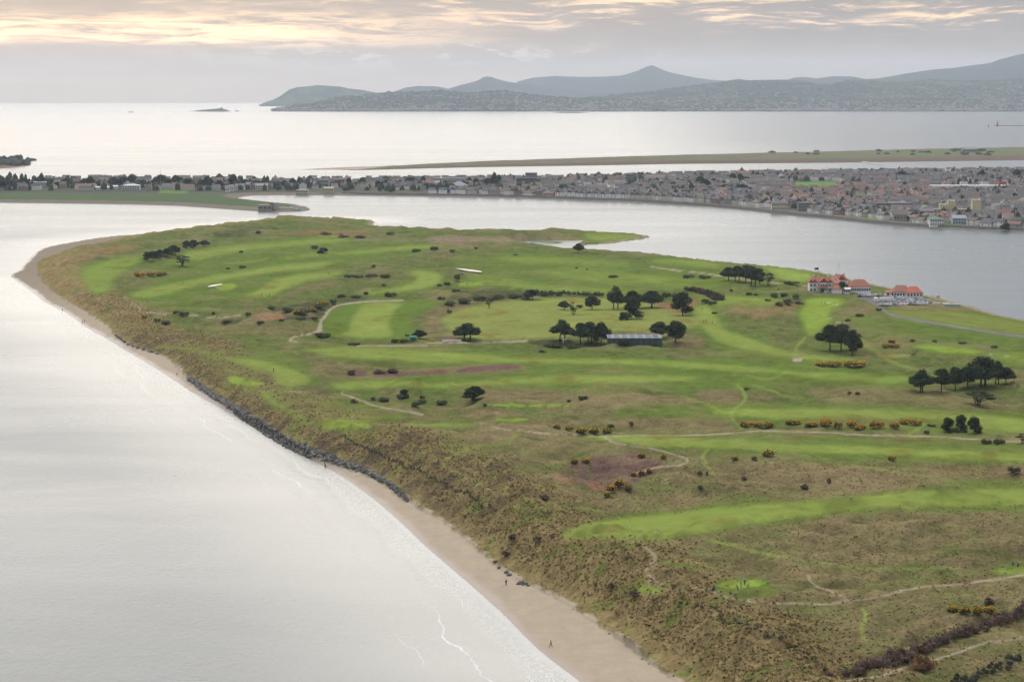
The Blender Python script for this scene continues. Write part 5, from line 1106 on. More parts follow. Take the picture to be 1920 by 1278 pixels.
KN = dict(round='round dark', pine='flat topped', bare='leafless brown', bushy='narrow dark')
for i, (a, b, hp, wp, kd) in enumerate(sorted(TT)):
    gx, gy = (float(v) for v in ground(a, b, 3.2)); m = gy/FPX; H = hp*m*(.85 if a < 640 else 1); Wd_ = wp*m; kx = (kd, zone(a)); n = cnt.get(kx, 0); cnt[kx] = n+1
    add_tree(kd, i % 3, (gx, gy, float(town_z(gx, gy))-.3), H, Wd_, random.random()*6, f'{ordn(n)} {KN[kd]} tree {zone(a)}, counting from the sea end', 'trees standing in the far town', 'tree')
# garden trees and hedges: too many and small to count
n = 8200; X = rng.random(n)*2600-900; X = np.where(rng.random(n) < .22, -rng.random(n)*900, X); Y = 2250+rng.random(n)**.8*1800; ins = inside(X, Y, town_w); px, py = project(X, Y, np.full(n, 3.0)); d = dist_shore(X, Y)
ok = ins & (d > 30) & ~((px < 600) & (py > 358)) & ((px >= 700) | (rng.random(n) < .42)) & ((px < 700) | (fbm(X, Y, 180, 3, .5, 91) > .0)) & ~inside(px, py, [(1480, 340), (1580, 340), (1578, 357), (1486, 358)])
X, Y, px = X[ok], Y[ok], px[ok]; n = len(X); big = np.where(px < 700, 1.0, 1.0)
V, F = blobs(X, Y, town_z(X, Y)-.5, (rng.random(n)*3.0+2.2)*big, (rng.random(n)*6+6.0)*big)
M_TM = simple_mat('garden_trees', (.040, .050, .030), .95, .45, .12)
o = obj('garden_trees', mesh_np('garden_trees', V, F, False, None, None, M_TM)); tag(o, 'dark garden trees and hedges filling gaps between the far roofs', 'trees', kind='stuff')
# leafy edge of the point on the sea side and shrubs on the sandy island
n = 420; X0, Y0 = ground(rng.random(n)*470-410, 299+rng.random(n)*11, 2.0); ins = inside(X0, Y0, head_w); X0, Y0 = X0[ins], Y0[ins]
V, F = blobs(X0, Y0, head_z(X0, Y0)-.5, rng.random(len(X0))*7+4, rng.random(len(X0))*6+5)
o = obj('point_woods', mesh_np('point_woods', V, F, False, None, None, M_TM)); tag(o, 'dark woods covering the point that juts into the bright bay', 'woods', kind='stuff')
n = 60; X0, Y0 = ground(np.concatenate([1780+rng.random(30)*70, 1440+rng.random(30)*500]), np.concatenate([281+rng.random(30)*4, 283+rng.random(30)*9]), 3); ins = inside(X0, Y0, bull_w); X0, Y0 = X0[ins], Y0[ins]
V, F = blobs(X0, Y0, bull_z(X0, Y0)-.5, rng.random(len(X0))*7+3, rng.random(len(X0))*3+2.5)
o = obj('island_shrubs', mesh_np('island_shrubs', V, F, False, None, None, M_TM)); tag(o, 'dark scrub dotted over the sandy island', 'scrub', kind='stuff')
# small buildings on the wooded point
pg = MB(); x0, y0 = ground(1608, 303.6, 1); pb = MB().box(-1.6, 1.6, -110, 20, 1.2, 2.0); 
br = obj('footbridge', pb.mesh('footbridge', M_OBJ)); br.color = (.7, .68, .64, 1); br.location = (float(x0)+10, float(y0)-30, -float(drop(x0, y0))); br.rotation_euler = (0, 0, .11); tag(br, 'thin pale wooden bridge reaching the sandy island over the mud', 'bridge')
# dinghies and spars drawn up on the spit
def boat_proto():
    mb = MB(); V = []; 
    for x, w, zt in ((-2.4, .75, .75), (-1, .95, .7), (.8, .8, .75), (2.4, .05, .95)): V += [(x, -w, zt), (x, -w*.6, .05), (x, w*.6, .05), (x, w, zt)]
    F = [];
    for i in range(3):
        for k in range(3): F.append((i*4+k, i*4+4+k, i*4+5+k, i*4+1+k))
        F.append((i*4, i*4+3, i*4+7, i*4+4))
    F.append((0, 1, 2, 3)); return mb.add(V, F).mesh('hull', M_OBJ), MB().tube([(.4, 0, .7), (.4, 0, 6.0)], [.06, .04], 5).mesh('mast', M_OBJ)
hull, mast = boat_proto(); bs = []
for i in range(22):
    a = 524+i*2.0+random.uniform(-.8, .8); b = 391.2+random.uniform(-1.2, .6)+(i > 14)*.4; gx, gy = (float(v) for v in ground(a, b, 2.6)); bs.append((a, gx, gy))
for i, (a, gx, gy) in enumerate(bs):
    o = empty('dinghy', (gx, gy, float(town_z(gx, gy))), random.uniform(-1.2, 1.2)); h_ = obj('hull', hull, o); h_.color = random.choice([(.75, .75, .75, 1), (.8, .8, .78, 1), (.35, .42, .5, 1), (.7, .68, .6, 1)]); m_ = obj('mast', mast, o); m_.color = (.6, .6, .6, 1)
    tag(o, f'small dinghy drawn up on the spit, {ordn(i)} from the lilac hut towards the tip', 'dinghy', 'dinghies drawn up on the spit')
gx, gy = (float(v) for v in ground(301, 352, 3)); o = obj('radio_mast', MB().tube([(0, 0, 0), (0, 0, 32)], [.35, .12], 5).mesh('radio_mast', M_OBJ)); o.color = (.3, .3, .3, 1); o.location = (gx, gy, float(town_z(gx, gy))); tag(o, 'slender radio mast rising above the dark trees', 'mast')
# ---------------------------------------------------------------- out in the bay
def islet(name, px0, px1, py, hpx, label, prof, cat='island', seed=1):
    x0, y0 = ground(px0, py, 0); x1, _ = ground(px1, py, 0); R = float(y0); w = float(x1-x0); H = hpx*R/FPX; n, m = 40, 14
    u = np.linspace(0, 1, n); v = np.linspace(0, 1, m); U2, V2 = np.meshgrid(u, v); h = np.interp(U2, [p[0] for p in prof], [p[1] for p in prof])*np.sin(V2*np.pi)**.7*H*(1+.15*fbm(U2*9, V2*4, 1, 3, .5, seed))-.8
    X = float(x0)+U2*w; Y = R+V2*w*.45; Z_ = h-drop(X, Y); i = np.arange(n*m).reshape(m, n); F = np.stack([i[:-1, :-1], i[:-1, 1:], i[1:, 1:], i[1:, :-1]], -1).reshape(-1, 4)
    o = obj(name, mesh_np(name, np.stack([X, Y, Z_], -1).reshape(-1, 3), F, True, None, None, M_FARM)); tag(o, kind='structure'); return o, R
isl_o, R_ = islet('island', 352, 431, 209.3, 6.2, '', [(0, 0), (.1, .2), (.3, .5), (.5, .7), (.62, .85), (.75, 1), (.85, .7), (1, 0)])
islet('rocky_islet', 438, 450, 209, 2, '', [(0, 0), (.4, 1), (.7, .7), (1, 0)]); islet('rocky_islet', 485, 491, 209, 1.3, '', [(0, 0), (.5, 1), (1, 0)]); islet('rocky_islet', 455, 476, 190, 1.8, '', [(0, 0), (.5, 1), (1, 0)]) if False else None
def at_sea(px, py): gx, gy = (float(v) for v in ground(px, py, 0)); return gx, gy, -float(drop(gx, gy))
k = R_/FPX
tw = obj('round_tower', MB().tube([(0, 0, 0), (0, 0, 3.2*k)], [1.5*k, 1.3*k], 12).mesh('round_tower', M_OBJ)); gx, gy, gz = at_sea(411, 209.0); tw.location = (gx, gy+150, gz+4.6*k); tw.color = (.16, .16, .16, 1); tag(tw, 'squat round stone tower on the crest of the small island', 'tower')
gx, gy, gz = at_sea(246, 210.8); k = gy/FPX
sh = empty('ship', (gx, gy, gz)); hl = obj('hull', MB().add([(-5*k, -1.3*k, 0), (4.4*k, -1.3*k, 0), (5.4*k, 0, .9*k), (4.4*k, 1.3*k, 0), (-5*k, 1.3*k, 0), (-5.2*k, -1.3*k, .8*k), (4.4*k, -1.3*k, .8*k), (4.4*k, 1.3*k, .8*k), (-5.2*k, 1.3*k, .8*k)], [(0, 1, 6, 5), (1, 2, 6), (3, 2, 7), (3, 4, 8, 7), (4, 0, 5, 8), (5, 6, 2, 7, 8)]).mesh('hull', M_OBJ), sh); hl.color = (.12, .12, .14, 1)
dk = obj('deckhouse', MB().box(-1.5*k, .5*k, -.8*k, .8*k, .81*k, 1.7*k).mesh('deckhouse', M_OBJ), sh); dk.color = (.4, .4, .4, 1); fu = obj('funnel', MB().tube([(-.6*k, 0, 1.7*k), (-.6*k, 0, 2.6*k)], [.25*k, .2*k], 8).mesh('funnel', M_OBJ), sh); fu.color = (.15, .15, .15, 1); tag(sh, 'small dark ship far out on the bright bay', 'ship')
# harbour arm, lighthouse, beacon
gx, gy, gz = at_sea(1870, 236.2); k = gy/FPX
pier = obj('pier', MB().box(-6*k, 120*k, -5, 5, -1, .9*k).mesh('pier', M_OBJ)); pier.location = (gx, gy, gz); pier.color = (.14, .13, .13, 1); tag(pier, 'long dark harbour wall running out to the red lighthouse', 'pier')
lh = empty('lighthouse', (gx, gy, gz+.9*k))
for nm, pts, rad, c in (('tower', [(0, 0, 0), (0, 0, .8*k), (0, 0, .81*k), (0, 0, 6.2*k)], [2.4*k, 2.4*k, 1.7*k, 1.3*k], (.55, .05, .05)), ('gallery', [(0, 0, 6.21*k), (0, 0, 6.7*k)], [1.7*k, 1.7*k], (.5, .05, .05)), ('lantern', [(0, 0, 6.71*k), (0, 0, 7.9*k), (0, 0, 8.6*k)], [.9*k, .9*k, .1*k], (.35, .05, .05))):
    q = obj(nm, MB().tube(pts, rad, 12).mesh(nm, M_OBJ), lh); q.color = (*c, 1)
tag(lh, 'stout red lighthouse at the end of the harbour wall', 'lighthouse')
gx, gy, gz = at_sea(1853.5, 238); k = gy/FPX; bc = empty('beacon', (gx, gy, gz))
q = obj('base', MB().tube([(0, 0, -1), (0, 0, 1.2*k)], [1.6*k, 1.3*k], 10).mesh('base', M_OBJ), bc); q.color = (.12, .14, .14, 1); q = obj('tower', MB().tube([(0, 0, 1.21*k), (0, 0, 4.6*k), (0, 0, 5.6*k)], [.8*k, .7*k, .5*k], 10).mesh('tower', M_OBJ), bc); q.color = (.05, .14, .12, 1); tag(bc, 'dark green beacon standing in the bay near the red lighthouse', 'beacon')
br2, _, _ = flat_land('mud_bank', [(1032, 211.4), (1060, 210.9), (1098, 211.2), (1104, 212.2), (1060, 212.6)], 4, lambda X, Y, d, px, py: colmix((.12, .11, .10), ((.12, .11, .10), d*0)), 60, 10, 60, .2, 1)
# ================================================================ THINGS ON THE GOLF LINKS
def at(px, py, dz=0.0):
    x, y, z = place(px, py); return x, y, z+dz
def mpp(y): return y/FPX/CP
# ---------------------------------------------------------------- trees: base px, base py, height px, width px, kind, variant, label
PINES = [
 (276, 490, 18, 20, 'round', 0, 'dark dome at the beach end of the row of trees near the sandy point'), (287, 489, 20, 20, 'round', 1, 'second dark dome of the row near the sandy point'), (299, 485, 18, 18, 'round', 2, 'low dark tree in the middle of the row near the sandy point'), (313, 482, 18, 22, 'pine', 0, 'broad dark tree just past the middle of the row near the sandy point'), (326, 478, 20, 24, 'pine', 1, 'tallest tree at the inland end of the row near the sandy point'),
 (342, 499, 25, 32, 'sparse', 0, 'lone open pine on two stems in front of the row near the sandy point'), (350, 467, 16, 18, 'round', 0, 'first tree of the short upper trio near the sandy point'), (362, 467, 18, 20, 'round', 2, 'middle tree of the short upper trio near the sandy point'), (383, 462, 13, 20, 'pine', 2, 'end tree of the short upper trio beside bright grass'),
 (1084, 474, 19, 21, 'pine', 2, 'solitary umbrella pine beside the tidal creek'), (998, 562, 21, 27, 'pine', 0, 'dark wide tree standing at the gorse bank behind the practice field'), (917, 577, 23, 15, 'sparse', 1, 'thin small tree with bare leaning stem at the practice field edge'),
 (1058, 581, 19, 20, 'pine', 2, 'small tree touching the twisted pine on the practice field'), (1075, 590, 31, 30, 'sparse', 2, 'twisted open pine with pale crooked trunk on the practice field'), (1110, 580, 27, 28, 'round', 1, 'neat round-headed tree between the twisted pine and the tall pine'), (1154, 580, 44, 34, 'pine', 3, 'tall narrow-footed pine with two-lobed crown on the practice field'),
 (1186, 578, 36, 34, 'pine', 0, 'first pine of the dark clump behind the practice field'), (1222, 577, 35, 42, 'pine', 1, 'broad second pine of the dark clump behind the practice field'), (1185, 598, 42, 38, 'bushy', 0, 'bushy tree clothed to the ground before the dark clump'), (1169, 600, 16, 18, 'bushy', 1, 'small dark bush-like tree at the foot of the bushy one'),
 (1280, 592, 44, 46, 'round', 0, 'big solitary rounded pine beyond the clump, at the fairway edge'), (876, 638, 35, 45, 'pine', 1, 'wide twin-stemmed pine behind the white bunker screen'), (786, 636, 20, 25, 'pine', 2, 'small round pine beside the green hut'),
 (1054, 638, 39, 42, 'pine', 3, 'layered pine on slender stems at the beach end of the shed trees'), (1088, 644, 42, 34, 'pine', 0, 'first crown of the big clump beside the long shed'), (1106, 646, 46, 38, 'pine', 1, 'tallest middle crown of the big clump beside the long shed'), (1127, 645, 42, 34, 'round', 2, 'third crown of the big clump, touching the long shed roof'),
 (1170, 648, 12, 26, 'bushy', 2, 'low dark bush-like tree in front of the long shed wall'), (1228, 647, 18, 28, 'bushy', 0, 'dark bush-like tree at the far corner of the long shed'), (1238, 634, 34, 36, 'pine', 2, 'flat pine leaning over the far end of the long shed'), (1266, 643, 45, 44, 'round', 1, 'large dark rounded tree just past the long shed'),
 (1366, 526, 27, 28, 'pine', 0, 'beach end tree of the long clump before the clubhouse'), (1382, 527, 31, 30, 'pine', 1, 'second tree of the long clump before the clubhouse'), (1398, 529, 35, 32, 'pine', 2, 'tallest centre tree of the long clump before the clubhouse'), (1412, 535, 36, 32, 'pine', 3, 'front tree of the long clump before the clubhouse, standing lowest'), (1424, 532, 29, 26, 'round', 0, 'last joined tree of the long clump before the clubhouse'), (1441, 535, 30, 28, 'sparse', 0, 'separate tree just past the long clump before the clubhouse'),
 (1556, 657, 52, 46, 'pine', 0, 'first tall trunk of the trio standing alone on the links'), (1577, 657, 54, 42, 'pine', 2, 'middle tree of the trio standing alone on the links'), (1598, 667, 50, 36, 'round', 2, 'front tree of the lone trio, its thick trunk nearest the fairway'),
 (1728, 735, 44, 44, 'pine', 3, 'lowest-branched pine opening the big grove'), (1765, 734, 47, 38, 'pine', 0, 'second pine of the big grove with a bare slender stem'), (1791, 732, 48, 36, 'pine', 2, 'third pine of the big grove with a curved stem'), (1814, 726, 42, 34, 'round', 1, 'dark tree filling the gap before the biggest pine'), (1843, 724, 60, 68, 'pine', 1, 'biggest spreading pine of the grove'),
 (1869, 720, 44, 34, 'pine', 3, 'pine tucked behind the biggest one'), (1886, 721, 36, 32, 'pine', 0, 'last pine of the grove beside the golfers on the track'), (1833, 760, 36, 64, 'sparse', 3, 'low wind-swept pine spreading in front of the grove'),
 (1779, 810, 29, 27, 'bushy', 0, 'first of three small bushy pines in a row'), (1801, 809, 33, 25, 'bushy', 1, 'middle one of three small bushy pines, slightly taller'), (1826, 812, 34, 28, 'bushy', 2, 'third of three small bushy pines, set a little apart'), (1917, 830, 24, 28, 'sparse', 1, 'dark little pine by the end of the footpath'),
 (889, 753, 31, 40, 'round', 2, 'solitary dense dark dome of a tree in the rough'), (757, 744, 15, 20, 'bushy', 1, 'small dense bushy tree on the mound near the lone dome tree'), (606, 475, 12, 21, 'bushy', 2, 'small dark tree on the far fairways with a scrubby neighbour'), (1579, 548, 22, 25, 'pine', 1, 'umbrella pine growing between the clubhouse roofs'), (1759, 560, 9, 8, 'sparse', 2, 'tiny tree on the shore beyond the car park')]
for a, b, h, w, kd, v, lab in PINES:
    x, y, z = at(a, b); m = y/FPX; add_tree(kd, v, (x, y, z-.3), h*m, w*m, random.random()*6.28, lab, 'pines of the golf links')
# ---------------------------------------------------------------- shrubs, gorse: px, py, width px, height px
SHR = dict(
 dark=[(484, 438, 14, 5), (452, 474, 12, 5), (455, 503, 18, 6), (428, 505, 12, 4), (655, 521, 24, 7), (673, 522, 26, 7), (697, 521, 32, 8), (722, 520, 30, 7), (780, 472, 26, 6), (590, 467, 20, 8), (732, 440, 20, 5), (733, 556, 28, 9), (686, 551, 14, 4), (606, 630, 40, 6), (663, 647, 36, 6), (740, 642, 22, 8), (758, 643, 24, 9), (764, 630, 12, 4), (489, 607, 18, 6), (528, 603, 14, 6), (330, 588, 14, 5), (346, 591, 24, 7), (295, 603, 16, 6), (311, 607, 26, 7),
       (814, 469, 24, 8), (848, 473, 16, 6), (893, 468, 8, 6), (838, 533, 16, 5), (824, 536, 12, 4), (855, 548, 20, 7), (1025, 556, 30, 8), (1048, 555, 16, 6), (967, 479, 12, 3), (1150, 521, 24, 6), (1081, 504, 6, 4), (1101, 506, 5, 3), (1292, 522, 28, 8), (1322, 523, 30, 8), (1371, 547, 9, 6), (1405, 553, 16, 6), (1440, 564, 16, 4), (1452, 557, 22, 9), (1470, 556, 18, 8), (1340, 588, 14, 4), (1485, 532, 40, 5), (1250, 560, 22, 14), (1268, 560, 26, 12), (1322, 568, 24, 9), (1336, 571, 22, 8),
       (1492, 560, 20, 9), (1648, 583, 14, 6), (1612, 594, 20, 7), (1711, 639, 14, 3), (1752, 641, 16, 4), (1805, 645, 20, 5), (1864, 652, 20, 5), (843, 588, 12, 8), (828, 562, 20, 6), (780, 762, 22, 10), (829, 758, 32, 9), (792, 747, 14, 6), (1067, 754, 10, 6), (909, 762, 10, 7), (1850, 830, 26, 8), (1874, 831, 28, 9), (1902, 886, 30, 13), (1747, 799, 20, 5), (1738, 812, 12, 6), (720, 536, 12, 4), (640, 557, 20, 6), (667, 559, 24, 6), (400, 589, 10, 5), (625, 572, 14, 6), (590, 600, 18, 7), (466, 594, 16, 9), (426, 606, 24, 7)],
 purple=[(858, 527, 18, 14), (611, 440, 26, 5), (644, 445, 30, 4), (675, 445, 26, 4), (1418, 554, 12, 5), (1478, 570, 26, 10), (1460, 573, 20, 8), (1498, 571, 20, 8), (1017, 661, 18, 6), (1183, 796, 12, 7), (1313, 890, 12, 9), (1326, 890, 6, 8), (1396, 900, 14, 9), (1555, 904, 12, 8), (1508, 916, 20, 10), (1313, 916, 12, 7), (660, 702, 22, 9), (712, 700, 26, 8), (735, 699, 28, 9), (700, 750, 14, 7), (664, 755, 16, 8), (1738, 812, 12, 5), (1415, 862, 16, 7), (1400, 730, 14, 4), (1594, 738, 12, 5), (1608, 739, 12, 5), (1020, 935, 24, 8), (960, 1010, 20, 10), (950, 1040, 24, 10), (1010, 1012, 30, 7), (1040, 1006, 20, 7), (1148, 1102, 22, 12), (1190, 1116, 26, 10), (1855, 1132, 22, 16)],
 green=[(640, 441, 10, 3), (701, 502, 12, 6), (1094, 749, 26, 8), (755, 746, 30, 8), (1590, 602, 14, 5), (720, 752, 26, 8), (1040, 650, 50, 7), (1075, 652, 40, 6), (845, 572, 30, 8), (870, 568, 34, 9), (900, 564, 34, 10), (935, 562, 36, 10), (965, 560, 36, 10), (985, 563, 22, 9), (600, 577, 30, 7), (570, 589, 36, 8), (540, 585, 30, 8), (510, 580, 24, 7), (565, 600, 30, 6)],
 teal=[(1145, 800, 16, 5), (790, 756, 26, 8), (625, 568, 16, 7)])
GORSE = [(1400, 800, 28, 11, 'at the beach end of the long gorse row'), (1421, 800, 28, 11, 'beside the first bush of the long gorse row'), (1442, 801, 22, 11, 'before the wide gap in the long gorse row'), (1488, 795, 32, 9, 'just past the wide gap in the long gorse row'), (1521, 799, 36, 10, 'low and brownish in the long gorse row'), (1550, 799, 28, 14, 'tall and domed near the middle of the long row'), (1572, 803, 18, 14, 'narrow, squeezed between domed bushes'), (1597, 801, 26, 14, 'evenly domed with a dark skirt'), (1614, 806, 26, 11, 'set forward of the long gorse row'), (1645, 802, 32, 14, 'broadest dome in the long gorse row'), (1677, 803, 26, 14, 'dome near the inland end of the row'), (1700, 795, 28, 11, 'upper bush at the inland end of the row'), (1718, 796, 26, 10, 'last bush at the inland end of the row'),
 (1672, 641, 20, 6, 'small one behind the yellow tee'), (1662, 652, 18, 8, 'flowering by the yellow tee, beach side'), (1678, 652, 20, 8, 'flowering by the yellow tee, inland side'), (1539, 687, 32, 10, 'first bank below the lone trio'), (1566, 688, 34, 11, 'middle bank below the lone trio'), (1604, 688, 48, 12, 'long bank past the middle one below the lone trio'),
 (1077, 868, 18, 9, 'first on the rim of the heather hollow'), (1100, 868, 22, 10, 'second on the rim of the heather hollow'), (1204, 858, 22, 10, 'on the far rim of the heather hollow'), (1244, 860, 14, 9, 'tiny one beside the footpath bend'), (1188, 894, 14, 10, 'small one above the bright cluster'), (1203, 890, 16, 10, 'along the track leaving the hollow'), (1217, 886, 12, 9, 'end of the line along the hollow track'), (1148, 922, 24, 14, 'bright cluster, front middle'), (1162, 912, 26, 14, 'bright cluster, top'), (1178, 920, 18, 13, 'bright cluster, inland side'), (1139, 930, 14, 9, 'bright cluster, beach side'),
 (1045, 803, 20, 8, 'dull green with few flowers by the path'), (1067, 806, 22, 8, 'second dull one by the path'), (1092, 811, 28, 10, 'dark one starting the bank over the tee'), (1115, 812, 28, 10, 'middle of the dark bank over the tee'), (1138, 812, 24, 10, 'end of the dark bank over the tee'), (1788, 1147, 24, 13, 'first in the dark patch above the hedge'), (1810, 1150, 26, 14, 'second in the dark patch above the hedge'), (1833, 1150, 26, 14, 'third in the dark patch above the hedge'), (1856, 1150, 26, 15, 'fourth in the dark patch above the hedge'), (1874, 1157, 20, 12, 'last in the dark patch above the hedge'),
 (1441, 855, 30, 12, 'lone humped bush on the fairway edge'), (1378, 862, 18, 8, 'sparse low bush near the humped one'), (1673, 863, 16, 10, 'lone little bush far from others'), (1478, 1208, 11, 8, 'first of two on the fence line'), (1489, 1212, 13, 8, 'second of two on the fence line'), (262, 518, 26, 8, 'golden bank by the curved strip, beach end'), (283, 518, 26, 9, 'golden bank by the curved strip, middle'), (303, 517, 24, 8, 'golden bank by the curved strip, inland end'), (271, 596, 14, 6, 'yellow one among red bracken'), (606, 572, 28, 7, 'yellow tipped at the top of the scrub patch'), (1203, 645, 18, 8, 'yellow one in front of the long shed'), (560, 588, 26, 7, 'yellow flecked inside the scrub patch'), (585, 584, 26, 7, 'yellow flecked at the scrub patch centre')]
MARKS = [(270, 480, 'the sandy point'), (610, 440, 'the far marsh edge'), (455, 490, 'the far fairways'), (700, 520, 'the hooked fairway'), (600, 600, 'the curved footpath'), (830, 470, 'the marsh flat'), (870, 545, 'the tiered green'), (950, 560, 'the gorse bank'), (1080, 500, 'the creek fairways'), (1250, 560, 'the dark clump'), (1150, 640, 'the long shed'), (1310, 520, 'the estuary track'), (1470, 560, 'the brown hump'), (1620, 590, 'the clubhouse lane'), (1780, 645, 'the yellow tee'), (750, 640, 'the green hut'), (790, 750, 'the lone dome tree'), (690, 700, 'the heather bank'), (1080, 750, 'the long tee'), (1100, 800, 'the meeting of paths'), (1310, 890, 'the heather hollow'), (1400, 860, 'the humped gorse'), (1870, 830, 'the footpath end'), (1590, 740, 'the straw slope'), (1000, 1010, 'the dune crest'), (1170, 1110, 'the little green'), (1850, 1140, 'the big hedge'), (320, 600, 'the red bracken'), (1500, 910, 'the straw banks')]
def near(px, py): return min(MARKS, key=lambda m: ((m[0]-px)/2)**2+(m[1]-py)**2)[2]
DES = dict(dark='dark evergreen shrub', purple='purplish bare shrub', green='olive green shrub', teal='blue green shrub'); cnt = {}; tot_ = {}
for kd, L_ in SHR.items():
    for s in L_: k = (kd, near(s[0], s[1])); tot_[k] = tot_.get(k, 0)+1
for kd, L_ in SHR.items():
    for i, (a, b, w, h) in enumerate(sorted(L_)):
        x, y, z = at(a, b); m = y/FPX; k = (kd, near(a, b)); n = cnt.get(k, 0); cnt[k] = n+1
        lab = f'{DES[kd]} near {k[1]}' + (f', the {ordn(n)} from the beach side' if tot_[k] > 1 else ', the only one of its colour there')
        add_bush(kd, i % 3, (x, y, z-.3), w*m*.5, w*m*.42+.8, h*m*1.05+.3, random.random()*.6-.3, lab, 'shrubs on the links')
for i, (a, b, w, h, lab) in enumerate(GORSE):
    x, y, z = at(a, b); m = y/FPX; gold = (1380 < a < 1730 and 780 < b < 812) or (1520 < a < 1640 and 670 < b < 700) or a < 320 or (1655 < a < 1690)
    add_bush('gold' if gold else 'gorse', i % 3, (x, y, z-.3), w*m*.52, w*m*.45+.6, h*m*1.1+.2, random.random()*.5, 'gorse bush, '+lab, 'gorse bushes in flower', 'gorse_bush', 'gorse')
x, y, z = at(1733, 1256); add_bush('willow', 0, (x, y, z-.5), 3.6, 3.2, 4.6, .3, 'round orange brown leafless willow bush beside the foot track', None, 'willow_bush', 'bush')
# ---------------------------------------------------------------- hedges: twiggy masses along a line
def hedge(name, pts, w, h, col, label, cat='hedge', dens=9, seed=3, size=.16):
    r = np.random.default_rng(seed); P = [place(a, b) for a, b in smooth_line(pts, 1)]; mb = MB()
    for p, q in zip(P[:-1], P[1:]):
        L_ = math.dist(p[:2], q[:2]); n = max(1, int(L_/.8))
        for i in range(n):
            t = (i+r.random())/n; x = p[0]+(q[0]-p[0])*t+r.normal()*w*.22; y = p[1]+(q[1]-p[1])*t+r.normal()*w*.22; z = float(height(x, y)); rr = w*(.20+.16*r.random()); hh = h*(.6+.6*r.random())
            leaf_cloud(mb, [(x, y, z+hh*.45, rr, hh*.55)], dens, size, col, r, .35)
    o = obj(name, mb.mesh(name, M_LEAF)); tag(o, label, cat); return o
hedge('hedge', z8((860, 1262), (1000, 1218), (1240, 1152), (1300, 1112), (1430, 1062), (1640, 992), (1750, 962), (1867, 902), (2100, 800)), 4.2, 3.2, (.115, .078, .062), 'thick leafless purple brown hedge climbing behind the foot track', dens=16, size=.22)
hedge('hedge', z8((1480, 1290), (1650, 1244), (1750, 1192), (1867, 1150), (2100, 1070)), 2.6, 2.2, (.075, .075, .055), 'lower grey green hedge at the near corner, below the thick one', dens=14, seed=5)
hedge('hedge', z8((60, 868), (260, 945), (400, 1000), (520, 1050), (640, 1110), (740, 1180), (800, 1250)), 1.1, 1.1, (.080, .082, .058), 'thin scrubby fence line hedge slanting down across the rough', dens=18, seed=6)
hedge('hedge', z7((0, -60), (150, 10), (300, 75), (420, 130), (560, 200), (700, 265), (850, 345)), 1.2, .9, (.085, .090, .066), 'low straggling hedge line along the dune crest above the beach', dens=14, seed=7)
hedge('hedge', zD((440, 455), (560, 480), (660, 510), (700, 545)), 7, 3.2, (.070, .055, .046), 'dark hedge trailing from the big rounded pine towards the fairway', dens=3, seed=8, size=.5)
hedge('hedge', zC((890, 720), (1100, 728), (1350, 735), (1580, 745)), 4, 2.4, (.065, .064, .048), 'long low hedge bounding the practice field behind the twisted pine', dens=3, seed=9, size=.5)
# ---------------------------------------------------------------- fence posts on the crest, pond and screens
fp = z7((240, 62), (262, 68), (283, 76), (300, 84), (318, 92), (330, 98), (342, 104)); fe = empty('post_fence'); pm = MB().tube([(0, 0, -.4), (0, 0, 1.9)], [.09, .08], 5).mesh('post', M_BARK)
for a, b in fp: q = obj('post', pm, fe); q.location = at(a, b)
tag(fe, 'row of dark weathered posts on the dune crest', 'fence')
M_POND, t_, o_ = new_mat('pond_water'); p_ = t_.n('ShaderNodeBsdfPrincipled', i_Roughness=.06); p_.inputs['Base Color'].default_value = (.05, .055, .05, 1); t_.t.links.new(p_.outputs[0], o_.inputs[0])
def pond(pts):
    Q = [place(a, b) for a, b in pts]; zz = max(p[2] for p in Q)+.1; zs = zz+drop(Q[0][0], Q[0][1]); P = [tuple(float(v) for v in ground(a, b, zs)) for a, b in smooth_line(pts+[pts[0]], 1)[:-1]]; me = bpy.data.meshes.new('pond'); me.from_pydata([(p[0], p[1], zz) for p in P], [], [tuple(range(len(P)))[::-1]]); me.materials.append(M_POND); me.update()
    if me.polygons[0].normal.z < 0: me.flip_normals()
    o = obj('pond', me); tag(o, kind='structure')
pond([(853, 502.6), (866, 503.5), (885, 505.5), (904, 508.4), (903, 510.2), (893, 509.6), (872, 507)])
pond([(389, 537.5), (394, 535), (404, 533.3), (416, 532), (417, 533.6), (408, 534.9), (402, 536.4), (394, 537.6)])
def slab(name, px, py, wpx, hm, d, col, label, cat, rz=0):
    x, y, z = at(px, py); w = wpx*y/FPX; o = obj(name, MB().box(-w/2, w/2, 0, d, -.5, hm).mesh(name, M_OBJ)); o.location = (x, y, z); o.rotation_euler = (0, 0, rz); o.color = (*col, 1); tag(o, label, cat); return o
slab('white_screen', 847, 640, 36, .8, .4, (.78, .77, .75), 'long low white screen under the twin stemmed pine', 'screen')
# small green hut
def hut(px, py, w, d, h, rise, wc, rc, label, cat, name='hut', rz=.2):
    x, y, z = at(px, py); o = empty(name, (x, y, z), rz); a = obj('wall', MB().house_walls(-w/2, w/2, 0, d, -.6, h, h+rise-.1).mesh('wall', M_WALL), o); a.color = (*wc, 1)
    b = obj('roof', MB().gable(-w/2, w/2, 0, d, h, 0, h+rise, 'x', .25, .12).mesh('roof', M_ROOF), o); b.color = (*rc, 1); q = obj('door', MB().box(-.45, .45, -.05, .04, 0, min(2, h*.9)).mesh('door', M_OBJ), o); q.color = (.05, .06, .05, 1); tag(o, label, cat); return o
hut(775, 640, 3.2, 2.6, 2.0, .9, (.04, .17, .12), (.05, .20, .15), 'tiny bright green hut by the fairway', 'hut')
hut(1059, 643, 1.5, 1.5, 1.6, .7, (.75, .75, .73), (.75, .75, .73), 'tiny white kiosk in front of the shed trees', 'kiosk')
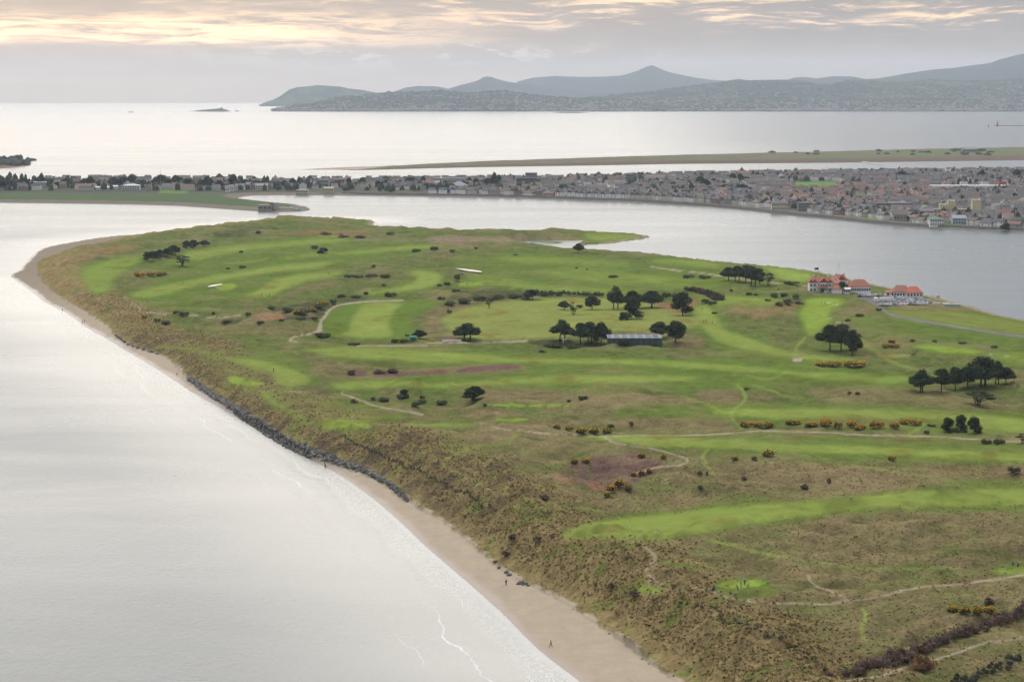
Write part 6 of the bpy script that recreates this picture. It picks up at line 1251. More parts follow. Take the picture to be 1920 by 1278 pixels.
slab('marker_board', 866, 515, 5, 1.3, .3, (.10, .28, .32), 'small teal board beside the purple shrub', 'board')
# ---------------------------------------------------------------- long shed with pale roof
def shed():
    x0, y0, z0 = at(1141, 646); x1, y1, z1 = at(1236, 644); W = math.hypot(x1-x0, (y1-y0)*.2); k = y0/FPX
    o = empty('practice_shed', ((x0+x1)/2, y0+2, min(z0, z1)), 0.02); D = 9.0; h = 4.6; hb = 5.4
    a = obj('wall', MB().add([(-W/2, 0, -1), (W/2, 0, -1), (W/2, D, -1), (-W/2, D, -1), (-W/2, 0, h-.1), (W/2, 0, h-.1), (W/2, D, hb-.1), (-W/2, D, hb-.1)], [(0, 1, 5, 4), (1, 2, 6, 5), (2, 3, 7, 6), (3, 0, 4, 7)]).mesh('wall', M_WALL), o); a.color = (.055, .085, .085, 1)
    n = 14
    for i in range(n):
        u0 = -W/2-.4+(W+.8)*i/n; u1 = -W/2-.4+(W+.8)*(i+1)/n-.12; f0, f1 = -.5, D+.5; sl_ = (hb-h)/D; za, zb = h+f0*sl_, h+f1*sl_
        q = obj('roof_sheet', MB().add([(u0, f0, za), (u1, f0, za), (u1, f1, zb), (u0, f1, zb), (u0, f0, za+.16), (u1, f0, za+.16), (u1, f1, zb+.16), (u0, f1, zb+.16)], [(0, 3, 2, 1), (4, 5, 6, 7), (0, 1, 5, 4), (1, 2, 6, 5), (2, 3, 7, 6), (3, 0, 4, 7)]).mesh('roof_sheet', M_ROOF), o); q.color = (.20, .22, .25, 1) if i % 2 else (.13, .145, .17, 1)
    me = MB().box(-.12, .12, -.10, .12, -.5, h-.2).mesh('post', M_OBJ)
    for i in range(9): q = obj('post', me, o); q.location = (-W/2+W*(i+.5)/9, -.1, 0); q.color = (.10, .13, .13, 1)
    tag(o, 'long dark open fronted practice shed under a pale sheeted roof', 'shed')
shed()
# ---------------------------------------------------------------- clubhouse
RED = (.30, .115, .075); RED2 = (.34, .145, .10); WHT = (.84, .84, .84)
def clubhouse():
    bx, by, bz = at(1540, 548.5); k = by/FPX; o = empty('clubhouse', (bx, by, bz+.2), 0.0)
    X = lambda px: (px-1540)*k
    win = MB().box(-.55, .55, -.07, .05, -.8, .8).mesh('window', M_PANE); dorw = MB().box(-.35, .35, -.07, .05, -.45, .45).mesh('window', M_PANE)
    def wing(x0, x1, y0, y1, h, rise, axis='x', hip=0.0, wc=WHT, rc=RED, zb=-2.0, wn=0, fl=1, over=.45):
        zr = h+rise
        w = obj('wall', (MB().box(x0, x1, y0, y1, zb, h-.02) if hip else MB().house_walls(x0, x1, y0, y1, zb, h, zr-.3, axis)).mesh('wall', M_WALL), o); w.color = (*wc, 1)
        r = obj('roof', MB().gable(x0, x1, y0, y1, h, 0, zr, axis, over, .25, hip).mesh('roof', M_ROOF), o); r.color = (*rc, 1)
        for f in range(fl):
            for i in range(wn): q = obj('window', win, o); q.location = (x0+(x1-x0)*(i+.5)/wn, y0-.04, 1.6+f*2.9)
        return r
    DR = (.30, .09, .07)
    r0 = wing(X(1519), X(1562), 2, 12, 6.4, 3.2, 'x', 3.2, wn=6, fl=2, rc=DR)          # main two storey block
    wing(X(1537), X(1551), -1.0, 6, 6.4, 3.0, 'y', rc=DR, wn=3, fl=2)                    # front gable bay
    wing(X(1517.5), X(1524), 0.2, 6, 6.2, 2.4, 'y', rc=DR, wn=1, fl=2); wing(X(1525), X(1531), 1.0, 6, 6.2, 2.2, 'y', rc=DR, wn=1, fl=2)
    wing(X(1553), X(1559), 0.0, 6, 6.2, 2.6, 'y', rc=DR, wn=1, fl=2)
    pr = obj('porch_roof', MB().gable(X(1531), X(1550), -3.4, -1.1, 3.1, 0, 4.2, 'x', .2, .2, 1.2).mesh('porch_roof', M_ROOF), o); pr.color = (.30, .09, .07, 1)
    q = obj('door', MB().box(-1.1, 1.1, -.1, .05, 0, 2.5).mesh('door', M_PANE), o); q.location = (X(1541), -1.1, 0)
    for sx in (1532, 1549): q = obj('porch_post', MB().box(-.15, .15, -.15, .15, -1, 3.1).mesh('porch_post', M_OBJ), o); q.location = (X(sx), -3.2, 0); q.color = (.7, .7, .7, 1)
    wing(X(1558), X(1580), 3, 16, 5.2, 3.6, 'x', 2.5, rc=RED2, wn=3); wing(X(1559), X(1578), -3.0, 3, 2.2, 2.9, 'x', 2.6, rc=RED2, wn=0)      # garage-like red hip
    wing(X(1568), X(1595), 14, 24, 6.8, 3.4, 'x', 2.5, rc=RED, wn=4); wing(X(1580), X(1593), -2.5, 3, 2.4, 2.4, 'x', 0, rc=(.42, .12, .08), wn=3)
    wing(X(1576), X(1590), 12, 17, 7.0, 3.2, 'y', rc=DR, wn=2, fl=1)
    wing(X(1594), X(1634), 2, 13, 3.4, 4.4, 'x', 4.0, rc=RED, wn=9); wing(X(1612), X(1622), 10, 16, 3.6, 4.0, 'y', rc=RED2)
    wing(X(1583), X(1592), -5, -2.4, 2.2, 1.3, 'x', .0, wc=(.6, .6, .6), rc=(.70, .70, .69), wn=2)
    cm = MB().box(-.5, .5, -.4, .4, -2.0, 1.6).mesh('chimney', M_WALL)
    for cx, cy, cz in ((1528, 7, 9.0), (1555, 7, 9.0), (1571, 9, 8.2), (1590, 19, 9.6), (1575, 19, 9.6)): q = obj('chimney', cm, o); q.location = (X(cx), cy, cz); q.color = (.72, .70, .68, 1)
    tag(o, 'white two storey clubhouse with many red tiled roofs above the links', 'clubhouse')
    fx, fy = X(1539)+bx, by+12; f = empty('flagpole', (fx, fy, bz)); 
    q = obj('mast', MB().tube([(0, 0, 0), (0, 0, 15.5)], [.22, .10], 7).mesh('mast', M_OBJ), f); q.color = (.70, .60, .35, 1)
    q = obj('yard', MB().tube([(-.2, 0, 11.4), (2.6, 0, 13.4)], [.10, .06], 6).mesh('yard', M_OBJ), f); q.color = (.6, .55, .4, 1)
    n = 7; V = [(-.12-i*.42, .18*math.sin(i*1.3), 15.3-j*1.5+.1*math.sin(i)) for j in (0, 1) for i in range(n)]; q = obj('flag', MB().add(V, [(i, i+1, n+i+1, n+i) for i in range(n-1)]).mesh('flag', M_OBJ), f); q.color = (.05, .05, .10, 1)
    tag(f, 'tall pale flagpole flying a dark flag behind the clubhouse', 'flagpole')
    # second building
    b2x, b2y, b2z = at(1702, 557.5); k2 = b2y/FPX; o = empty('pavilion', (b2x, b2y, b2z+.1), 0); X = lambda px: (px-1702)*k2
    def wing2(*a, **kw): return wing(*a, **kw)
    wing(X(1677), X(1709), 3, 14, 3.2, 4.2, 'x', 3.0, rc=RED, wn=6); wing(X(1700), X(1730), 0, 11, 2.9, 4.0, 'x', 3.4, rc=(.42, .11, .075), wn=5); wing(X(1663), X(1680), 5, 12, 2.4, 1.6, 'x', 0, rc=(.33, .13, .09), wn=2)
    tag(o, 'single storey red hip roofed pavilion beside the packed car park', 'building')
clubhouse()
# vans / stores by the car park
def car_protos():
    out = []
    for L_, W_, H_, cab in ((4.3, 1.8, 1.45, (.22, .86)), (4.6, 1.85, 1.7, (.20, .97)), (4.1, 1.75, 1.5, (.24, .95))):
        prof = [(-L_/2, .35), (-L_/2, .85), (-L_*.22, .92), (L_*.42, .95), (L_/2, .85), (L_/2, .35)]
        V = [(x, s*W_/2, z) for s in (-1, 1) for x, z in prof]; n = len(prof)
        F = [tuple(range(n)), tuple(range(2*n-1, n-1, -1))]+[(i, n+i, n+(i+1) % n, (i+1) % n) for i in range(n)]
        body = MB().add(V, F).mesh('body', M_OBJ)
        a, b = -L_/2+L_*cab[0]+.2, -L_/2+L_*cab[1]; t = W_*.42
        cb = MB().add([(a, -W_*.47, .90), (b, -W_*.47, .92), (b, W_*.47, .92), (a, W_*.47, .90), (a+.6, -t, H_-.06), (b-.45, -t, H_-.06), (b-.45, t, H_-.06), (a+.6, t, H_-.06)], [(4, 5, 6, 7), (0, 1, 5, 4), (1, 2, 6, 5), (2, 3, 7, 6), (3, 0, 4, 7)]).mesh('cabin_glass', M_PANE)
        rf = MB().box(a+.62, b-.47, -t, t, H_-.055, H_).mesh('roof', M_OBJ)
        wh = MB().tube([(0, -.1, 0), (0, .1, 0)], [.32, .32], 10, (.02, .02, .02)).mesh('wheel', M_ATTR)
        out.append((body, cb, rf, wh, L_, W_))
    return out
CP_ = car_protos(); CC = [((.70, .70, .70), 'white', 7), ((.45, .46, .48), 'silver', 7), ((.05, .05, .06), 'black', 5), ((.12, .15, .22), 'dark blue', 4), ((.22, .23, .24), 'grey', 4), ((.35, .05, .04), 'red', 1), ((.30, .36, .42), 'pale blue', 2)]
def car(px, py, rz, row, i, of):
    x, y, z = at(px, py); body, cb, rf, wh, L_, W_ = random.choice(CP_); c = random.choices(CC, [q[2] for q in CC])[0]; o = empty('parked_car', (x, y, z+.06), rz)
    q = obj('body', body, o); q.color = (*c[0], 1); obj('cabin_glass', cb, o); r = obj('roof', rf, o); r.color = (*c[0], 1)
    for sx in (-1, 1):
        for sy in (-1, 1): w = obj('wheel', wh, o); w.location = (sx*L_*.31, sy*W_*.45, .32)
    tag(o, f'{c[1]} parked car, {ordn(i)} from the lane in the {row}', 'car', 'cars in the clubhouse car park')
ROWS = [(1612, 1650, 556.5, 555, 11, 'row by the clubhouse terrace'), (1664, 1698, 560, 559, 7, 'short row at the pavilion front'), (1678, 1732, 564.0, 562.5, 12, 'second row from the pavilion'), (1686, 1742, 566.5, 565.0, 13, 'middle row of the car park'), (1672, 1744, 569.8, 567.6, 16, 'second row from the grass'), (1652, 1738, 573.2, 571.0, 15, 'front row beside the grass')]
for x0, x1, y0, y1, n, row in ROWS:
    for i in range(n):
        t = i/(n-1); car(x0+(x1-x0)*t+random.uniform(-.6, .6), y0+(y1-y0)*t, 1.25+random.uniform(-.12, .12)+(0 if random.random() < .8 else .5), row, i, n)
def van(px, py, rz, L_, label):
    x, y, z = at(px, py); o = empty('delivery_van', (x, y, z+.05), rz); q = obj('body', MB().add([(-L_/2, -1, .4), (L_/2, -1, .4), (L_/2, 1, .4), (-L_/2, 1, .4), (-L_/2, -1, 1.5), (-L_/2+1.2, -1, 2.5), (L_/2, -1, 2.6), (L_/2, 1, 2.6), (-L_/2+1.2, 1, 2.5), (-L_/2, 1, 1.5)], [(0, 1, 6, 5, 4), (1, 2, 7, 6), (2, 3, 9, 8, 7), (3, 0, 4, 9), (5, 6, 7, 8), (4, 5, 8, 9), (0, 3, 2, 1)]).mesh('body', M_OBJ), o); q.color = (.76, .76, .76, 1)
    obj('windscreen', MB().add([(-L_/2+.12, -.85, 1.62), (-L_/2+.12, .85, 1.62), (-L_/2+1.0, .85, 2.36), (-L_/2+1.0, -.85, 2.36)], [(0, 3, 2, 1)]).mesh('windscreen', M_PANE), o).location = (-.04, 0, .05)
    for sx in (-.32, .32):
        for sy in (-1, 1): w = obj('wheel', CP_[0][3], o); w.location = (sx*L_, sy*.95, .34)
    tag(o, label, 'van')
van(1642, 566, 1.4, 5.2, 'white van standing end on where the lane meets the car park'); van(1655, 565.5, .1, 6.0, 'long white van parked broadside beside the end-on van'); van(1668, 565, .1, 5.4, 'second broadside white van, nearer the car rows')
slab('bowser', 1757, 571.5, 14, 1.4, 2.2, (.60, .58, .54), 'low pale trailer on the shore beyond the cars', 'trailer'); slab('greenhouse', 1785, 575, 30, 1.6, 3, (.33, .38, .36), 'long low grey green shelter on the shore', 'shelter'); slab('greenhouse', 1775, 571.5, 14, 1.2, 3, (.55, .53, .48), 'short buff shelter behind the long low one', 'shelter')
bpx, bpy_ = ground(1573, 501, 0); bo = obj('marker_post', MB().tube([(0, 0, -1), (0, 0, 3.4)], [.16, .12], 6).mesh('marker_post', M_OBJ)); bo.location = (float(bpx), float(bpy_), -float(drop(bpx, bpy_))); bo.color = (.12, .12, .12, 1); tag(bo, 'slim dark marker post standing in the estuary', 'post')
# ---------------------------------------------------------------- people
def person_mesh(pose, seed):
    """one continuous skinned figure 1.75 m tall"""
    J = dict(walk=dict(hipz=.93, lk=(.07, -.22, .50), lf=(.08, -.36, .08), rk=(-.08, .16, .49), rf=(-.09, .34, .10), le=(.27, .12, 1.16), lh=(.25, .30, .98), re=(-.27, -.10, 1.15), rh=(-.26, -.24, .96), ch=(0, -.03, 1.38), hd=(0, -.05, 1.66)),
             stand=dict(hipz=.94, lk=(.10, 0, .50), lf=(.12, .02, .08), rk=(-.10, -.02, .50), rf=(-.13, 0, .08), le=(.29, .02, 1.14), lh=(.24, -.14, .92), re=(-.29, .02, 1.14), rh=(-.25, -.12, .92), ch=(0, 0, 1.40), hd=(0, -.02, 1.67)),
             putt=dict(hipz=.88, lk=(.14, -.06, .47), lf=(.16, .02, .08), rk=(-.14, -.06, .47), rf=(-.16, .02, .08), le=(.20, -.36, 1.02), lh=(.05, -.42, .80), re=(-.20, -.36, 1.02), rh=(-.05, -.42, .78), ch=(0, -.26, 1.26), hd=(0, -.42, 1.46)))[pose]
    hz = J['hipz']; ch = Vector(J['ch']); nk = ch.lerp(Vector(J['hd']), .42); V = [(0, 0, hz), (0, (ch[1])*.5, (hz+ch[2])/2), tuple(ch), tuple(nk), J['hd'], tuple(Vector(J['hd'])+Vector((0, -.01, .12))),
         (.10, 0, hz-.04), J['lk'], J['lf'], (J['lf'][0], J['lf'][1]-.17, .05), (-.10, 0, hz-.04), J['rk'], J['rf'], (J['rf'][0], J['rf'][1]-.17, .05),
         (.19, ch[1], ch[2]+.02), J['le'], J['lh'], tuple(Vector(J['lh'])+Vector((0, -.03, -.10))), (-.19, ch[1], ch[2]+.02), J['re'], J['rh'], tuple(Vector(J['rh'])+Vector((0, -.03, -.10)))]
    E = [(0, 1), (1, 2), (2, 3), (3, 4), (4, 5), (0, 6), (6, 7), (7, 8), (8, 9), (0, 10), (10, 11), (11, 12), (12, 13), (2, 14), (14, 15), (15, 16), (16, 17), (2, 18), (18, 19), (19, 20), (20, 21)]
    R = [(.17, .12), (.15, .11), (.19, .12), (.065, .065), (.10, .11), (.085, .09), (.11, .11), (.075, .08), (.05, .055), (.045, .03), (.11, .11), (.075, .08), (.05, .055), (.045, .03), (.085, .08), (.06, .06), (.042, .04), (.04, .025), (.085, .08), (.06, .06), (.042, .04), (.04, .025)]
    me = bpy.data.meshes.new('person'); me.from_pydata([tuple(v) for v in V], E, []); ob = bpy.data.objects.new('person_build', me); COL.objects.link(ob)
    md = ob.modifiers.new('skin', 'SKIN'); md.use_smooth_shade = True
    for i, r in enumerate(R): me.skin_vertices[0].data[i].radius = r; me.skin_vertices[0].data[i].use_root = (i == 0)
    ob.modifiers.new('sub', 'SUBSURF').levels = 1
    bpy.context.view_layer.update(); ev = ob.evaluated_get(bpy.context.evaluated_depsgraph_get()); m2 = bpy.data.meshes.new_from_object(ev); bpy.data.objects.remove(ob)
    m2.materials.clear(); m2.materials.append(M_OBJ); m2.materials.append(M_TROUS); m2.materials.append(M_SKIN); m2.materials.append(M_HAIR)
    hdv = Vector(J['hd'])
    for p in m2.polygons:
        c = p.center
        if c.z < hz-.02 and abs(c.x) < .24 and not (c.y < -.2 and c.z > .6 and pose == 'putt'): p.material_index = 1 if c.z > .09 else 3
        elif (c-hdv).length < .17 or c.z > nk.z+.02: p.material_index = 3 if (c.z > hdv.z+.04 or c.y > hdv.y+.03) and c.z > hdv.z-.04 else 2
        elif min((c-Vector(J['lh'])).length, (c-Vector(J['rh'])).length) < .09: p.material_index = 2
    return m2
M_TROUS = simple_mat('dark_trousers', (.035, .035, .045), .85, .15, 8); M_SKIN = simple_mat('skin', (.50, .30, .22), .6, .05, 8); M_HAIR = simple_mat('dark_hair', (.03, .025, .02), .8, .1, 20)
PM = {k: person_mesh(k, 0) for k in ('walk', 'stand', 'putt')}
def trolley(x, y, z, label):
    o = empty('golf_trolley', (x, y, z), random.random()*6)
    q = obj('bag', MB().tube([(0, 0, .25), (0, .35, 1.15)], [.15, .17], 8).mesh('bag', M_OBJ), o); q.color = (.05, .06, .09, 1)
    q = obj('frame', MB().tube([(0, -.08, .25), (0, .1, .6), (0, -.5, 1.05)], [.03, .03, .025], 5).mesh('frame', M_OBJ), o); q.color = (.2, .2, .2, 1)
    for s_ in (-1, 1): w = obj('wheel', MB().tube([(s_*.28-.02, .05, .16), (s_*.28+.02, .05, .16)], [.16, .16], 10, (.03, .03, .03)).mesh('wheel', M_ATTR), o)
    tag(o, label, 'golf trolley', 'golf trolleys')
PEOPLE = [(117, 583, 'walk', (.03, .03, .04), 'dark walker alone near the sandy point'), (154.5, 606, 'walk', (.04, .04, .05), 'walker in dark jacket, beach side of a pair'), (158.5, 605, 'walk', (.05, .04, .04), 'walker in brown jacket, inland side of a pair'), (332, 704, 'walk', (.03, .03, .04), 'lone dark walker where the beach narrows'), (609, 872, 'walk', (.04, .04, .05), 'walker beside the rocks at the narrow beach'), (610, 878, 'walk', (.06, .03, .03), 'second walker beside the rocks, closer to the water'), (949, 1097, 'walk', (.03, .03, .04), 'dark walker in the middle of the wide beach'), (1033, 1212, 'walk', (.025, .025, .03), 'dark walker on the near beach above the foam'),
 (491, 555, 'stand', (.05, .05, .06), 'golfer at the end of the curved fairway'), (500.5, 555.5, 'putt', (.30, .30, .30), 'golfer in pale top at the end of the curved fairway'), (505, 555.5, 'stand', (.04, .05, .09), 'golfer in navy at the end of the curved fairway'), (343.5, 532, 'stand', (.04, .04, .04), 'lone golfer on the long far fairway'), (616, 515, 'walk', (.06, .05, .05), 'golfer on the ridge of the middle fairway'), (809, 490, 'walk', (.05, .05, .05), 'first golfer of three by the marsh fairways'), (814, 490, 'walk', (.08, .05, .05), 'second golfer of three by the marsh fairways'), (818, 488, 'walk', (.04, .05, .08), 'third golfer of three by the marsh fairways'),
 (874, 535, 'putt', (.05, .05, .06), 'golfer bending on the tiered green'), (877, 534, 'stand', (.08, .06, .05), 'golfer watching on the tiered green'), (885.5, 534, 'stand', (.04, .04, .05), 'golfer standing apart on the tiered green'), (1316.5, 581.5, 'walk', (.05, .05, .06), 'single golfer higher on the sloping fairway'), (1319.5, 604.5, 'stand', (.05, .05, .06), 'first golfer of a pair on the sloping fairway'), (1324, 604, 'stand', (.03, .03, .04), 'second golfer of a pair on the sloping fairway'), (1335.5, 607, 'walk', (.05, .06, .07), 'golfer walking apart on the sloping fairway'),
 (1459, 544.5, 'walk', (.07, .04, .04), 'golfer nearer the clump before the clubhouse'), (1479, 543.5, 'walk', (.06, .05, .05), 'golfer midway between clump and clubhouse'), (1496, 540, 'walk', (.06, .05, .05), 'golfer close to the clubhouse corner'), (1540.5, 570.5, 'stand', (.04, .05, .06), 'golfer on the green below the clubhouse'), (1547, 570.5, 'putt', (.10, .10, .10), 'golfer putting below the clubhouse'), (1707.5, 666.5, 'stand', (.03, .03, .04), 'golfer at the yellow tee, beach end of the group'), (1710.5, 667, 'stand', (.05, .07, .12), 'golfer in blue at the yellow tee'), (1713, 667.5, 'stand', (.3, .3, .3), 'golfer in white at the yellow tee'), (1715, 666.5, 'stand', (.04, .04, .04), 'golfer at the inland end of the tee group'),
 (436.5, 685, 'walk', (.07, .05, .05), 'golfer at the dune side of the bowl fairway'), (513, 697, 'stand', (.05, .05, .05), 'golfer in the middle of the bowl fairway'), (567, 700, 'stand', (.04, .05, .10), 'golfer at the inland side of the bowl fairway'), (1896.5, 721, 'walk', (.04, .04, .05), 'first golfer walking on the track past the grove'), (1901, 720, 'walk', (.06, .05, .05), 'second golfer walking on the track past the grove'), (1907, 727, 'walk', (.05, .06, .08), 'third golfer on the track, lower down'), (1910.5, 726, 'walk', (.04, .04, .04), 'fourth golfer on the track past the grove'),
 (1396, 1096, 'stand', (.03, .03, .035), 'golfer in black at the back of the oval green'), (1389.5, 1101, 'stand', (.06, .035, .03), 'golfer in dark red on the oval green'), (1402, 1101, 'putt', (.45, .45, .46), 'golfer in pale top bending on the oval green'), (1383.5, 1106, 'putt', (.20, .16, .13), 'golfer crouched at the near edge of the oval green'), (1899, 1060, 'stand', (.16, .26, .40), 'golfer in light blue by the track at the tee')]
for a, b, pose, c, lab in PEOPLE:
    x, y, z = at(a, b); o = obj('person', PM[pose]); o.location = (x, y, z-.03); o.rotation_euler = (0, 0, random.random()*6.28); s_ = random.uniform(.98, 1.06); o.scale = (s_, s_, s_); o.color = (*c, 1); tag(o, lab, 'person', 'walkers on the beach' if b in (583, 606, 605, 704, 872, 878, 1097, 1212) else 'golfers')
for a, b, lab in ((1336, 1106, 'golf trolley on the path, first of two by the oval green'), (1340, 1105, 'golf trolley on the path, second of two by the oval green'), (1908, 1062, 'black golf trolley beside the golfer in light blue'), (1324, 1110, 'golf trolley left on the path short of the others') ,): trolley(*at(a, b), lab)
def flagstick(px, py, col, lab):
    x, y, z = at(px, py); o = empty('flagstick', (x, y, z)); q = obj('pole', MB().tube([(0, 0, 0), (0, 0, 2.3)], [.05, .04], 5).mesh('pole', M_OBJ), o); q.color = (.75, .75, .7, 1)
    q = obj('flag', MB().add([(.03, 0, 2.3), (.65, .08, 2.2), (.62, .05, 1.85), (.03, 0, 1.8)], [(0, 1, 2, 3)]).mesh('flag', M_OBJ), o); q.color = (*col, 1); tag(o, lab, 'golf flag', 'flags in the holes')
for a, b, lab in ((1179, 990, 'yellow flag on the large near green'), (321, 598, 'yellow flag near the red bracken'), (547, 717, 'yellow flag on the green above the tees'), (660, 790, 'pale flag on the round green by the dunes'), (1393, 1100, 'flag among golfers on the oval green'), (1217, 1103, 'flag on the little round green'), (1545, 572, 'flag on the green below the clubhouse'), (1001, 604, 'white target flag on the practice field')): flagstick(a, b, (.75, .62, .05) if 'yellow' in lab else (.7, .7, .7), lab)
# ---------------------------------------------------------------- sea defence boulders
def boulders():
    M_ROCK = simple_mat('dark_rock', (.085, .08, .073), .9, .6, .9)
    protos = []
    for k in range(5):
        r = np.random.default_rng(40+k); v = bv*(1+.35*(r.random((len(bv), 3))-.5)); v[:, 2] = (v[:, 2]-.35)*1.2; protos.append(mesh_np('boulder', v, bf, False, None, None, M_ROCK))
    P = [p for p in vg if p[1] < 1300]; pts = []
    L_ = np.array(vg); seg = np.hypot(*(L_[1:]-L_[:-1]).T); cum = np.concatenate([[0], np.cumsum(seg)])
    pxv, pyv = project(L_[:, 0], L_[:, 1], np.full(len(L_), 1.6))
    def along(n, px0, px1, w0, w1):
        s0, s1 = (np.interp(-a, -pxv[:40*3], cum[:len(pxv[:40*3])]) for a in (px1, px0)); out = []
        for _ in range(n):
            s = s0+(s1-s0)*random.random(); i = min(np.searchsorted(cum, s)-1, len(seg)-1); t = (s-cum[i])/seg[i]; p = L_[i]*(1-t)+L_[i+1]*t; d = (L_[i+1]-L_[i])/seg[i]; nr = np.array([-d[1], d[0]]); nr = nr if nr[0] < 0 else -nr
            f = (s-s0)/(s1-s0); w = w0+(w1-w0)*f; q = p+nr*(random.uniform(-1, .12)*w); out.append((q[0], q[1]))
        return np.array(out)
    A = np.vstack([along(5200, 352, 640, 2.8, 2.0), along(900, 640, 765, .1, 2.6), along(160, 215, 300, .5, .3)])
    z = height(A[:, 0], A[:, 1]); n = len(A); r = .26+rng.random(n)**3*.85
    near_ = np.argsort(A[:, 1])[:90]; m = np.zeros(n, bool); m[near_] = True
    V, F = blobs(A[~m, 0], A[~m, 1], z[~m]-.15, r[~m], r[~m]*.9); kc = np.repeat(.04+.17*rng.random(int((~m).sum()))**1.8, len(bv))[:, None]*np.array([[1, .95, .88]]); o = obj('sea_defence_rocks', mesh_np('sea_defence_rocks', V, F, False, None, kc, simple_mat('heaped_rock', (1, 1, 1), .9, .4, 1.2, attr=True))); tag(o, 'dark boulders heaped along the foot of the dunes', 'rocks', kind='stuff')
    for i in near_:
        o = obj('boulder', protos[i % 5]); o.location = (A[i, 0], A[i, 1], z[i]+r[i]*.2); o.rotation_euler = (0, 0, random.random()*6); o.scale = (r[i], r[i]*random.uniform(.7, 1), r[i]*random.uniform(.6, .9)); tag(o, 'dark boulder among the thinning end of the rock bank', 'boulder', 'boulders at the near end of the rock bank')
    for i, (a, b) in enumerate(z7((845, 620), (868, 655), (905, 680), (920, 695), (985, 735), (1010, 742), (1022, 752), (975, 742), (995, 748))):
        x, y, z_ = at(a, b); o = obj('boulder', protos[i % 5]); q = random.uniform(.5, .9); o.location = (x, y, z_+.1); o.scale = (q*1.2, q, q*.7); tag(o, f'{ordn(i)} of the stray grey rocks by the wide beach walker, counting shoreward', 'boulder')
boulders()
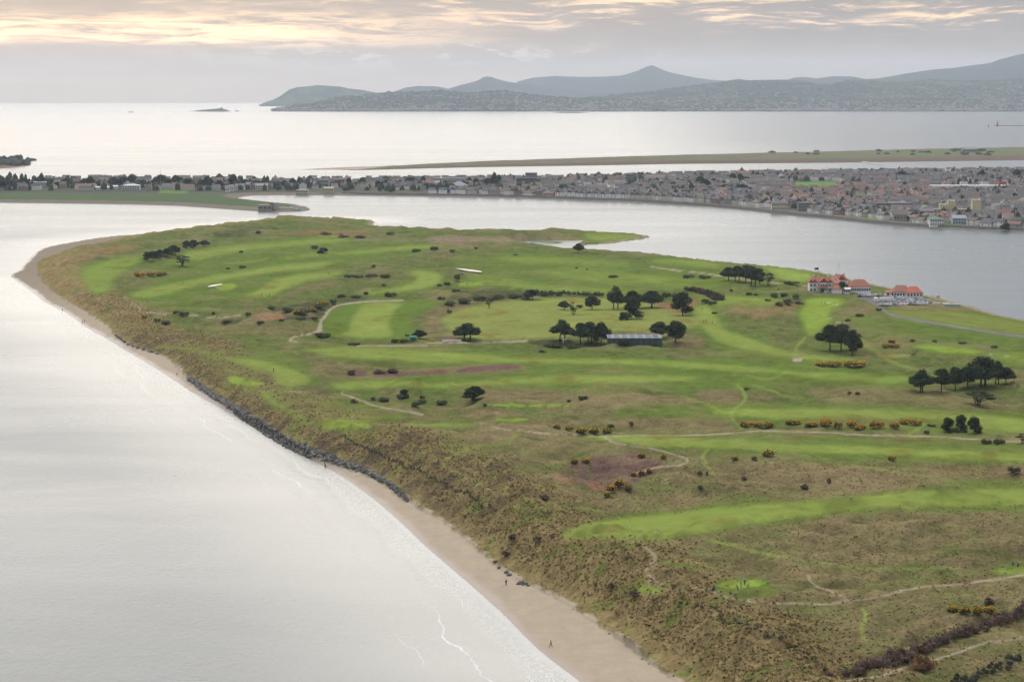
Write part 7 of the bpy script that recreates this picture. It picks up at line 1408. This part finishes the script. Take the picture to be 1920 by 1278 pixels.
# ---------------------------------------------------------------- marram and rough grass: countless tufts
def tufts():
    def tuft(n, h, spread, seed):
        r = np.random.default_rng(seed); mb = MB()
        for i in range(n):
            a = r.random()*6.28; l = h*(.6+.5*r.random()); w = .10+.08*r.random(); t = spread*(.4+.8*r.random()); c, s_ = math.cos(a), math.sin(a); b0 = .12*r.random()
            mb.add([(c*b0-s_*w, s_*b0+c*w, 0), (c*b0+s_*w, s_*b0-c*w, 0), (c*t*.55+s_*w*.8, s_*t*.55-c*w*.8, l*.75), (c*t*.55-s_*w*.8, s_*t*.55+c*w*.8, l*.75), (c*t, s_*t, l)], [(0, 1, 2, 3), (3, 2, 4)])
        return mb
    m, t, o = new_mat('marram'); rnd = t.n('ShaderNodeObjectInfo').outputs['Random']; rp = t.n('ShaderNodeValToRGB'); t.put(rp.inputs[0], rnd); e = rp.color_ramp.elements
    e[0].position = 0; e[0].color = (.22, .19, .08, 1); e[1].position = 1; e[1].color = (.46, .35, .18, 1)
    for p, c in ((.25, (.29, .235, .105, 1)), (.5, (.35, .27, .13, 1)), (.8, (.41, .31, .155, 1))): q = rp.color_ramp.elements.new(p); q.color = c
    d = t.n('ShaderNodeBsdfDiffuse'); t.put(d.inputs['Color'], rp.outputs[0]); tl = t.n('ShaderNodeBsdfTranslucent'); t.put(tl.inputs['Color'], rp.outputs[0]); ad = t.n('ShaderNodeMixShader', i_0=.4); t.t.links.new(d.outputs[0], ad.inputs[1]); t.t.links.new(tl.outputs[0], ad.inputs[2]); t.t.links.new(ad.outputs[0], o.inputs[0])
    m2, t, o = new_mat('rough_grass'); rnd = t.n('ShaderNodeObjectInfo').outputs['Random']; rp = t.n('ShaderNodeValToRGB'); t.put(rp.inputs[0], rnd); e = rp.color_ramp.elements
    e[0].color = (.19, .20, .07, 1); e[1].color = (.40, .32, .16, 1); d = t.n('ShaderNodeBsdfDiffuse'); t.put(d.inputs['Color'], rp.outputs[0]); tl = t.n('ShaderNodeBsdfTranslucent'); t.put(tl.inputs['Color'], rp.outputs[0]); ad = t.n('ShaderNodeMixShader', i_0=.4); t.t.links.new(d.outputs[0], ad.inputs[1]); t.t.links.new(tl.outputs[0], ad.inputs[2]); t.t.links.new(ad.outputs[0], o.inputs[0])
    i_, j_ = np.nonzero(K); 
    rough_w = (1-np.clip(smg*1.3, 0, 1))*(1-np.clip(sandy, 0, 1))*isv*(1-np.clip(scg, 0, 1)*.5)
    area = (Yg**3); area = area/area.max()
    def scatter(name, label, wgt, n, protos, mat, smin, smax, ymax):
        w = wgt*(Yg < ymax)*Yg**1.6; w = w/w.sum(); k = rng.choice(len(w), n, p=w); x = Xg[k]+rng.normal(size=n)*.8; y = Yg[k]+rng.normal(size=n)*1.6; z = height(x, y)-.04
        me = bpy.data.meshes.new(name); me.vertices.add(n); me.vertices.foreach_set('co', np.stack([x, y, z], 1).astype(np.float32).ravel()); a = me.attributes.new('sz', 'FLOAT', 'POINT'); a.data.foreach_set('value', (smin+(smax-smin)*rng.random(n)**1.5).astype(np.float32)); me.update()
        ob = obj(name, me); tag(ob, label, 'grass', kind='stuff')
        ng = bpy.data.node_groups.new(name, 'GeometryNodeTree'); ng.interface.new_socket('Geometry', in_out='INPUT', socket_type='NodeSocketGeometry'); ng.interface.new_socket('Geometry', in_out='OUTPUT', socket_type='NodeSocketGeometry')
        N = ng.nodes; gi = N.new('NodeGroupInput'); go = N.new('NodeGroupOutput'); m2p = N.new('GeometryNodeMeshToPoints'); ins = N.new('GeometryNodeInstanceOnPoints'); oi = N.new('GeometryNodeObjectInfo'); rv = N.new('FunctionNodeRandomValue'); rv.data_type = 'FLOAT_VECTOR'
        pr = obj(name+'_tuft', protos.mesh(name+'_tuft', mat), link=False); oi.inputs['Object'].default_value = pr; oi.inputs['As Instance'].default_value = True
        rv.inputs[0].default_value = (-.2, -.2, 0); rv.inputs[1].default_value = (.2, .2, 6.28); na = N.new('GeometryNodeInputNamedAttribute'); na.data_type = 'FLOAT'; na.inputs['Name'].default_value = 'sz'
        l = ng.links.new; l(gi.outputs[0], m2p.inputs[0]); l(m2p.outputs[0], ins.inputs['Points']); l(oi.outputs['Geometry'], ins.inputs['Instance']); l(rv.outputs[0], ins.inputs['Rotation']); l(na.outputs[0], ins.inputs['Scale']); l(ins.outputs[0], go.inputs[0])
        md = ob.modifiers.new('tufts', 'NODES'); md.node_group = ng
    scatter('marram_grass', 'straw coloured marram tufts over the dunes', bm*sst(dVs, 3, 7)*(.35+np.clip(d2+.3, 0, 1))*rough_w*(np.abs(Xg/Yg) < .26), 22000, tuft(10, .55, .6, 1), m, .4, 1.3, 1500)
    scatter('rough_grass', 'tussocky rough grass between the fairways', (.2+np.clip(m2_+.15, 0, 1))*rough_w*(1-bm*.7)*(np.abs(Xg/Yg) < .26), 16000, tuft(8, .28, .45, 2), m2, .4, 1.2, 800)
m2_ = m2
tufts()
